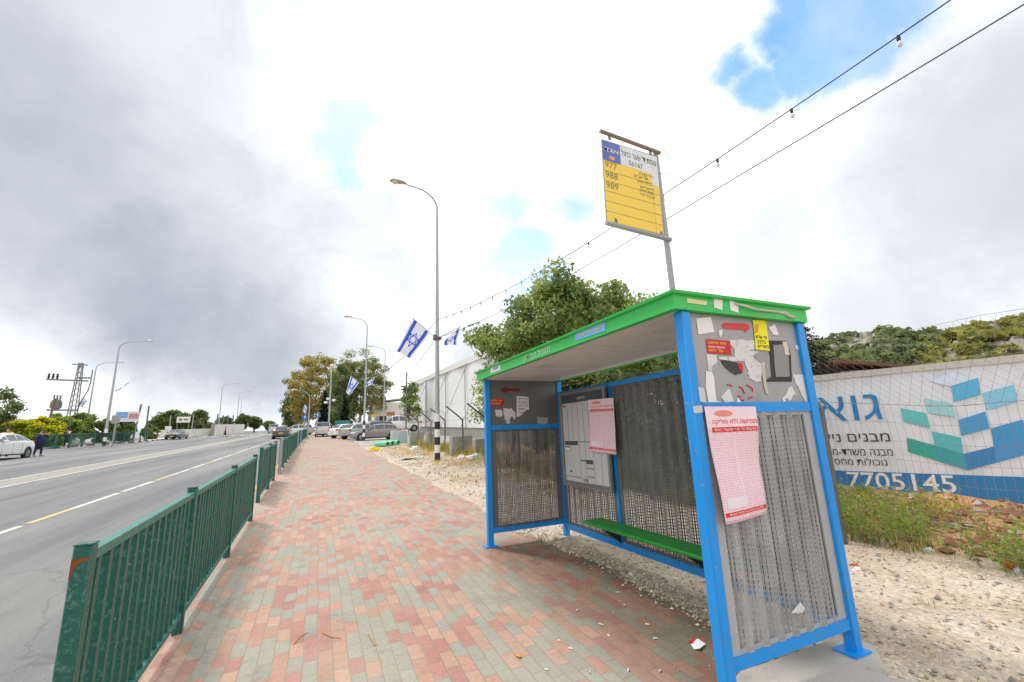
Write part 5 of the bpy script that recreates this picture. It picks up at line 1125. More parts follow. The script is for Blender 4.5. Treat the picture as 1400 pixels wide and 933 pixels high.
# small far buildings by the hall
b = at_d(520, 75)
t = thing('white_building', 'small white building between the tall eucalyptus and the tarpaulin hall', 'building', b); mb = MB(); mb.box(b+V((1.6,0,1.9)), (6.4, 4, 5.6)); mb.build('wall', white_p, t); mb = MB(); mb.add([b+V(p) for p in ((-1.8,-2.1,4.6),(5,-2.1,5.4),(5,2.1,5.4),(-1.8,2.1,4.6),(-1.8,-2.1,4.8),(5,-2.1,5.6),(5,2.1,5.6),(-1.8,2.1,4.8))], [(3,2,1,0),(4,5,6,7),(0,1,5,4),(1,2,6,5),(2,3,7,6),(3,0,4,7)]); mb.build('roof', galv, t)
mb = MB(); mb.box(b+V((0, -2.02, 1.9)), (1.2, .05, 1.2)); mb.build('window', dark, t)
def signboard(name, label, cat, u, D, v0, v1, wpx, face_m, post=True, bits=(), th=.06, group=None):
    b, h1 = at_d(u, D, v0); _, h0 = at_d(u, D, v1); sc = D/F_PX/max(.6, ray(u, 590).normalized().dot(RM @ V((0,0,-1))))*1.0
    depth = (b-CAM).dot(RM @ V((0,0,-1))); w_ = wpx*depth/F_PX
    d = V((b.x, b.y, 0)).normalized(); sd_ = V((d.y, -d.x, 0)); t = thing(name, label, cat, b, 0, group)
    mb = MB(); c = b+V((0,0,h0)); mb.slab([c-sd_*w_/2, c+sd_*w_/2, c+sd_*w_/2+V((0,0,h1-h0)), c-sd_*w_/2+V((0,0,h1-h0))], th, d); fb_ = mb.build('board', face_m, t)
    if post:
        for s in ((-.42, .42) if w_ > 1.2 else (0,)):
            mb = MB(); mb.cyl(b+sd_*w_*s+d*.1-V((0,0,.1)), b+sd_*w_*s+d*.1+V((0,0,h1)), .04, n=8); mb.build('post', galv, t)
    for k, (s0, s1, t0, t1, m) in enumerate(bits):
        mb = MB(); H = h1-h0; mb.slab([c+sd_*w_*(s0-.5)+V((0,0,H*t0)), c+sd_*w_*(s1-.5)+V((0,0,H*t0)), c+sd_*w_*(s1-.5)+V((0,0,H*t1)), c+sd_*w_*(s0-.5)+V((0,0,H*t1))], .01, -d); mb.build('print', m, fb_)
    return t, fb_, c, sd_, d, w_, h1-h0
yelb = mat('billboard_yellow', srgb('#d9b14a'), rough=.6)
signboard('billboard', 'yellow billboard with blue figures above the parked cars', 'billboard', 510, 58, 567, 576.5, 15, yelb, bits=[(.04,.3,.1,.9,mat('print_teal', srgb('#5a7f8a'), rough=.6)), (.35,.6,.15,.6,paper_white), (.66,.95,.1,.8,mat('print_blue_grey', srgb('#6f8fb0'), rough=.6))])
signboard('billboard', 'rusty red sign on the white building roof', 'billboard', 533.5, 56, 563.5, 568.5, 11, mat('dull_red_board', srgb('#a8694f'), rough=.7))
signboard('green_screen', 'low green mesh screen fence behind the cypresses', 'fence', 468, 60, 575, 583, 20, mat('green_mesh', srgb('#3c7f74'), rough=.7))
for (u, D, v, lb, r_) in ((433, 56, 568, 'round blue sign with a white arrow on the taller pole', .30), (415.5, 50, 571, 'round blue sign with a white arrow behind the far railing', .28)):
    b, hh = at_d(u, D, v); d = V((b.x, b.y, 0)).normalized(); t = thing('round_sign', lb, 'road sign', b, 0, 'round blue signs')
    mb = MB(); mb.cyl(b, b+V((0,0,hh+.3)), .04, n=8); mb.build('post', galv, t); c = b+V((0,0,hh))
    mb = MB(); mb.cyl(c-d*.06, c-d*.09, r_, n=24); dsc = mb.build('sign_disc', mat('sign_disc_blue', srgb('#2a6fc0'), rough=.5), t)
    sd_ = V((d.y, -d.x, 0)); mb = MB(); o_ = c-d*.095; mb.slab([o_+sd_*a*r_+V((0,0,z_*r_)) for a, z_ in ((-.1,-.6),(.1,-.6),(.1,.1),(.4,.1),(0,.65),(-.4,.1),(-.1,.1))], .006, -d); mb.build('arrow', paper_white, dsc)

# ================================================================== CONCRETE BLOCKS, PIPES, LITTER
def block(u0, u1, v0, v1, D, lb, dep=.9):
    b, h = at_d((u0+u1)/2, D, v0, v=v1); k = (b-CAM).dot(RM @ V((0,0,-1)))/F_PX; w_ = (u1-u0)*k
    mb = MB(); rot = Matrix.Rotation(-math.atan2(b.x, b.y)*.5, 3, 'Z'); mb.box(b+V((0,0,h/2-.05)), (w_, dep, h+.1), rot, bev=.03)
    o = mb.build('concrete_block', concrete_dk, origin=b); autosmooth(o); tag(o, lb, 'concrete block', 'concrete blocks behind the wire fence')
block(616, 644, 596, 626, 19.5, 'big square concrete block nearest the striped lamp pole')
block(583, 597, 590, 613, 25.5, 'concrete block left of the striped lamp pole')['label'] if False else block(583, 597, 591, 613, 25.5, 'narrow concrete block half behind the striped lamp pole')
block(560, 578, 591, 611, 28.5, 'wide concrete block beside the green pipes', 1.2)
block(648, 668, 600, 622, 21.5, 'concrete block hidden beside the far shelter post')
b0 = gp(545, 606); t = thing('utility_cabinet', 'pale utility cabinet with a white edge at the end of the wire fence', 'cabinet', b0)
mb = MB(); mb.box(b0+V((0,0,.45)), (1.1, .8, .9), bev=.03); autosmooth(mb.build('body', mat('cabinet_grey', srgb('#b1b8ba'), rough=.6), t)); mb = MB(); mb.box(b0+V((.2,-.41,.45)), (.5, .02, .75)); mb.build('door', mat('cabinet_door', srgb('#9dacb3'), rough=.5), t); mb = MB(); mb.box(b0+V((.59,0,.47)), (.06, .82, .96)); mb.build('side_trim', paper_white, t)
pip = mat('pale_green_plastic', srgb('#6fc5a0'), rough=.35)
for i, (du, lb) in enumerate(((0, 'green plastic pipe roll, front one of three on the verge'), (6, 'green plastic pipe roll in the middle of three on the verge'), (13, 'green plastic pipe roll, rearmost of three by the fence end'))):
    c = gp(522+du*1.3, 611-i*1.2); mb = MB(); ax = V((-.45, .9, 0)).normalized(); L_ = 1.3-.15*i; prof = []
    n = 16; a = c+V((0,0,.16))+ax*L_/2; b_ = c+V((0,0,.16))-ax*L_/2; x, y = mb.frame_dir(ax)
    vs = []
    for p, rr in ((a, .16), (b_, .16), (b_, .125), (a, .125)): vs += [p+x*math.cos(2*math.pi*k/n)*rr+y*math.sin(2*math.pi*k/n)*rr for k in range(n)]
    mb.add(vs, [(q*n+k, q*n+(k+1) % n, ((q+1) % 4)*n+(k+1) % n, ((q+1) % 4)*n+k) for q in range(4) for k in range(n)])
    o = mb.build('plastic_pipe', pip, origin=c); autosmooth(o); tag(o, lb, 'pipe', 'green plastic pipes on the verge')
def lump(name, label, cat, p, size, m, seed, group=None, flat=.6):
    bm = bmesh.new(); bmesh.ops.create_icosphere(bm, subdivisions=3, radius=1)
    for v in bm.verts:
        n_ = 1+.45*noise.noise(v.co*1.6+V((seed, 0, 0)))+.22*noise.noise(v.co*4.3+V((0, seed, 0))); v.co = V((v.co.x*size[0]*n_, v.co.y*size[1]*n_, max(-.1*size[2], v.co.z*size[2]*n_)))
    me = bpy.data.meshes.new(name); bm.to_mesh(me); bm.free(); me.materials.append(m); o = bpy.data.objects.new(name, me); COL.objects.link(o); o.location = V(p)+V((0,0,size[2]*.08)); return tag(o, label, cat, group)
bagw = mat('white_plastic_bag', srgb('#d8dadb'), rough=.4, var=.12, scale=8)
LG = 'litter on the verge and sidewalk'
def gnd(u, v): p = gp(u, v); return V((p.x, p.y, ground_z(p.x, p.y) if p.x > SW_R+.1 else street(p.y)))
lump('plastic_bag', 'crumpled yellow plastic bag at the edge of the pavers', 'litter', gnd(512, 617), (.26,.2,.22), mat('yellow_plastic', srgb('#e6cc2e'), rough=.4), 1, LG)
lump('plastic_bag', 'white plastic bag in the dry grass left of the striped pole', 'litter', gnd(568, 615), (.28,.2,.2), bagw, 2, LG)['label'] = 'white plastic bag in the dry grass near the concrete blocks'
lump('plastic_bag', 'flattened white plastic sheet beside the far shelter post', 'litter', gnd(649, 630), (.34,.25,.16), bagw, 3, LG)
lump('plastic_bag', 'small white bag just under the bent fence post', 'litter', gnd(632, 628), (.2,.16,.12), bagw, 4, LG)
lump('rag', 'black rag lying on the verge', 'litter', gnd(559, 628.5), (.32,.12,.06), rubber, 5, LG)
lump('wrapper', 'crumpled white wrapper beside the black rag', 'litter', gnd(571, 627), (.28,.12,.08), bagw, 14, LG)
lump('wrapper', 'tiny yellow wrapper touching the black rag', 'litter', gnd(564, 630), (.05,.05,.04), sticker_yel, 15, LG)
lump('wrapper', 'red and white wrapper scrap in front of the striped pole', 'litter', gnd(606, 640), (.12,.08,.04), mat('pinkish_wrapper', srgb('#c98f8a'), rough=.6), 16, LG)
lump('crushed_can', 'orange crushed can in the weeds at the foot of the earth heap', 'litter', gnd(1381, 777), (.05,.04,.06), mat('orange_plastic', srgb('#e8581c'), rough=.4), 6, LG)
lump('wrapper', 'white crumpled cup beside the orange can', 'litter', gnd(1394, 783), (.04,.035,.04), bagw, 7, LG)
lump('wrapper', 'white flattened cup on the gravel by the outer shelter post', 'litter', gnd(1172, 779), (.06,.035,.02), bagw, 8, LG)
lump('wrapper', 'reddish crushed carton on the gravel by the outer shelter post', 'litter', gnd(1168, 773), (.05,.03,.02), mat('dull_red_carton', srgb('#a8563c'), rough=.7), 9, LG)
lump('plastic_bottle', 'clear crushed bottle at the edge of the weeds', 'litter', gnd(1270, 756), (.07,.04,.04), bagw, 10, LG)
def flat_litter(name, label, pts, m, h=.004, bend=.01):
    P = [gp(u, v) for u, v in pts]; P = [V((p.x, p.y, street(p.y)+.004+bend*(i % 2))) for i, p in enumerate(P)]; mb = MB(); mb.slab(P, h, (0,0,1)); o = mb.build(name, m, origin=P[0])
    bm = bmesh.new(); bm.from_mesh(o.data); bmesh.ops.triangulate(bm, faces=bm.faces); bmesh.ops.recalc_face_normals(bm, faces=bm.faces); bm.to_mesh(o.data); bm.free(); return tag(o, label, 'litter', LG)
q = lambda x, y: (680+x/3.684, 740+y/3.684)
flat_litter('paper_scrap', 'white torn carton scrap on the pavers inside the shelter', [q(975,525), q(1010,505), q(1050,525), q(1020,556), q(992,550)], paper_white)
flat_litter('paper_scrap', 'small red corner of card lying by the white carton scrap', [q(962,512), q(990,503), q(1002,515), q(978,524)], sticker_red)
flat_litter('dry_leaf', 'single orange leaf on the pavers', [q(90,580), q(110,578), q(126,590), q(110,594)], mat('orange_leaf', srgb('#dc9a3a'), rough=.8), bend=.006)
k_ = 0
for (x, y) in ((605,262),(640,327),(403,352),(522,424),(368,545),(755,424),(180,383),(247,652),(796,495),(465,665),(660,655),(310,505),(820,660),(560,480)):
    u, v = q(x, y); p = gp(u, v); mb = MB(); a = rnd.uniform(0, 3); d = V((math.cos(a), math.sin(a), 0))*rnd.uniform(.008, .02); p.z = street(p.y)+.006
    mb.tube([p-d, p+d*.3+V((0,0,.002)), p+d], [.004, .005, .003], 6); o = mb.build('cigarette_butt', paper_white if k_ % 3 else mat('butt_tan', srgb('#d9c7a6'), rough=.8), origin=p); tag(o, 'white cigarette butt lying on the shaded pavers by the shelter' , 'litter', 'cigarette butts on the pavers'); k_ += 1
# stones
r = random.Random(11); mb = MB()
def stone(mb, p, s, r, mi=0):
    o = [V((r.uniform(.6,1)*s*dx, r.uniform(.6,1)*s*dy, r.uniform(.4,.8)*s*dz)) for dx, dy, dz in ((1,0,0),(-1,0,0),(0,1,0),(0,-1,0),(0,0,1),(0,0,-.6))]
    a = r.uniform(0, 3.14); M_ = Matrix.Rotation(a, 3, 'Z'); vs = [M_ @ q_+p for q_ in o]
    mb.add(vs, [(0,2,4),(2,1,4),(1,3,4),(3,0,4),(2,0,5),(1,2,5),(3,1,5),(0,3,5)], mi)
for i in range(15000):
    y = .2+9*r.random()**1.5; x = 2.55+3.2*r.random()**(1.0)
    if i < 3500: x = sw_edge(y)+abs(r.gauss(0, .16))-.03; y = r.uniform(.9, 6.5); x = sw_edge(y)+abs(r.gauss(0, .2))-.05
    s = .004+.019*r.random()**3+(.014 if r.random() < .02 else 0); mi = r.choice((0,0,1,2)); stone(mb, V((x, y, ground_z(x, y)+s*.3 if x > sw_edge(y)+.03 else street(y)+s*.3)), s, r, mi)
for i in range(700):
    y = r.uniform(.9, 5.5); x = sw_edge(y)-abs(r.gauss(0, .45)); s = .002+.005*r.random()**2; stone(mb, V((x, y, street(y)+s*.3)), s, r, r.choice((0,1)))
for i in range(350):
    y = r.uniform(1.5, 12); x = r.uniform(-1, 2.5); s = .0015+.004*r.random()**3; stone(mb, V((x, y, street(y)+s*.3)), s, r, r.choice((0,1,2)))
for i in range(2500):
    y = r.uniform(8, 28); x = r.uniform(2.75, 5.6); s = .012+.04*r.random()**4; stone(mb, V((x, y, ground_z(x, y)+s*.3)), s, r, r.choice((0,0,1,2)))
tag(mb.build('gravel', [mat('pale_stone', srgb('#cbbfa9'), rough=.95, island=.25), mat('tan_stone', srgb('#b0977a'), rough=.95, island=.25), mat('grey_stone', srgb('#9b948a'), rough=.95, island=.25)]), 'pale limestone gravel spread over the verge beside the pavers', kind='stuff')
# grasses and weeds
def blades(mb, p, n, h, spread, r, mi=0, w=.004, lean=.5):
    for i in range(n):
        b_ = p+V((r.gauss(0, spread), r.gauss(0, spread), 0)); hh = h*r.uniform(.4, 1.2); a = r.uniform(0, 6.28); l_ = V((math.cos(a), math.sin(a), 0))*hh*lean*r.uniform(.2, 1.3); sdv = V((-math.sin(a), math.cos(a), 0))*w
        m_ = b_+l_*.35+V((0,0,hh*.6)); t_ = b_+l_+V((0,0,hh)); o = len(mb.v); mb.v += [tuple(b_-sdv), tuple(b_+sdv), tuple(m_+sdv*.7), tuple(m_-sdv*.7), tuple(t_)]; mb.f += [(o, o+1, o+2, o+3), (o+3, o+2, o+4)]; mb.m += [mi, mi]
gr_dry = leafmat('dry_grass', srgb('#c9b277'), .3); gr_straw = leafmat('straw', srgb('#d2b570'), .25); gr_grn = leafmat('green_grass', srgb('#7f9440'), .35); wd_brown = leafmat('brown_weed', srgb('#8b7444'), .35)
mb = MB()
for i in range(900):
    y = r.uniform(7.5, 29); x = 5.55-abs(r.gauss(0, .9)) if r.random() < .75 else r.uniform(3.1, 5.4)
    if noise.noise(V((x*.7, y*.35, 0))) < -.05 and x < 5.0: continue
    if x < sw_edge(y)+.4: continue
    blades(mb, V((x, y, ground_z(x, y))), 9, r.uniform(.05, .16), .09, r, r.choice((0,0,1,1,2)), w=.006)
for i in range(420):    # along the fence line
    y = r.uniform(8, 28); x = FX+r.gauss(0, .22); blades(mb, V((x, y, ground_z(x, y))), 10, r.uniform(.15, .5), .09, r, r.choice((0,1,2,2,3)), w=.007, lean=.4)
for i in range(150):
    y = r.uniform(.8, 7); x = r.uniform(3.2, 5.4); blades(mb, V((x, y, ground_z(x, y))), 5, r.uniform(.015, .05), .02, r, r.choice((0,2)), w=.002)
for i in range(560):    # toe of the heap
    y = r.uniform(-2.5, 8); x = FX+.1+abs(r.gauss(0, .5));
    if noise.noise(V((x*1.2, y*1.5, 6))) < (-.05 if y > 2.8 else .12): continue
    blades(mb, V((x, y, ground_z(x, y))), 14, r.uniform(.10, .32), .07, r, r.choice((0,2,2,2,3)), w=.003, lean=.6)
tag(mb.build('grass', [gr_dry, gr_straw, gr_grn, wd_brown]), 'dry straw and green grass tufts along the wire fence and verge', kind='stuff')
mb = MB()
for i in range(900):
    y = r.uniform(-3, 9); x = FX+.2+2.9*r.random()**1.7; z = ground_z(x, y); n_ = noise.noise(V((x*.9, y*.9, 4)))
    if y < 2.9 and (n_ < .15 or x > 6.4) and r.random() < .86: continue
    if x > 7.2 and r.random() < .6: continue
    hh = r.uniform(.12, .40)*(1.3-.32*(x-FX))*(1.35 if y > 1.8 else 1.); mi = (0 if n_ > -.12 or (y > 2 and x < 6.6) else 1) if r.random() < .8 else 2
    for s in range(4):
        a = r.uniform(0, 6.28); t_ = V((x, y, z))+V((math.cos(a)*hh*.5, math.sin(a)*hh*.5, hh*r.uniform(.6, 1.1))); b_ = V((x, y, z)); pts = []
        for q_ in range(16): k = r.uniform(.2, 1); pts.append((b_+(t_-b_)*k+V((r.gauss(0,.03), r.gauss(0,.03), r.gauss(0,.03))), V((0,0,.3))))
        leaf_cloud(mb, pts, .022, r, .45, mi=mi)
        o = len(mb.v); mb.v += [tuple(b_), tuple(b_+V((.004,0,0))), tuple(t_)]; mb.f.append((o, o+1, o+2)); mb.m.append(1)
for i in range(420):   # straw over the bank
    y = r.uniform(-2, 7); x = FX+.5+2.6*r.random()
    blades(mb, V((x, y, ground_z(x, y))), 7, r.uniform(.08, .26), .08, r, 1, w=.003, lean=.9)
for i in range(70):    # tall green stand beside the shelter
    y = r.uniform(3.0, 5.2); x = FX+.3+r.random(); blades(mb, V((x, y, ground_z(x, y))), 12, r.uniform(.3, .55), .06, r, 0, w=.004, lean=.4)
tag(mb.build('weeds', [leafmat('weed_leaf', srgb('#88a048'), .35), leafmat('weed_dry', srgb('#a08c58'), .35), leafmat('weed_flower', srgb('#c7b545'), .3)]), 'tangled green and yellowing weeds over the earth heap', kind='stuff')
mb = MB()
for i in range(4200):
    y = r.uniform(-3, 9); x = FX+.4+3.2*r.random()**.8; s = .012+.10*r.random()**3.5; stone(mb, V((x, y, ground_z(x, y)+s*.2)), s, r, r.choice((0,0,1,2)))
for i in range(320):
    y = r.uniform(-3, 9); x = FX+.5+3.0*r.random(); p = V((x, y, ground_z(x, y)+.03)); a = r.uniform(0, 3.14); d = V((math.cos(a), math.sin(a), r.uniform(-.1,.3)))*r.uniform(.1, .5); mb.tube([p-d, p+V((0,0,.03)), p+d], [.006,.008,.004], 4, 3)
tag(mb.build('rubble', [mat('red_clod', srgb('#8e6048'), rough=.95, island=.25), mat('pale_rubble', srgb('#a89c8a'), rough=.95, island=.25), mat('brown_clod', srgb('#7a5b42'), rough=.95, island=.3), mat('dead_twig', srgb('#8e7a62'), rough=.9)]), 'reddish clods, rubble and dead twigs on the earth heap', kind='stuff')
# straws on the pavers
for k, pts in enumerate((((440,866),(452,872),(466,874)), ((503,868),(512,884),(517,882)), ((402,882),(410,872),(420,866)))):
    P = [gp(u, v)+V((0,0,.006)) for u, v in pts]; mb = MB(); mb.tube(P, .003, 5); tag(mb.build('straw_stalk', gr_straw), ('bent straw stalk on the red pavers', 'short forked straw near the grey pavers', 'thin straw at the lower railing side of the pavers')[k], 'litter', LG)
# ================================================================== STREET LAMPS
lamp_m = mat('lamp_housing', srgb('#b9b6ac'), rough=.4); lens_m = mat('lamp_lens', srgb('#dfe0da'), rough=.2)
lamp_paint = mat('lamp_pole_paint', srgb('#a8b0b4'), rough=.45, metal=.2, var=.08, scale=3, dirt=srgb('#7c7e7e'), dirt_amt=.35, dscale=4)
def street_lamp(label, base, h, arm, rise, d, r0=.11, bands=0, group='street lamps', bandh=.3, flip=False):
    base = V(base); t = thing('street_lamp', label, 'street lamp', base, 0, group); d = V(d).normalized()
    mb = MB(); mb.tube([base-V((0,0,.1)), base+V((0,0,.35*h)), base+V((0,0,h))], [r0, r0*.78, r0*.46], 14); autosmooth(mb.build('pole', lamp_paint, t))
    pts = [base+V((0,0,h))]
    for k in range(1, 9):
        a = k/8*math.pi/2; pts.append(base+V((0,0,h))+d*arm*.72*(1-math.cos(a))+V((0,0,rise*.92*math.sin(a))))
    pts.append(base+V((0,0,h+rise))+d*arm); mb = MB(); mb.tube(pts, [r0*.46-.02*min(1,k/6)*(r0/.11) for k in range(len(pts))], 10); autosmooth(mb.build('arm', lamp_paint, t), 60)
    c = pts[-1]+d*.26; s = d.cross(V((0,0,1))).normalized(); rot = Matrix((d, s, V((0,0,1)))).transposed()
    bm = bmesh.new(); bmesh.ops.create_uvsphere(bm, u_segments=16, v_segments=10, radius=1)
    q = MB(); q.v = [tuple(c+rot @ V((v.co.x*.36*(1-.18*v.co.x), v.co.y*.155, (v.co.z*.10 if v.co.z > 0 else v.co.z*.055)+.02))) for v in bm.verts]; q.f = [tuple(v.index for v in f.verts) for f in bm.faces]; q.m = [0]*len(q.f); bm.free()
    hd = q.build('lamp_head', lamp_m, t, smooth=True)
    q = MB(); q.lathe([(.01,-.06),(.10,-.05),(.125,-.02),(.125,.0)], c+d*.06+V((0,0,-.015)), 14); q.v = [tuple(v) for v in q.v]; q.build('lens', lens_m, hd, smooth=True)
    for k in range(bands):
        mb = MB(); z0 = k*bandh; rr = r0+.006; mb.cyl(base+V((0,0,z0)), base+V((0,0,z0+bandh)), rr, n=16, caps=True); autosmooth(mb.build('painted_band', black_p if k % 2 == 0 else white_p, t))
    return t
P598 = gp(598, 630); P598.z = ground_z(P598.x, P598.y)
street_lamp('street lamp nearest the shelter, with a black and white striped foot', P598, 10.7, 1.5, .95, (-1,0,0), .105, 6)
mb = MB()
P497 = gp(497, 603); z497 = on_y(497, 440, P497.y).z-P497.z
street_lamp('second street lamp, striped foot beside the grey hatchback', P497, z497-.55, 1.5, .9, (-1,0,0), .105, 5, bandh=.34)
P524 = at_d(524, 60); hd_ = at_d(524, 60, 482)[1]
street_lamp('third street lamp on the shelter side, behind the parked cars', P524, hd_, 1.8, .8, (-1,.1,0), .1, 0)
P421, h421 = at_d(421, 52, 545)
street_lamp('short street lamp standing at the far green railing', P421, h421, 1.4, .9, (-1,0,0), .09, 0)
b, h_ = at_d(145, 58.6, 475, off=.0); street_lamp('big street lamp across the road with a white striped foot', b, h_, 2.1, .9, (1,.1,0), .14, 4, 'street lamps across the road', .4)
PL2 = b.copy()
b, h_ = at_d(117, 76, 503); street_lamp('street lamp across the road beside the lattice tower', b, h_, 2.1, .9, (1,.1,0), .12, 0, 'street lamps across the road'); PL1 = b.copy()
b, h_ = at_d(298, 108, 531); street_lamp('street lamp across the road behind the white barrier', b, h_, 2.3, 1.0, (1,0,0), .13, 4, 'street lamps across the road', .45)
b, h_ = at_d(322.5, 136, 540); street_lamp('farther street lamp across the road, next beyond the one at the barrier', b, h_, 2.3, .9, (1,0,0), .13, 0, 'street lamps across the road')
b, h_ = at_d(326.5, 160, 546); street_lamp('farthest tall street lamp across the road', b, h_, 2.2, .8, (1,0,0), .12, 0, 'street lamps across the road')
b, h_ = at_d(385, 160, 566); street_lamp('tiny distant street lamp over the road crest', b, h_, 1.6, .6, (-1,0,0), .1, 0, 'street lamps across the road')
# camera pole
b, h_ = at_d(449, 60, 500); t = thing('camera_pole', 'tall pole carrying small cameras and floodlights between the eucalyptus trees', 'pole', b)
mb = MB(); mb.cyl(b, b+V((0,0,h_)), .12, .07, 12); autosmooth(mb.build('pole', lamp_paint, t)); 
for dx, dz in ((-.5, h_*.47), (.45, h_*.5), (-.25, h_*.52), (.0, h_)):
    mb = MB(); mb.box(b+V((dx, -.1, dz)), (.4, .3, .28), bev=.03); mb.bar(b+V((0,0,dz)), b+V((dx,-.1,dz)), .05, .05); mb.build('camera', white_p, t)
# plain tall post near the hall
b, h_ = at_d(555, 40, 509); mb = MB(); mb.cyl(b, b+V((0,0,h_)), .07, .06, 10); o = mb.build('metal_post', galv_dark, origin=b); autosmooth(o); tag(o, 'plain dark steel post standing at the corner of the tarpaulin hall', 'post')

# ================================================================== FLAGS
flag_w = mat('flag_white', srgb('#dfe3ef'), rough=.75, var=.03); flag_b = mat('flag_blue', srgb('#3c5cc4'), rough=.75, var=.05)
for m_ in (flag_w, flag_b):
    t_ = m_.node_tree; bb = t_.nodes['Principled BSDF']; tr_ = t_.nodes.new('ShaderNodeBsdfTranslucent'); t_.links.new(bb.inputs['Base Color'].links[0].from_socket, tr_.inputs[0]); mm = t_.nodes.new('ShaderNodeMixShader'); mm.inputs[0].default_value = .4
    t_.links.new(bb.outputs[0], mm.inputs[1]); t_.links.new(tr_.outputs[0], mm.inputs[2]); t_.links.new(mm.outputs[0], t_.nodes['Material Output'].inputs[0])
def in_star(x, y, R=.30, w=.045):      # hexagram outline
    def tri(x, y, s, r):
        return max(-s*y, s*y*.5+abs(x)*.866)-r
    a, b_ = tri(x, y, 1, R*.5), tri(x, y, -1, R*.5)
    return abs(a) < w/2 and True or abs(b_) < w/2
def flag(label, foot, A, B, C, D, group, ripple=.05, nx=66, ny=48):
    """foot: staff end at the pole; A outer hoist corner, B inner hoist corner, C/D fly corners (C next to B)"""
    foot, A, B, C, D = map(V, (foot, A, B, C, D)); t = thing('flag', label, 'flag', foot, 0, group)
    mb = MB(); mb.cyl(foot, A+(A-foot).normalized()*.05, .014, .012, 8); mb.build('staff', galv, t)
    n = (B-A).cross(D-A).normalized(); g = MB(); L_ = ((D-A).length+(C-B).length)/2
    for j in range(ny+1):
        for i in range(nx+1):
            s, q = i/nx, j/ny; p = (A*(1-q)+B*q)*(1-s)+(D*(1-q)+C*q)*s; g.v.append(tuple(p+n*ripple*s**.7*L_*(math.sin(s*7+q*2.5)+.5*math.sin(s*13-q*4))))
    for j in range(ny):
        for i in range(nx):
            a = j*(nx+1)+i; g.f.append((a, a+1, a+nx+2, a+nx+1)); q = (j+.5)/ny; x = ((i+.5)/nx-.5)*1.375; y = q-.5
            bl_ = .09 < q < .25 or .75 < q < .91 or in_star(y, x)
            g.m.append(1 if bl_ else 0)
    g.build('cloth', [flag_w, flag_b], t, smooth=True); return t
PF = P598.copy(); yF = PF.y
z5f = lambda x, y, yy: on_y(530+x/4.24, 420+y/4.24, yy)
foot = z5f(285,182,yF-.1)
flag('large blue and white star flag held over the sidewalk from the nearest lamp pole', foot, z5f(147,67,yF-.35), z5f(243,153,yF-.2), z5f(132,300,yF-.5), z5f(50,250,yF-.7), 'flags on the lamp poles', .035)
flag('flag hanging in folds on the fence side of the nearest lamp pole', z5f(290,182,yF), z5f(420,115,yF+.5), z5f(330,195,yF+.15), z5f(318,222,yF+.9), z5f(400,216,yF+1.3), 'flags on the lamp poles', .05)
mb = MB(); c = V((PF.x, PF.y, z5f(288,182,yF).z)); mb.box(c, (.30, .30, .12), bev=.02); mb.box(c+V((-.12,-.08,.05)), (.12, .12, .18), bev=.02)
o = mb.build('flag_bracket', galv_dark, origin=c); tag(o, 'dark bracket holding two flagstaffs on the nearest lamp pole', 'bracket')
z2 = lambda x, y, yy: on_y(350+x/4.242, 440+y/4.242, yy)
y4 = P497.y
flag('small flag with a clear blue star on the second lamp pole, road side', z2(618,365,y4-.1), z2(550,315,y4-.2), z2(598,355,y4-.1), z2(542,428,y4-.5), z2(522,410,y4-.7), 'flags on the lamp poles', .03, 44, 32)
flag('small flag blown sideways on the second lamp pole, car park side', z2(625,365,y4), z2(687,322,y4+.3), z2(634,362,y4+.1), z2(640,378,y4+1.2), z2(676,360,y4+1.5), 'flags on the lamp poles', .05, 44, 32)
def pp(u, v, ref): n = V((ref.x, ref.y, 0)); return on_plane(u, v, ref, n)
B1 = lambda x, y: (60+x/6.66, 480+y/6.66)
flag('flag on the lamp across the road beside the lattice tower', pp(*B1(412,470), PL1), pp(*B1(355,420), PL1), pp(*B1(393,457), PL1), pp(*B1(352,515), PL1), pp(*B1(300,500), PL1), 'flags across the road', .04, 30, 22)
flag('furled flag on the big lamp across the road', pp(*B1(635,370), PL2), pp(*B1(705,335), PL2), pp(*B1(650,362), PL2), pp(*B1(655,372), PL2), pp(*B1(708,345), PL2), 'flags across the road', .02, 16, 10)
flag('second furled flag farther out on the big lamp across the road', pp(*B1(700,338), PL2), pp(*B1(772,288), PL2), pp(*B1(735,312), PL2), pp(*B1(738,320), PL2), pp(*B1(772,296), PL2), 'flags across the road', .02, 16, 10)
P3f = P421
flag('white flag on the short lamp at the far railing', pp(421, 558, P3f), pp(416, 553, P3f), pp(420, 557, P3f), pp(418, 567, P3f), pp(414, 562, P3f), 'flags on the lamp poles', .04, 20, 14)

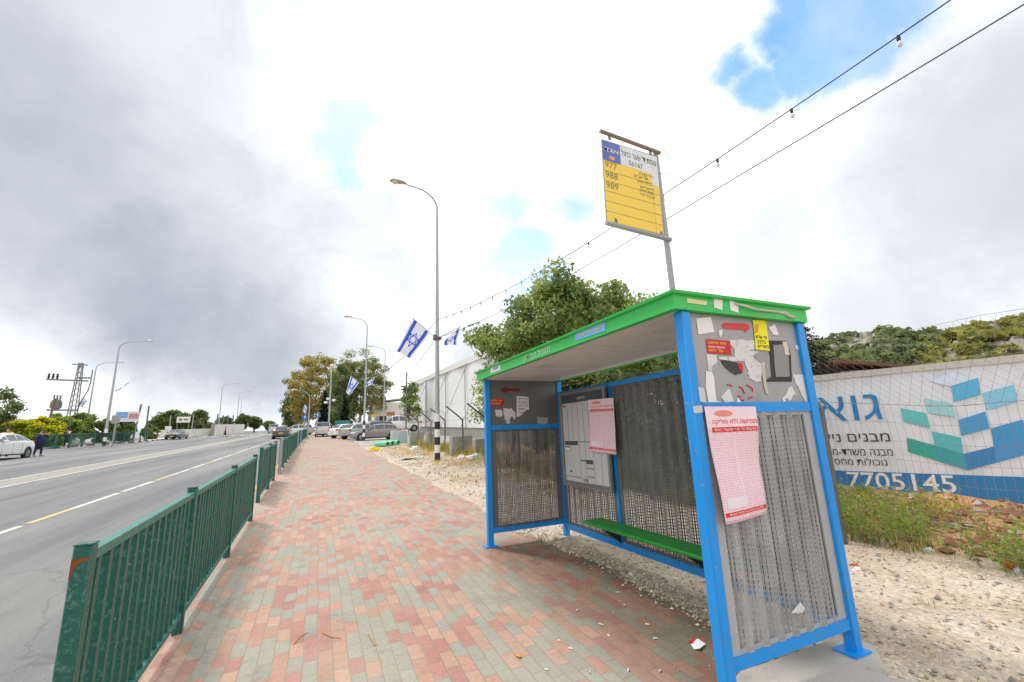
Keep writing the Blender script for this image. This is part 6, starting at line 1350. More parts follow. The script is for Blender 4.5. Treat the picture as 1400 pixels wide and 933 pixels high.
# ================================================================== STRING LIGHTS AND CABLE
def catenary(a, b_, sag, n=40): a, b_ = V(a), V(b_); return [a+(b_-a)*(i/n)-V((0,0,sag*4*(i/n)*(1-i/n))) for i in range(n+1)]
cab = mat('black_cable', (.02,.02,.022), rough=.6); bulb_m = mat('frosted_bulb', srgb('#d8dde0'), rough=.15)
za = on_y(598, 437, P598.y).z; zl = on_y(598, 462, P598.y).z
def stringlights(label, pts, spacing, start=.5, group='bulb strings over the verge', rb=.022):
    t = thing('string_lights', label, 'string lights', pts[0], 0, group); mb = MB(); mb.tube(pts, [.006+.005*min(1, max(0, V(p_).length-8)/14) for p_ in pts], 6); mb.build('cable', cab, t)
    acc = -start; last = pts[0]; proto = None
    for p in pts[1:]:
        p = V(p); seg = (p-last).length
        while acc+seg >= spacing:
            k = (spacing-acc)/seg; q = last+(p-last)*k
            if proto is None:
                mb = MB(); mb.lathe([(.014,-.055),(.016,-.005),(.010,.008)], q, 8); 
                bl = mb.build('bulb_socket', cab, t, smooth=True); bl.location = (0,0,0)
                # re-origin so copies can be moved
                off_ = q-V(t.matrix_basis.translation); me = bl.data; me.transform(Matrix.Translation(-off_)); bl.location = off_
                mb = MB(); mb.lathe([(.004,-.108),(rb*.7,-.103),(rb,-.088),(rb*.95,-.072),(.013,-.054)], V((0,0,0)), 10); me2 = bpy.data.meshes.new('bulb'); me2.from_pydata(mb.v, [], mb.f); me2.materials.append(bulb_m); me2.polygons.foreach_set('use_smooth', [True]*len(me2.polygons))
                b2o = bpy.data.objects.new('bulb', me2); COL.objects.link(b2o); b2o.parent = bl; proto = (bl, b2o)
            else:
                c = proto[0].copy(); COL.objects.link(c); c.parent = t; c.location = q-V(t.matrix_basis.translation); e_ = proto[1].copy(); COL.objects.link(e_); e_.parent = c
            last = q; seg = (p-last).length; acc = 0.
        acc += seg; last = p
    return t
pA = V((P598.x, P598.y, za)); pB = V((4.75, -13.5, 6.1))
def curve_through():
    pts = []
    for i in range(61):
        k = i/60; y = pA.y+(pB.y-pA.y)*k; x = pA.x+(pB.x-pA.x)*k
        pts.append((x, y))
    return pts
def zc(y): # sagging line fitted to the measured heights
    return 4.80+ .00575*(y-1.8)**2
pts = [V((x, y, zc(y)+(za-zc(pA.y))*max(0, (y-6)/(pA.y-6))**1.0)) for x, y in curve_through()]
stringlights('string of clear bulbs sagging from the nearest lamp pole over the shelter', pts, .95, .4)
def zl_(y): return 4.41+.0045*(y-.5)**2
pts = [V((x+.02, y, zl_(y)+(zl-zl_(pA.y))*max(0, (y-3)/(pA.y-3)))) for x, y in curve_through()]
mb = MB(); mb.tube(pts, [.0055+.004*min(1, max(0, V(p_).length-8)/14) for p_ in pts], 6); tag(mb.build('overhead_cable', cab), 'plain cable running below the bulb string over the shelter', 'cable')
z4 = on_y(497, 500, P497.y).z
def hp(P, h): return V((P.x, P.y, P.z+h))
stringlights('string of bulbs hanging between the nearest and second lamp poles', catenary(V((P598.x, P598.y, za)), hp(P497, 5.6), .7), .7)
mb = MB(); mb.tube(catenary(V((P598.x, P598.y, zl)), hp(P524, 5.6), .6), .012, 5); tag(mb.build('overhead_cable', cab), 'plain cable from the nearest lamp pole towards the car park', 'cable')
stringlights('far string of bulbs drooping between the second and third lamp poles', catenary(hp(P497, 5.4), hp(P524, 5.8), 1.0), 1.3, rb=.04)
mb = MB(); mb.tube(catenary(V((-95,110,11)), V((-43,62,13)), .8), .02, 4); tag(mb.build('overhead_cable', cab), 'thin power line reaching the lattice tower across the road', 'cable')
mb = MB(); mb.tube(catenary(V((-95,110,9.5)), V((-43,62,9.5)), 1.2), .02, 4); tag(mb.build('overhead_cable', cab), 'lower thin power line passing the wooden pole across the road', 'cable')

# ================================================================== ACROSS THE ROAD
FP = [(57,613),(75,612.8),(94,611.6),(111.5,609.8),(128,608.4),(143,607.3),(156.5,605.9),(169,604.9),(181,603.9),(191,603.1),(200,602.6)]
P = []
for u, v in FP:
    p = gp(u, v); p = p*0.93; p.z = street(p.y)+.02; P.append(p)
railing('green_railing', 'long green railing along the striped kerb across the road', P, 1.22, fence_green, fence_rail, None, bars=.16, bar=.02, post_w=.12)
def bush(name, label, u, D, v_top, wpx, mats, seed, cat='bush', n=40, per=70, leaf=None, group=None, off=0.):
    b, h = at_d(u, D, v_top, off=off); k = (b-CAM).dot(RM @ V((0,0,-1)))/F_PX; w_ = wpx*k/2*math.cos(math.atan2(b.x, b.y)*0+0)*.78
    leaf = leaf or max(.06, D*.0035)
    return tree(name, label, b, h, (w_*.86, w_*.86, h*.46), (0, 0, h*.5), mats, n_clump=n, per=per, clump_r=min(w_, h)*.34, leaf=leaf, trunk_r=.06, seed=seed, cat=cat, limbs=6, group=group)
VB = 'shrubs across the road'
bs_ = bush('broom_bush', 'broad broom bush covered in yellow flowers behind the white saloon', 46, 62, 573.5, 80, [lf_fresh, lf_fresh], 51, n=90, per=110)
# flowers on its upper side
t = bs_; b = t.matrix_basis.translation; r = random.Random(3); cr = kids(t)[0]; mb = MB(); pts = []
allv = [p.center for p in cr.data.polygons]
zs = sorted(q.z for q in allv); zc_ = zs[int(len(zs)*.3)]
for c in allv:
    if c.z > zc_+.15*noise.noise(V(c)*1.5)*3 and r.random() < .97: pts.append((V(c)+b+V((r.gauss(0,.05), r.gauss(0,.05), .04+.1*r.random())), V((0,-.4,.8))))
leaf_cloud(mb, pts, .13, r, .8); mb.build('blossoms', lf_yel, t)
bush('shrub', 'fresh green shrub behind the man in the black hat', 80, 66, 563, 62, [lf_fresh, lf_oak], 52, n=50, group=VB)
bush('shrub', 'green shrub under the lattice tower', 108, 70, 562, 44, [lf_oak, lf_fresh], 53, n=40, group=VB)
bush('shrub', 'dark green shrub behind the big lamp across the road', 136, 72, 571, 34, [lf_dark, lf_oak], 54, n=30, group=VB)
bush('shrub', 'green shrub under the blue and red banner', 166, 72, 568, 40, [lf_oak, lf_dark], 55, n=40, group=VB)
bush('shrub', 'low hedge-like shrub just past the end of the railing across the road', 206, 84, 581, 26, [lf_oak, lf_olive], 56, n=24, group=VB)
bush('shrub', 'dark round shrub at the picture edge beyond the yellow broom', 6, 80, 571, 24, [lf_dark, lf_olive], 57, n=30, group=VB)['label'] = 'dark round shrub beyond the yellow broom, farthest from the lattice tower'
b, h = at_d(-6, 60, 528); tree('broadleaf_tree', 'dark tree at the picture edge, crown just entering view', b, h, (1.3,1.3,2.2), (0,0,h-2.2), [lf_dark], n_clump=24, per=80, clump_r=.7, leaf=.16, trunk_r=.12, seed=58)['label'] = 'dark tree whose crown edge pokes in above the broom bush'
FT = 'trees beyond the barrier'
def ftree(lb, u, D, vtop, wpx, mats, seed, n=34, per=60):
    b, h = at_d(u, D, vtop); k = (b-CAM).dot(RM @ V((0,0,-1)))/F_PX; w_ = wpx*k/2
    return tree('broadleaf_tree', lb, b, h, (w_*.9, w_*.9, h*.40), (0,0,h*.6), mats, n_clump=n, per=per, clump_r=w_*.36, leaf=D*.0036, trunk_r=.18, seed=seed, group=FT, limbs=8)
ftree('dense round dark tree behind the white signboard', 231, 112, 563, 40, [lf_dark, lf_oak], 61, 60, 70)
ftree('upright ragged tree behind the white barrier', 270, 112, 560, 23, [lf_gum, lf_olive], 62, 44)
ftree('pale low tree between the dense round one and the ragged one', 254, 118, 576, 22, [lf_olive, lf_oak], 63)
ftree('hazy tree behind the row of bare posts', 306, 135, 570, 22, [lf_gum, lf_olive], 64)
ftree('dark tree just past the bare posts', 331, 132, 568, 16, [lf_dark, lf_gum], 65)
ftree('tree with an open crown standing alone before the road crest', 347, 135, 570, 17, [lf_dark, lf_gum], 66)
ftree('small leaning tree on the road crest', 367, 150, 577, 13, [lf_gum, lf_dark], 67)
ftree('low scrubby tree behind the far end of the barrier', 287, 128, 578, 18, [lf_olive, lf_fresh], 68)
# white barrier walls
def wallseg(name, label, a, b_, h, th, m, group=None):
    a, b_ = V(a), V(b_); d = (b_-a).normalized(); n = V((d.y, -d.x, 0)); mb = MB(); mb.slab([a-V((0,0,.3)), b_-V((0,0,.3)), b_+V((0,0,h)), a+V((0,0,h))], th, n); o = mb.build(name, m, origin=(a+b_)/2); return tag(o, label, 'wall', group)
conc_w = mat('whitewashed_concrete', srgb('#dedcd2'), rough=.85, var=.08, scale=.8, dirt=srgb('#9c9a90'), dirt_amt=.5, dscale=.6)
a = at_d(216, 92); b_ = at_d(287, 104); wallseg('barrier_wall', 'low whitewashed wall behind the oncoming car', a, b_, 1.25, .3, conc_w)
a = at_d(288, 103); b_ = at_d(331, 120); wallseg('barrier_wall', 'taller pale wall behind the striped pole and the woman crossing', a, b_, 2.0, .4, conc_w)
a = gp(290, 599.0)*1.0; wallseg('barrier_wall', 'short broken end block of the pale wall', at_d(288,101), at_d(293,101), 2.2, .5, concrete_dk)
for k, (u, v0, v1) in enumerate(((266, 0, 0), (295.5, 566.5, 590), (303, 568, 590), (310, 568, 590), (317, 568, 590))):
    if not v0: continue
    b, h_ = at_d(u, 124, v0); mb = MB(); mb.cyl(b, b+V((0,0,h_)), .14, n=8); o = mb.build('bare_post', galv_dark, origin=b); autosmooth(o); tag(o, ('', 'bare grey post at the near end of the row behind the pale wall', 'second bare grey post in the row behind the pale wall', 'third bare grey post in the row behind the pale wall', 'last bare grey post in the row behind the pale wall')[k], 'post', 'bare posts behind the pale wall')
for u, D, vt, lb in ((183.5, 66, 553, 'slanting grey post at the edge of the blue and red banner'), (199, 72, 555, 'upright grey post near the end of the railing across the road'), (231, 106, 568, 'white post left of the white signboard'), (262, 106, 566, 'white post behind the oncoming car')):
    b, h_ = at_d(u, D, vt); mb = MB(); mb.cyl(b, b+V((.3 if 'slant' in lb else 0, 0, h_)), .09, n=8); o = mb.build('bare_post', galv_dark if D < 80 else galv, origin=b); autosmooth(o); tag(o, lb.replace('left of', 'beside'), 'post')
signboard('signboard', 'white signboard with grey figures on two posts behind the oncoming car', 'signboard', 249, 108, 570, 578, 15, paper_white, bits=[(.15,.4,.3,.7,ink_grey), (.5,.85,.35,.65,ink_grey)])
signboard('small_sign', 'small white notice board on the low white wall', 'sign', 229.5, 91, 583, 587.5, 7, paper_white)
signboard('banner', 'cloth banner, half blue and half red, on poles above the shrubs', 'banner', 171.5, 62, 563, 577, 25, mat('banner_white', srgb('#d7dbe4'), rough=.7), bits=[(.02,.5,.38,.95,mat('banner_blue', srgb('#7fa6dd'), rough=.7, var=.3, scale=2)), (.56,.95,.3,.8,mat('banner_red', srgb('#c98c8c'), rough=.7, var=.3, scale=2))])
signboard('sign_back', 'grey back of a double road sign beside the big lamp across the road', 'road sign', 156, 54, 568, 579, 9, galv)
b, h_ = at_d(143, 52, 580); mb = MB(); 
# wooden pole and lattice tower
b, h_ = at_d(60, 72, 545); mb = MB(); mb.tube([b, b+V((.5,0,h_))], [.13,.10], 10); mb.bar(b+V((.2,0,h_-.3)), b+V((.9,0,h_-.3)), .07, .07); o = mb.build('wooden_pole', wood_grey, origin=b); autosmooth(o); tag(o, 'leaning brown wooden pole above the yellow broom bush', 'utility pole')
b, h_ = at_d(95, 74, 499); t = thing('lattice_tower', 'steel lattice power tower carrying a transformer above the shrubs', 'power tower', b)
mb = MB(); w0, w1 = .85, .34; steel = mat('lattice_steel', srgb('#8c8e8c'), rough=.6, metal=.3)
def corner(k, q): sx_, sy_ = ((-1,-1),(1,-1),(1,1),(-1,1))[k % 4]; w_ = w0+(w1-w0)*q; return b+V((sx_*w_/2, sy_*w_/2, h_*q))
for k in range(4): mb.bar(corner(k, 0), corner(k, 1), .08, .08)
for j in range(14):
    for k in range(4): mb.bar(corner(k, j/14), corner(k+1 if j % 2 else k, (j+1)/14) if False else corner(k+1, (j+1)/14), .035, .035)
mb.build('lattice', steel, t)
sd_ = V((b.y, -b.x, 0)).normalized()       # sideways as seen from the street
for z, l0, l1, nm in ((h_*.80, -2.7, .9, 'crossarm'), (h_*.42, -2.2, .4, 'platform'), (h_*.84, -.1, 1.1, 'crossarm')):
    mb = MB(); mb.bar(b+sd_*l0+V((0,0,z)), b+sd_*l1+V((0,0,z)), .5 if nm == 'platform' else .3, .16); mb.build(nm, steel, t)
mb = MB(); c = b-sd_*1.5+V((0,0,h_*.42+.1)); mb.lathe([(.3,0),(.42,.1),(.42,1.0),(.36,1.1),(.2,1.15)], c, 12); 
for a_ in range(3): mb.lathe([(.05,0),(.12,.1),(.06,.25),(.11,.35),(.04,.55)], c+sd_*(a_-1)*.25+V((0,0,1.15)), 8)
for a_ in range(5): mb.box(c+sd_*.0+V((0,0,.5)), (.06, 1.0, .7), Matrix.Rotation(a_*.62, 3, 'Z'))
mb.build('transformer', mat('transformer_grey', srgb('#7e8484'), rough=.5), t)
for k in range(3):
    mb = MB(); c = b-sd_*(2.5-k*.35)+V((0,0,h_*.80+.1)); mb.lathe([(.05,0),(.16,.1),(.07,.2),(.16,.3),(.07,.4),(.14,.5),(.04,.65)], c, 8); mb.build('insulator', dark, t)
mb = MB(); mb.box(b+V((0,0,h_+.1)), (.4, .4, .4)); mb.bar(b-sd_*.8+V((0,0,h_+.1)), b+sd_*.6+V((0,0,h_+.1)), .12, .12); mb.build('top_cap', steel, t)
mb = MB(); mb.tube([b+sd_*1.1+V((0,0,h_*.95)), b+sd_*1.1+V((0,0,h_*.80)), b+sd_*1.0+V((0,0,h_*.68)), b+sd_*.6+V((0,0,h_*.55)), b+sd_*.35+V((0,0,h_*.42))], .06, 8); mb.build('riser_pipe', galv_dark, t)

# ================================================================== CARS
glass_m = glass('car_glass', (.06,.075,.085)); trim_m = mat('car_black_trim', (.02,.02,.022), rough=.5); rim_m = mat('alloy_rim', srgb('#8f9498'), rough=.3, metal=.8)
head_m = mat('headlight_lens', srgb('#dfe6ea'), rough=.1, spec=.8); tail_m = mat('tail_light_lens', srgb('#c21c1c'), rough=.2); plate_m = mat('yellow_number_plate', srgb('#e8c11c'), rough=.5)
def car_paint(name, col, metal=.3): 
    m = mat(name, srgb(col), rough=.28, metal=metal, var=.03, spec=.6); m.node_tree.nodes['Principled BSDF'].inputs['Coat Weight'].default_value = .6; return m
SHAPES = {  # (x from the rear, top height, half width at top, belt height)
 'hatch': dict(L=4.35, W=.90, st=[(0,.55,.74,.52),(.05,.92,.76,.86),(.22,1.02,.70,.94),(.72,1.40,.58,.96),(1.5,1.47,.60,.94),(2.35,1.44,.59,.93),(3.15,.99,.68,.92),(3.85,.84,.68,.80),(4.22,.70,.64,.62),(4.35,.50,.60,.46)], cab=(2,6)),
 'sedan': dict(L=4.6, W=.89, st=[(0,.6,.72,.55),(.06,1.0,.74,.94),(.5,1.08,.70,.98),(1.05,1.38,.56,.97),(1.8,1.45,.58,.95),(2.6,1.41,.57,.93),(3.45,.99,.68,.92),(4.1,.86,.68,.80),(4.48,.72,.62,.62),(4.6,.5,.58,.46)], cab=(2,6)),
 'suv': dict(L=4.4, W=.92, st=[(0,.7,.78,.62),(.06,1.10,.80,1.02),(.18,1.2,.76,1.08),(.5,1.62,.64,1.08),(1.5,1.68,.66,1.05),(2.4,1.64,.65,1.04),(3.1,1.13,.74,1.04),(3.9,1.02,.74,.96),(4.28,.86,.70,.74),(4.4,.6,.66,.56)], cab=(2,6)),
 'van': dict(L=4.8, W=.95, st=[(0,.7,.84,.62),(.05,1.2,.86,1.1),(.10,1.3,.84,1.15),(.25,1.84,.78,1.15),(1.8,1.92,.78,1.12),(3.0,1.86,.76,1.10),(3.9,1.2,.80,1.10),(4.4,1.0,.76,.96),(4.7,.8,.72,.7),(4.8,.6,.68,.56)], cab=(2,6)),
 'pickup': dict(L=5.2, W=.93, st=[(0,.7,.84,.62),(.05,1.02,.86,.98),(1.55,1.04,.86,1.0),(1.72,1.68,.68,1.06),(2.4,1.76,.70,1.06),(3.1,1.70,.68,1.05),(3.85,1.14,.76,1.04),(4.6,1.05,.76,.96),(5.05,.86,.72,.74),(5.2,.6,.68,.56)], cab=(2,6)),
}
def make_car(name, label, cat, shape, paint, pos, heading, group, scale=1., rt=.315, rear_plate=True):
    S_ = SHAPES[shape]; L_, W_ = S_['L'], S_['W']; st_ = S_['st']; t = thing(name, label, cat, pos, heading, group); t.scale = (scale,)*3
    t.matrix_basis = Matrix.Translation(V(pos)) @ Matrix.Rotation(heading, 4, 'Z') @ Matrix.Scale(scale, 4)
    rows = []
    for i, (x, zt, wt, zb_) in enumerate(st_):
        e = min(x, L_-x); wb = W_*(1-.10*max(0, 1-e/.55)**2); sill = .22+.14*max(0, 1-e/.4)
        zb2 = min(zb_, zt-.03); X = x-L_/2
        rows.append([V((X, wb-.04, sill)), V((X, wb, sill+.2*(zb2-sill))), V((X, wb, sill+.72*(zb2-sill))), V((X, wb-.035, zb2)), V((X, wt+.05, zt-.06 if zt-zb2 > .1 else zt-.02)), V((X, wt-.04, zt-.015)), V((X, 0, zt+.015))])
    mb = MB(); k = len(rows[0]); full = []
    for rw in rows: full.append(rw+[V((p.x, -p.y, p.z)) for p in reversed(rw[:-1])])
    n = len(full[0])
    for rw in full: mb.v += [tuple(p) for p in rw]
    mb.f = [(i*n+j, i*n+j+1, (i+1)*n+j+1, (i+1)*n+j) for i in range(len(full)-1) for j in range(n-1)]
    mb.f += [((i+1)*n, (i+1)*n+n-1, i*n+n-1, i*n) for i in range(len(full)-1)]
    mb.f += [tuple(range(n)), tuple(reversed(range((len(full)-1)*n, len(full)*n)))]; mb.m = [0]*len(mb.f)
    body = mb.build('body', paint, t, local=True); me = body.data
    bm = bmesh.new(); bm.from_mesh(me); bmesh.ops.recalc_face_normals(bm, faces=bm.faces); bm.to_mesh(me); bm.free(); autosmooth(body, 32)
    def patch(nm, m, q, s0, s1, t0, t1, off=.006, parent=t):
        a, b_, c, d = [V(p) for p in q]; 
        P = [(a*(1-s)+b_*s)*(1-v)+(d*(1-s)+c*s)*v for s, v in ((s0,t0),(s1,t0),(s1,t1),(s0,t1))]
        nn = (P[1]-P[0]).cross(P[3]-P[0]).normalized(); ctr = sum(P, V())/4
        if nn.dot(ctr-V((ctr.x*.6, 0, .7))) < 0: nn = -nn
        g_ = MB(); g_.slab([p+nn*(off-.004) for p in P], .006, nn); return g_.build(nm, m, parent, local=True)
    c0, c1 = S_['cab']
    for sgn in (1, -1):
        fl = lambda p: V((p.x, p.y*sgn, p.z))
        for i in range(c0, c1):
            A = rows[i]; B = rows[i+1]; q = [fl(A[3]), fl(B[3]), fl(B[4]), fl(A[4])]
            if shape == 'pickup' and i < 3: continue
            if shape == 'van' and i == 3: continue
            if (A[4].z-A[3].z) < .08 and (B[4].z-B[3].z) < .08: continue
            patch('side_window', glass_m, q, .06 if i > c0 else .28, .95 if i < c1-1 else .80, .14, .93 if i not in (c0, c1-1) else .86)
    for nm, i in (('windscreen', c1-1), ('rear_window', c0)):
        A, B = rows[i], rows[i+1]; q = [V((A[5].x, A[5].y, A[5].z)), V((B[5].x, B[5].y, B[5].z)), V((B[5].x, -B[5].y, B[5].z)), V((A[5].x, -A[5].y, A[5].z))]
        patch(nm, glass_m, q, .08, .92, .02, .98, .022)
    xw = (.78, L_-.86)
    for x in xw:
        for sgn in (1, -1):
            mb = MB(); c = V((x-L_/2, sgn*(W_-.0), rt)); mb.cyl(c-V((0, sgn*.05, -.01)), c+V((0, sgn*.004, .01)), rt+.055, n=20); mb.build('wheel_arch', trim_m, t, local=True)
            g_ = MB(); R3 = Matrix.Rotation(R_(90)*-sgn, 3, 'X'); g_.lathe([(rt*.55,-.19),(rt*.95,-.18),(rt,-.13),(rt,-.02),(rt*.94,.012),(rt*.66,.014),(rt*.64,.0)], c+V((0, 0, 0)), 20, rot=R3); w_ = g_.build('wheel', rubber, t, smooth=True, local=True)
            g_ = MB(); g_.lathe([(rt*.64,-.02),(rt*.62,.010),(rt*.5,.0),(rt*.2,.012),(.02,.018)], c+V((0, sgn*.004, 0)), 18, rot=R3); g_.build('rim', rim_m, w_, smooth=False, local=True)
    zl_ = st_[-3][1]
    for sgn in (1, -1):
        g_ = MB(); g_.box((L_/2-.22, sgn*(W_-.24), zl_-.13), (.34, .30, .15), Matrix.Rotation(-sgn*.35, 3, 'Z'), bev=.05); autosmooth(g_.build('headlight', head_m, t, local=True), 60)
        g_ = MB(); g_.box((-L_/2+.10, sgn*(W_-.17), st_[1][1]-.08), (.22, .20, .20 if shape != 'suv' else .3), Matrix.Rotation(sgn*.25, 3, 'Z'), bev=.04); autosmooth(g_.build('tail_light', tail_m, t, local=True), 60)
        g_ = MB(); g_.box((L_*.5-1.55, sgn*(W_+.06), st_[c1][3]+.06), (.16, .20, .13), bev=.04); autosmooth(g_.build('door_mirror', paint, t, local=True), 60)
        g_ = MB()
        for xx in (L_*.5-1.95, L_*.5-2.9): g_.box((xx, sgn*(W_-.005), .80), (.17, .02, .025))
        g_.build('door_handle', paint, t, local=True)
        g_ = MB()
        for xx in (L_*.5-1.42, L_*.5-2.36, L_*.5-3.2): g_.box((xx, sgn*(W_-.001), .58), (.012, .006, .56))
        g_.box((0, sgn*(W_-.02), .255), (L_-2.3, .03, .07)); g_.build('door_seam', trim_m, t, local=True)
    g_ = MB(); g_.box((L_/2-.005, 0, .52), (.05, 1.1, .17), bev=.01); g_.build('grille', trim_m, t, local=True)
    g_ = MB(); g_.box((L_/2+.02, 0, .42), (.03, .50, .11)); g_.build('number_plate', plate_m, t, local=True)
    g_ = MB(); g_.box((-L_/2-.01, 0, .66), (.03, .50, .11)); g_.build('number_plate', plate_m, t, local=True)
    return t
CG = 'cars on the road and in the car park'
def road_z(y): return street(y)-.12
def cargp(u, v, off=0): p = gp(u, v, off); return p
make_car('parked_car', 'white saloon stopped at the kerb across the road with a man beside it', 'car', 'sedan', car_paint('car_white', '#e6e7e6', 0.), V((-18.0, 36.9, road_z(36.9))), R_(-90), CG, 1.10)
p = at_d(242.5, 81); make_car('car', 'dark grey car coming towards the shelter on the open road', 'car', 'sedan', car_paint('car_dark_grey', '#4d4f53'), V((p.x, p.y, road_z(p.y))), R_(-92), CG)
p = gp(383, 600.5, -.12); make_car('car', 'black hatchback with red tail lights driving away beside the railing', 'car', 'hatch', car_paint('car_black', '#3a3b42'), V((p.x, p.y+2, road_z(p.y))), R_(91), CG, 1.05)
p = at_d(406, 74); make_car('car', 'white car just beyond the black hatchback', 'car', 'suv', car_paint('car_white2', '#dcdedf', 0.), V((p.x, p.y, road_z(p.y))), R_(150), CG)
p = at_d(374, 105); make_car('car', 'small silver van far ahead on the road crest', 'car', 'van', car_paint('car_silver', '#b9bcbd'), V((p.x, p.y, road_z(p.y))), R_(95), CG)
p = at_d(442, 60); make_car('car', 'silver van waiting at the end of the sidewalk', 'car', 'van', car_paint('car_silver', '#b9bcbd'), V((p.x, p.y, street(p.y))), R_(88), CG, .92)
GP_ = 'cars in the car park'
p = V((4.72, 41.3, street(41.3)-.02)); make_car('parked_car', 'grey brown hatchback parked side-on behind the striped second lamp', 'car', 'hatch', car_paint('car_taupe', '#8b8480'), p, R_(180), GP_, .98)
p = at_d(487, 46.5); make_car('parked_car', 'silver green hatchback parked behind the grey brown one', 'car', 'hatch', car_paint('car_silvergreen', '#9fa8a8'), V((p.x+.6, p.y, street(p.y))), R_(35), GP_, 1.02)
p = at_d(471, 51); make_car('parked_car', 'white hatchback parked farthest towards the sidewalk', 'car', 'hatch', car_paint('car_white', '#e6e7e6', 0.), V((p.x+.6, p.y, street(p.y))), R_(30), GP_, 1.0)
p = at_d(511, 48.5); make_car('parked_car', 'dark blue car whose roof shows over the grey brown hatchback', 'car', 'suv', car_paint('car_navy', '#474c5c'), V((p.x, p.y, street(p.y)+.1)), R_(180), GP_, .95)
p = at_d(542, 52); make_car('parked_car', 'white pickup parked by the utility cabinet', 'car', 'pickup', car_paint('car_white', '#e6e7e6', 0.), V((p.x, p.y, street(p.y)+.45)), R_(175), GP_, 1.05)
p = at_d(495, 58); make_car('parked_car', 'pale van behind the row of parked hatchbacks', 'car', 'van', car_paint('car_pale', '#c9ccca', 0.), V((p.x, p.y, street(p.y))), R_(170), GP_, .85)

# ================================================================== PEOPLE
skin = mat('skin', srgb('#c08a6c'), rough=.6); cl_black = mat('black_cloth', (.015,.015,.018), rough=.9); cl_navy = mat('navy_cloth', srgb('#28345a'), rough=.9); cl_white = mat('white_cloth', srgb('#dadada'), rough=.9)
cl_yel = mat('yellow_cloth', srgb('#ead41e'), rough=.9); cl_pink = mat('pink_cloth', srgb('#d0707c'), rough=.9); hair_m = mat('dark_hair', srgb('#1d1815'), rough=.8, bump=.5, bscale=60); shoe_m = mat('shoe_grey', srgb('#8d8d90'), rough=.7); cl_jean = mat('dark_trousers', srgb('#1f2740'), rough=.9)
def skin_mesh(name, joints, edges, radii, m, parent, levels=2, root=0):
    me = bpy.data.meshes.new(name); me.from_pydata([tuple(j) for j in joints], edges, []); o = bpy.data.objects.new(name, me); COL.objects.link(o)
    md = o.modifiers.new('Skin', 'SKIN'); md.use_smooth_shade = True
    if not me.skin_vertices: 
        bpy.context.view_layer.objects.active = o
        bm = bmesh.new(); bm.from_mesh(me); bm.verts.layers.skin.verify(); bm.to_mesh(me); bm.free()
    for i, r_ in enumerate(radii):
        sv = me.skin_vertices[0].data[i]; sv.radius = (r_, r_) if not isinstance(r_, tuple) else r_; sv.use_root = (i == root)
    ss = o.modifiers.new('Sub', 'SUBSURF'); ss.levels = levels; ss.render_levels = levels
    dg = bpy.context.evaluated_depsgraph_get(); ev = o.evaluated_get(dg); me2 = bpy.data.meshes.new_from_object(ev); me2.name = name; bpy.data.objects.remove(o); bpy.data.meshes.remove(me)
    me2.materials.clear(); me2.materials.append(m); me2.polygons.foreach_set('use_smooth', [True]*len(me2.polygons))
    o = bpy.data.objects.new(name, me2); COL.objects.link(o); o.parent = parent; return o
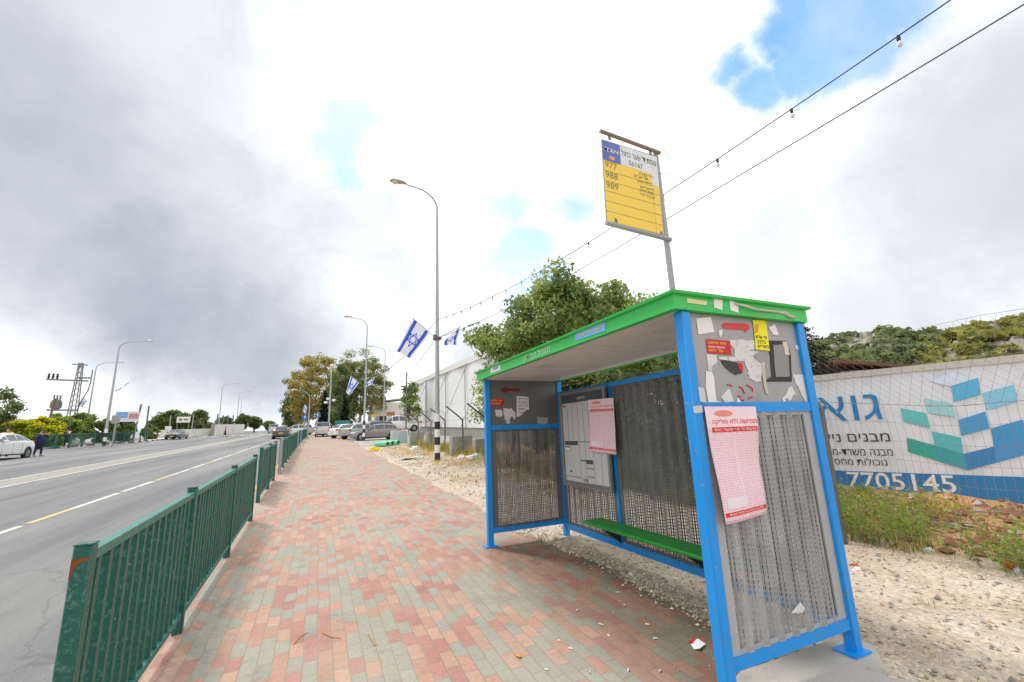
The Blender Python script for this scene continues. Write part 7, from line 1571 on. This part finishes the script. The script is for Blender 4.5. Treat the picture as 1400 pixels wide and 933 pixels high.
def person(label, pos, heading, h, arms='down', top=cl_navy, legs=cl_jean, stout=1., hat=False, coat=False, skirt=False, beard=False, group='people across the road', step=.12, shoe=shoe_m, shirt=None):
    k = h/1.75; t = thing('person', label, 'person', pos, 0, group)
    t.matrix_basis = Matrix.Translation(V(pos)) @ Matrix.Rotation(heading, 4, 'Z') @ Matrix.Scale(k, 4)   # faces +X
    w_ = stout
    J = dict(pel=(0,0,.95), sp=(0,0,1.12), ch=(.01,0,1.33), nk=(0,0,1.50), hd0=(.015,0,1.58), hd=(.03,0,1.66), hd2=(.02,0,1.73))
    for s, n_ in ((1, 'l'), (-1, 'r')):
        J['hip'+n_] = (0, s*.10, .92); J['kn'+n_] = (s*step*.6+.02, s*.11, .50); J['an'+n_] = (s*step-.02, s*.115, .09); J['toe'+n_] = (s*step+.13, s*.13, .04)
        J['sh'+n_] = (0, s*.19*w_**.5, 1.42)
        if arms == 'down': J['el'+n_] = (-.02, s*.27*w_, 1.14); J['wr'+n_] = (.05, s*.29*w_, .90); J['ha'+n_] = (.08, s*.29*w_, .80)
        elif arms == 'phone': J['el'+n_] = (.16, s*.27*w_, 1.22); J['wr'+n_] = (.32, s*.12, 1.42); J['ha'+n_] = (.36, s*.06, 1.50)
        elif arms == 'fold': J['el'+n_] = (.08, s*.28*w_, 1.15); J['wr'+n_] = (.27, s*.10, 1.12); J['ha'+n_] = (.29, s*.02, 1.14)
    names = list(J); ix = {n_: i for i, n_ in enumerate(names)}
    E_ = [('pel','sp'),('sp','ch'),('ch','nk'),('nk','hd0'),('hd0','hd'),('hd','hd2')]
    for n_ in 'lr': E_ += [('pel','hip'+n_),('hip'+n_,'kn'+n_),('kn'+n_,'an'+n_),('an'+n_,'toe'+n_),('ch','sh'+n_),('sh'+n_,'el'+n_),('el'+n_,'wr'+n_),('wr'+n_,'ha'+n_)]
    RD = dict(pel=.13*w_, sp=.12*w_, ch=.135*w_, nk=.055, hd0=.065, hd=.095, hd2=.075, hip=.09*w_**.5, kn=.06, an=.04, toe=.035, sh=.06, el=.042, wr=.028, ha=.03)
    rad = lambda n_, x=0., f_=1.: (RD[n_] if n_ in RD else RD[n_[:-1]])*f_+x
    body = skin_mesh('body', [J[n_] for n_ in names], [(ix[a], ix[b_]) for a, b_ in E_], [rad(n_) for n_ in names], skin, t)
    def garment(nm, keys, m, x, over={}):
        ks = [q for q in names if q in keys]; jj = [over.get(q, J[q]) for q in ks]; id_ = {q: i for i, q in enumerate(ks)}; ee = [(id_[a], id_[b_]) for a, b_ in E_ if a in id_ and b_ in id_]
        return skin_mesh(nm, jj, ee, [rad(q, x) for q in ks], m, t)
    def mid(a, b_, f_): return tuple(J[a][i]*(1-f_)+J[b_][i]*f_ for i in range(3))
    garment('jacket' if coat else 'shirt', ('pel','sp','ch','shl','shr','ell','elr','wrl','wrr'), top, .022)
    if skirt or coat:
        g_ = MB(); zb_ = .52 if coat else .35; g_.lathe([(.155*w_+.0,1.18),(.18*w_,.98),(.20*w_,.8),(.23*w_,zb_),(.20*w_,zb_),(.12,.95)], (0,0,0), 16); g_.v = [(x*.8, y, z) for x, y, z in g_.v]; g_.build('coat_skirt' if coat else 'skirt', top if coat else legs, t, smooth=True, local=True)
    if not skirt: garment('trousers', ('pel','hipl','hipr','knl','knr','anl','anr'), legs, .018)
    for n_ in 'lr':
        g_ = MB(); a = V(J['an'+n_]); b_ = V(J['toe'+n_]); g_.tube([V((a.x-.07, a.y, .045)), V((a.x, a.y, .06)), V((b_.x, b_.y, .045)), V((b_.x+.05, b_.y, .03))], [.035,.052,.045,.02], 8); g_.build('shoe', shoe, t, smooth=True, local=True)
    if beard: g_ = MB(); g_.lathe([(.02,1.46),(.06,1.50),(.075,1.57),(.06,1.62)], (.055,0,0), 10); g_.build('beard', hair_m, t, smooth=True, local=True)
    g_ = MB(); g_.lathe([(.104,1.64),(.112,1.70),(.098,1.76),(.06,1.795),(.01,1.805)], (-.012,0,0), 14); g_.build('hair', hair_m, t, smooth=True, local=True)
    g_ = MB()
    for s in (1,-1): g_.lathe([(.004,-.006),(.011,0),(.004,.006)], (.118, s*.035, 1.675), 8)
    g_.build('eyes', dark, body, local=True)
    g_ = MB(); g_.slab([(.118,-.013,1.63),(.118,.013,1.63),(.118,.004,1.67),(.118,-.004,1.67)], .02, (1,0,0)); g_.build('nose', skin, body, local=True)
    if hat: g_ = MB(); g_.lathe([(.0,1.905),(.08,1.90),(.098,1.885),(.105,1.765),(.19,1.76),(.195,1.748),(.10,1.742)], (0,0,0), 20); g_.build('hat', cl_black, t, smooth=True, local=True)
    if shirt: g_ = MB(); g_.slab([(.145*w_,-.05,1.20),(.145*w_,.05,1.20),(.125*w_,.06,1.44),(.125*w_,-.06,1.44)], .02, (1,0,0)); g_.build('shirt_front', shirt, t, local=True)
    return t
p = gp(46.5, 624, -.12)
person('stout person in dark navy clothes holding a phone up beside the white saloon', V((p.x+.15, p.y, road_z(p.y))), R_(-35), 1.72, 'phone', cl_navy, cl_jean, 1.35)
p = gp(91, 609.5)*.93; p.z = street(p.y)
person('bearded person in black coat and brimmed hat walking behind the railing', p, R_(-50), 1.80, 'down', cl_black, cl_black, 1.1, hat=True, coat=True, beard=True, shirt=cl_white)
p = at_d(11, 43, off=-.02)
person('person in a yellow shirt standing behind the white saloon', p, R_(-60), 1.80, 'down', cl_yel, cl_jean, 1.15)
p = at_d(308, 86, off=-.12)
person('person in a pink top and black skirt crossing the road', p, R_(180), 1.62, 'down', cl_pink, cl_black, 1., skirt=True, step=.25, shoe=cl_black)
p = gp(99, 609)*.93; p.z = street(p.y); lump('shopping_bag', 'pale grey carrier bag beside the bearded person behind the railing', 'bag', p+V((.2,0,.25)), (.3,.2,.42), bagw, 22)
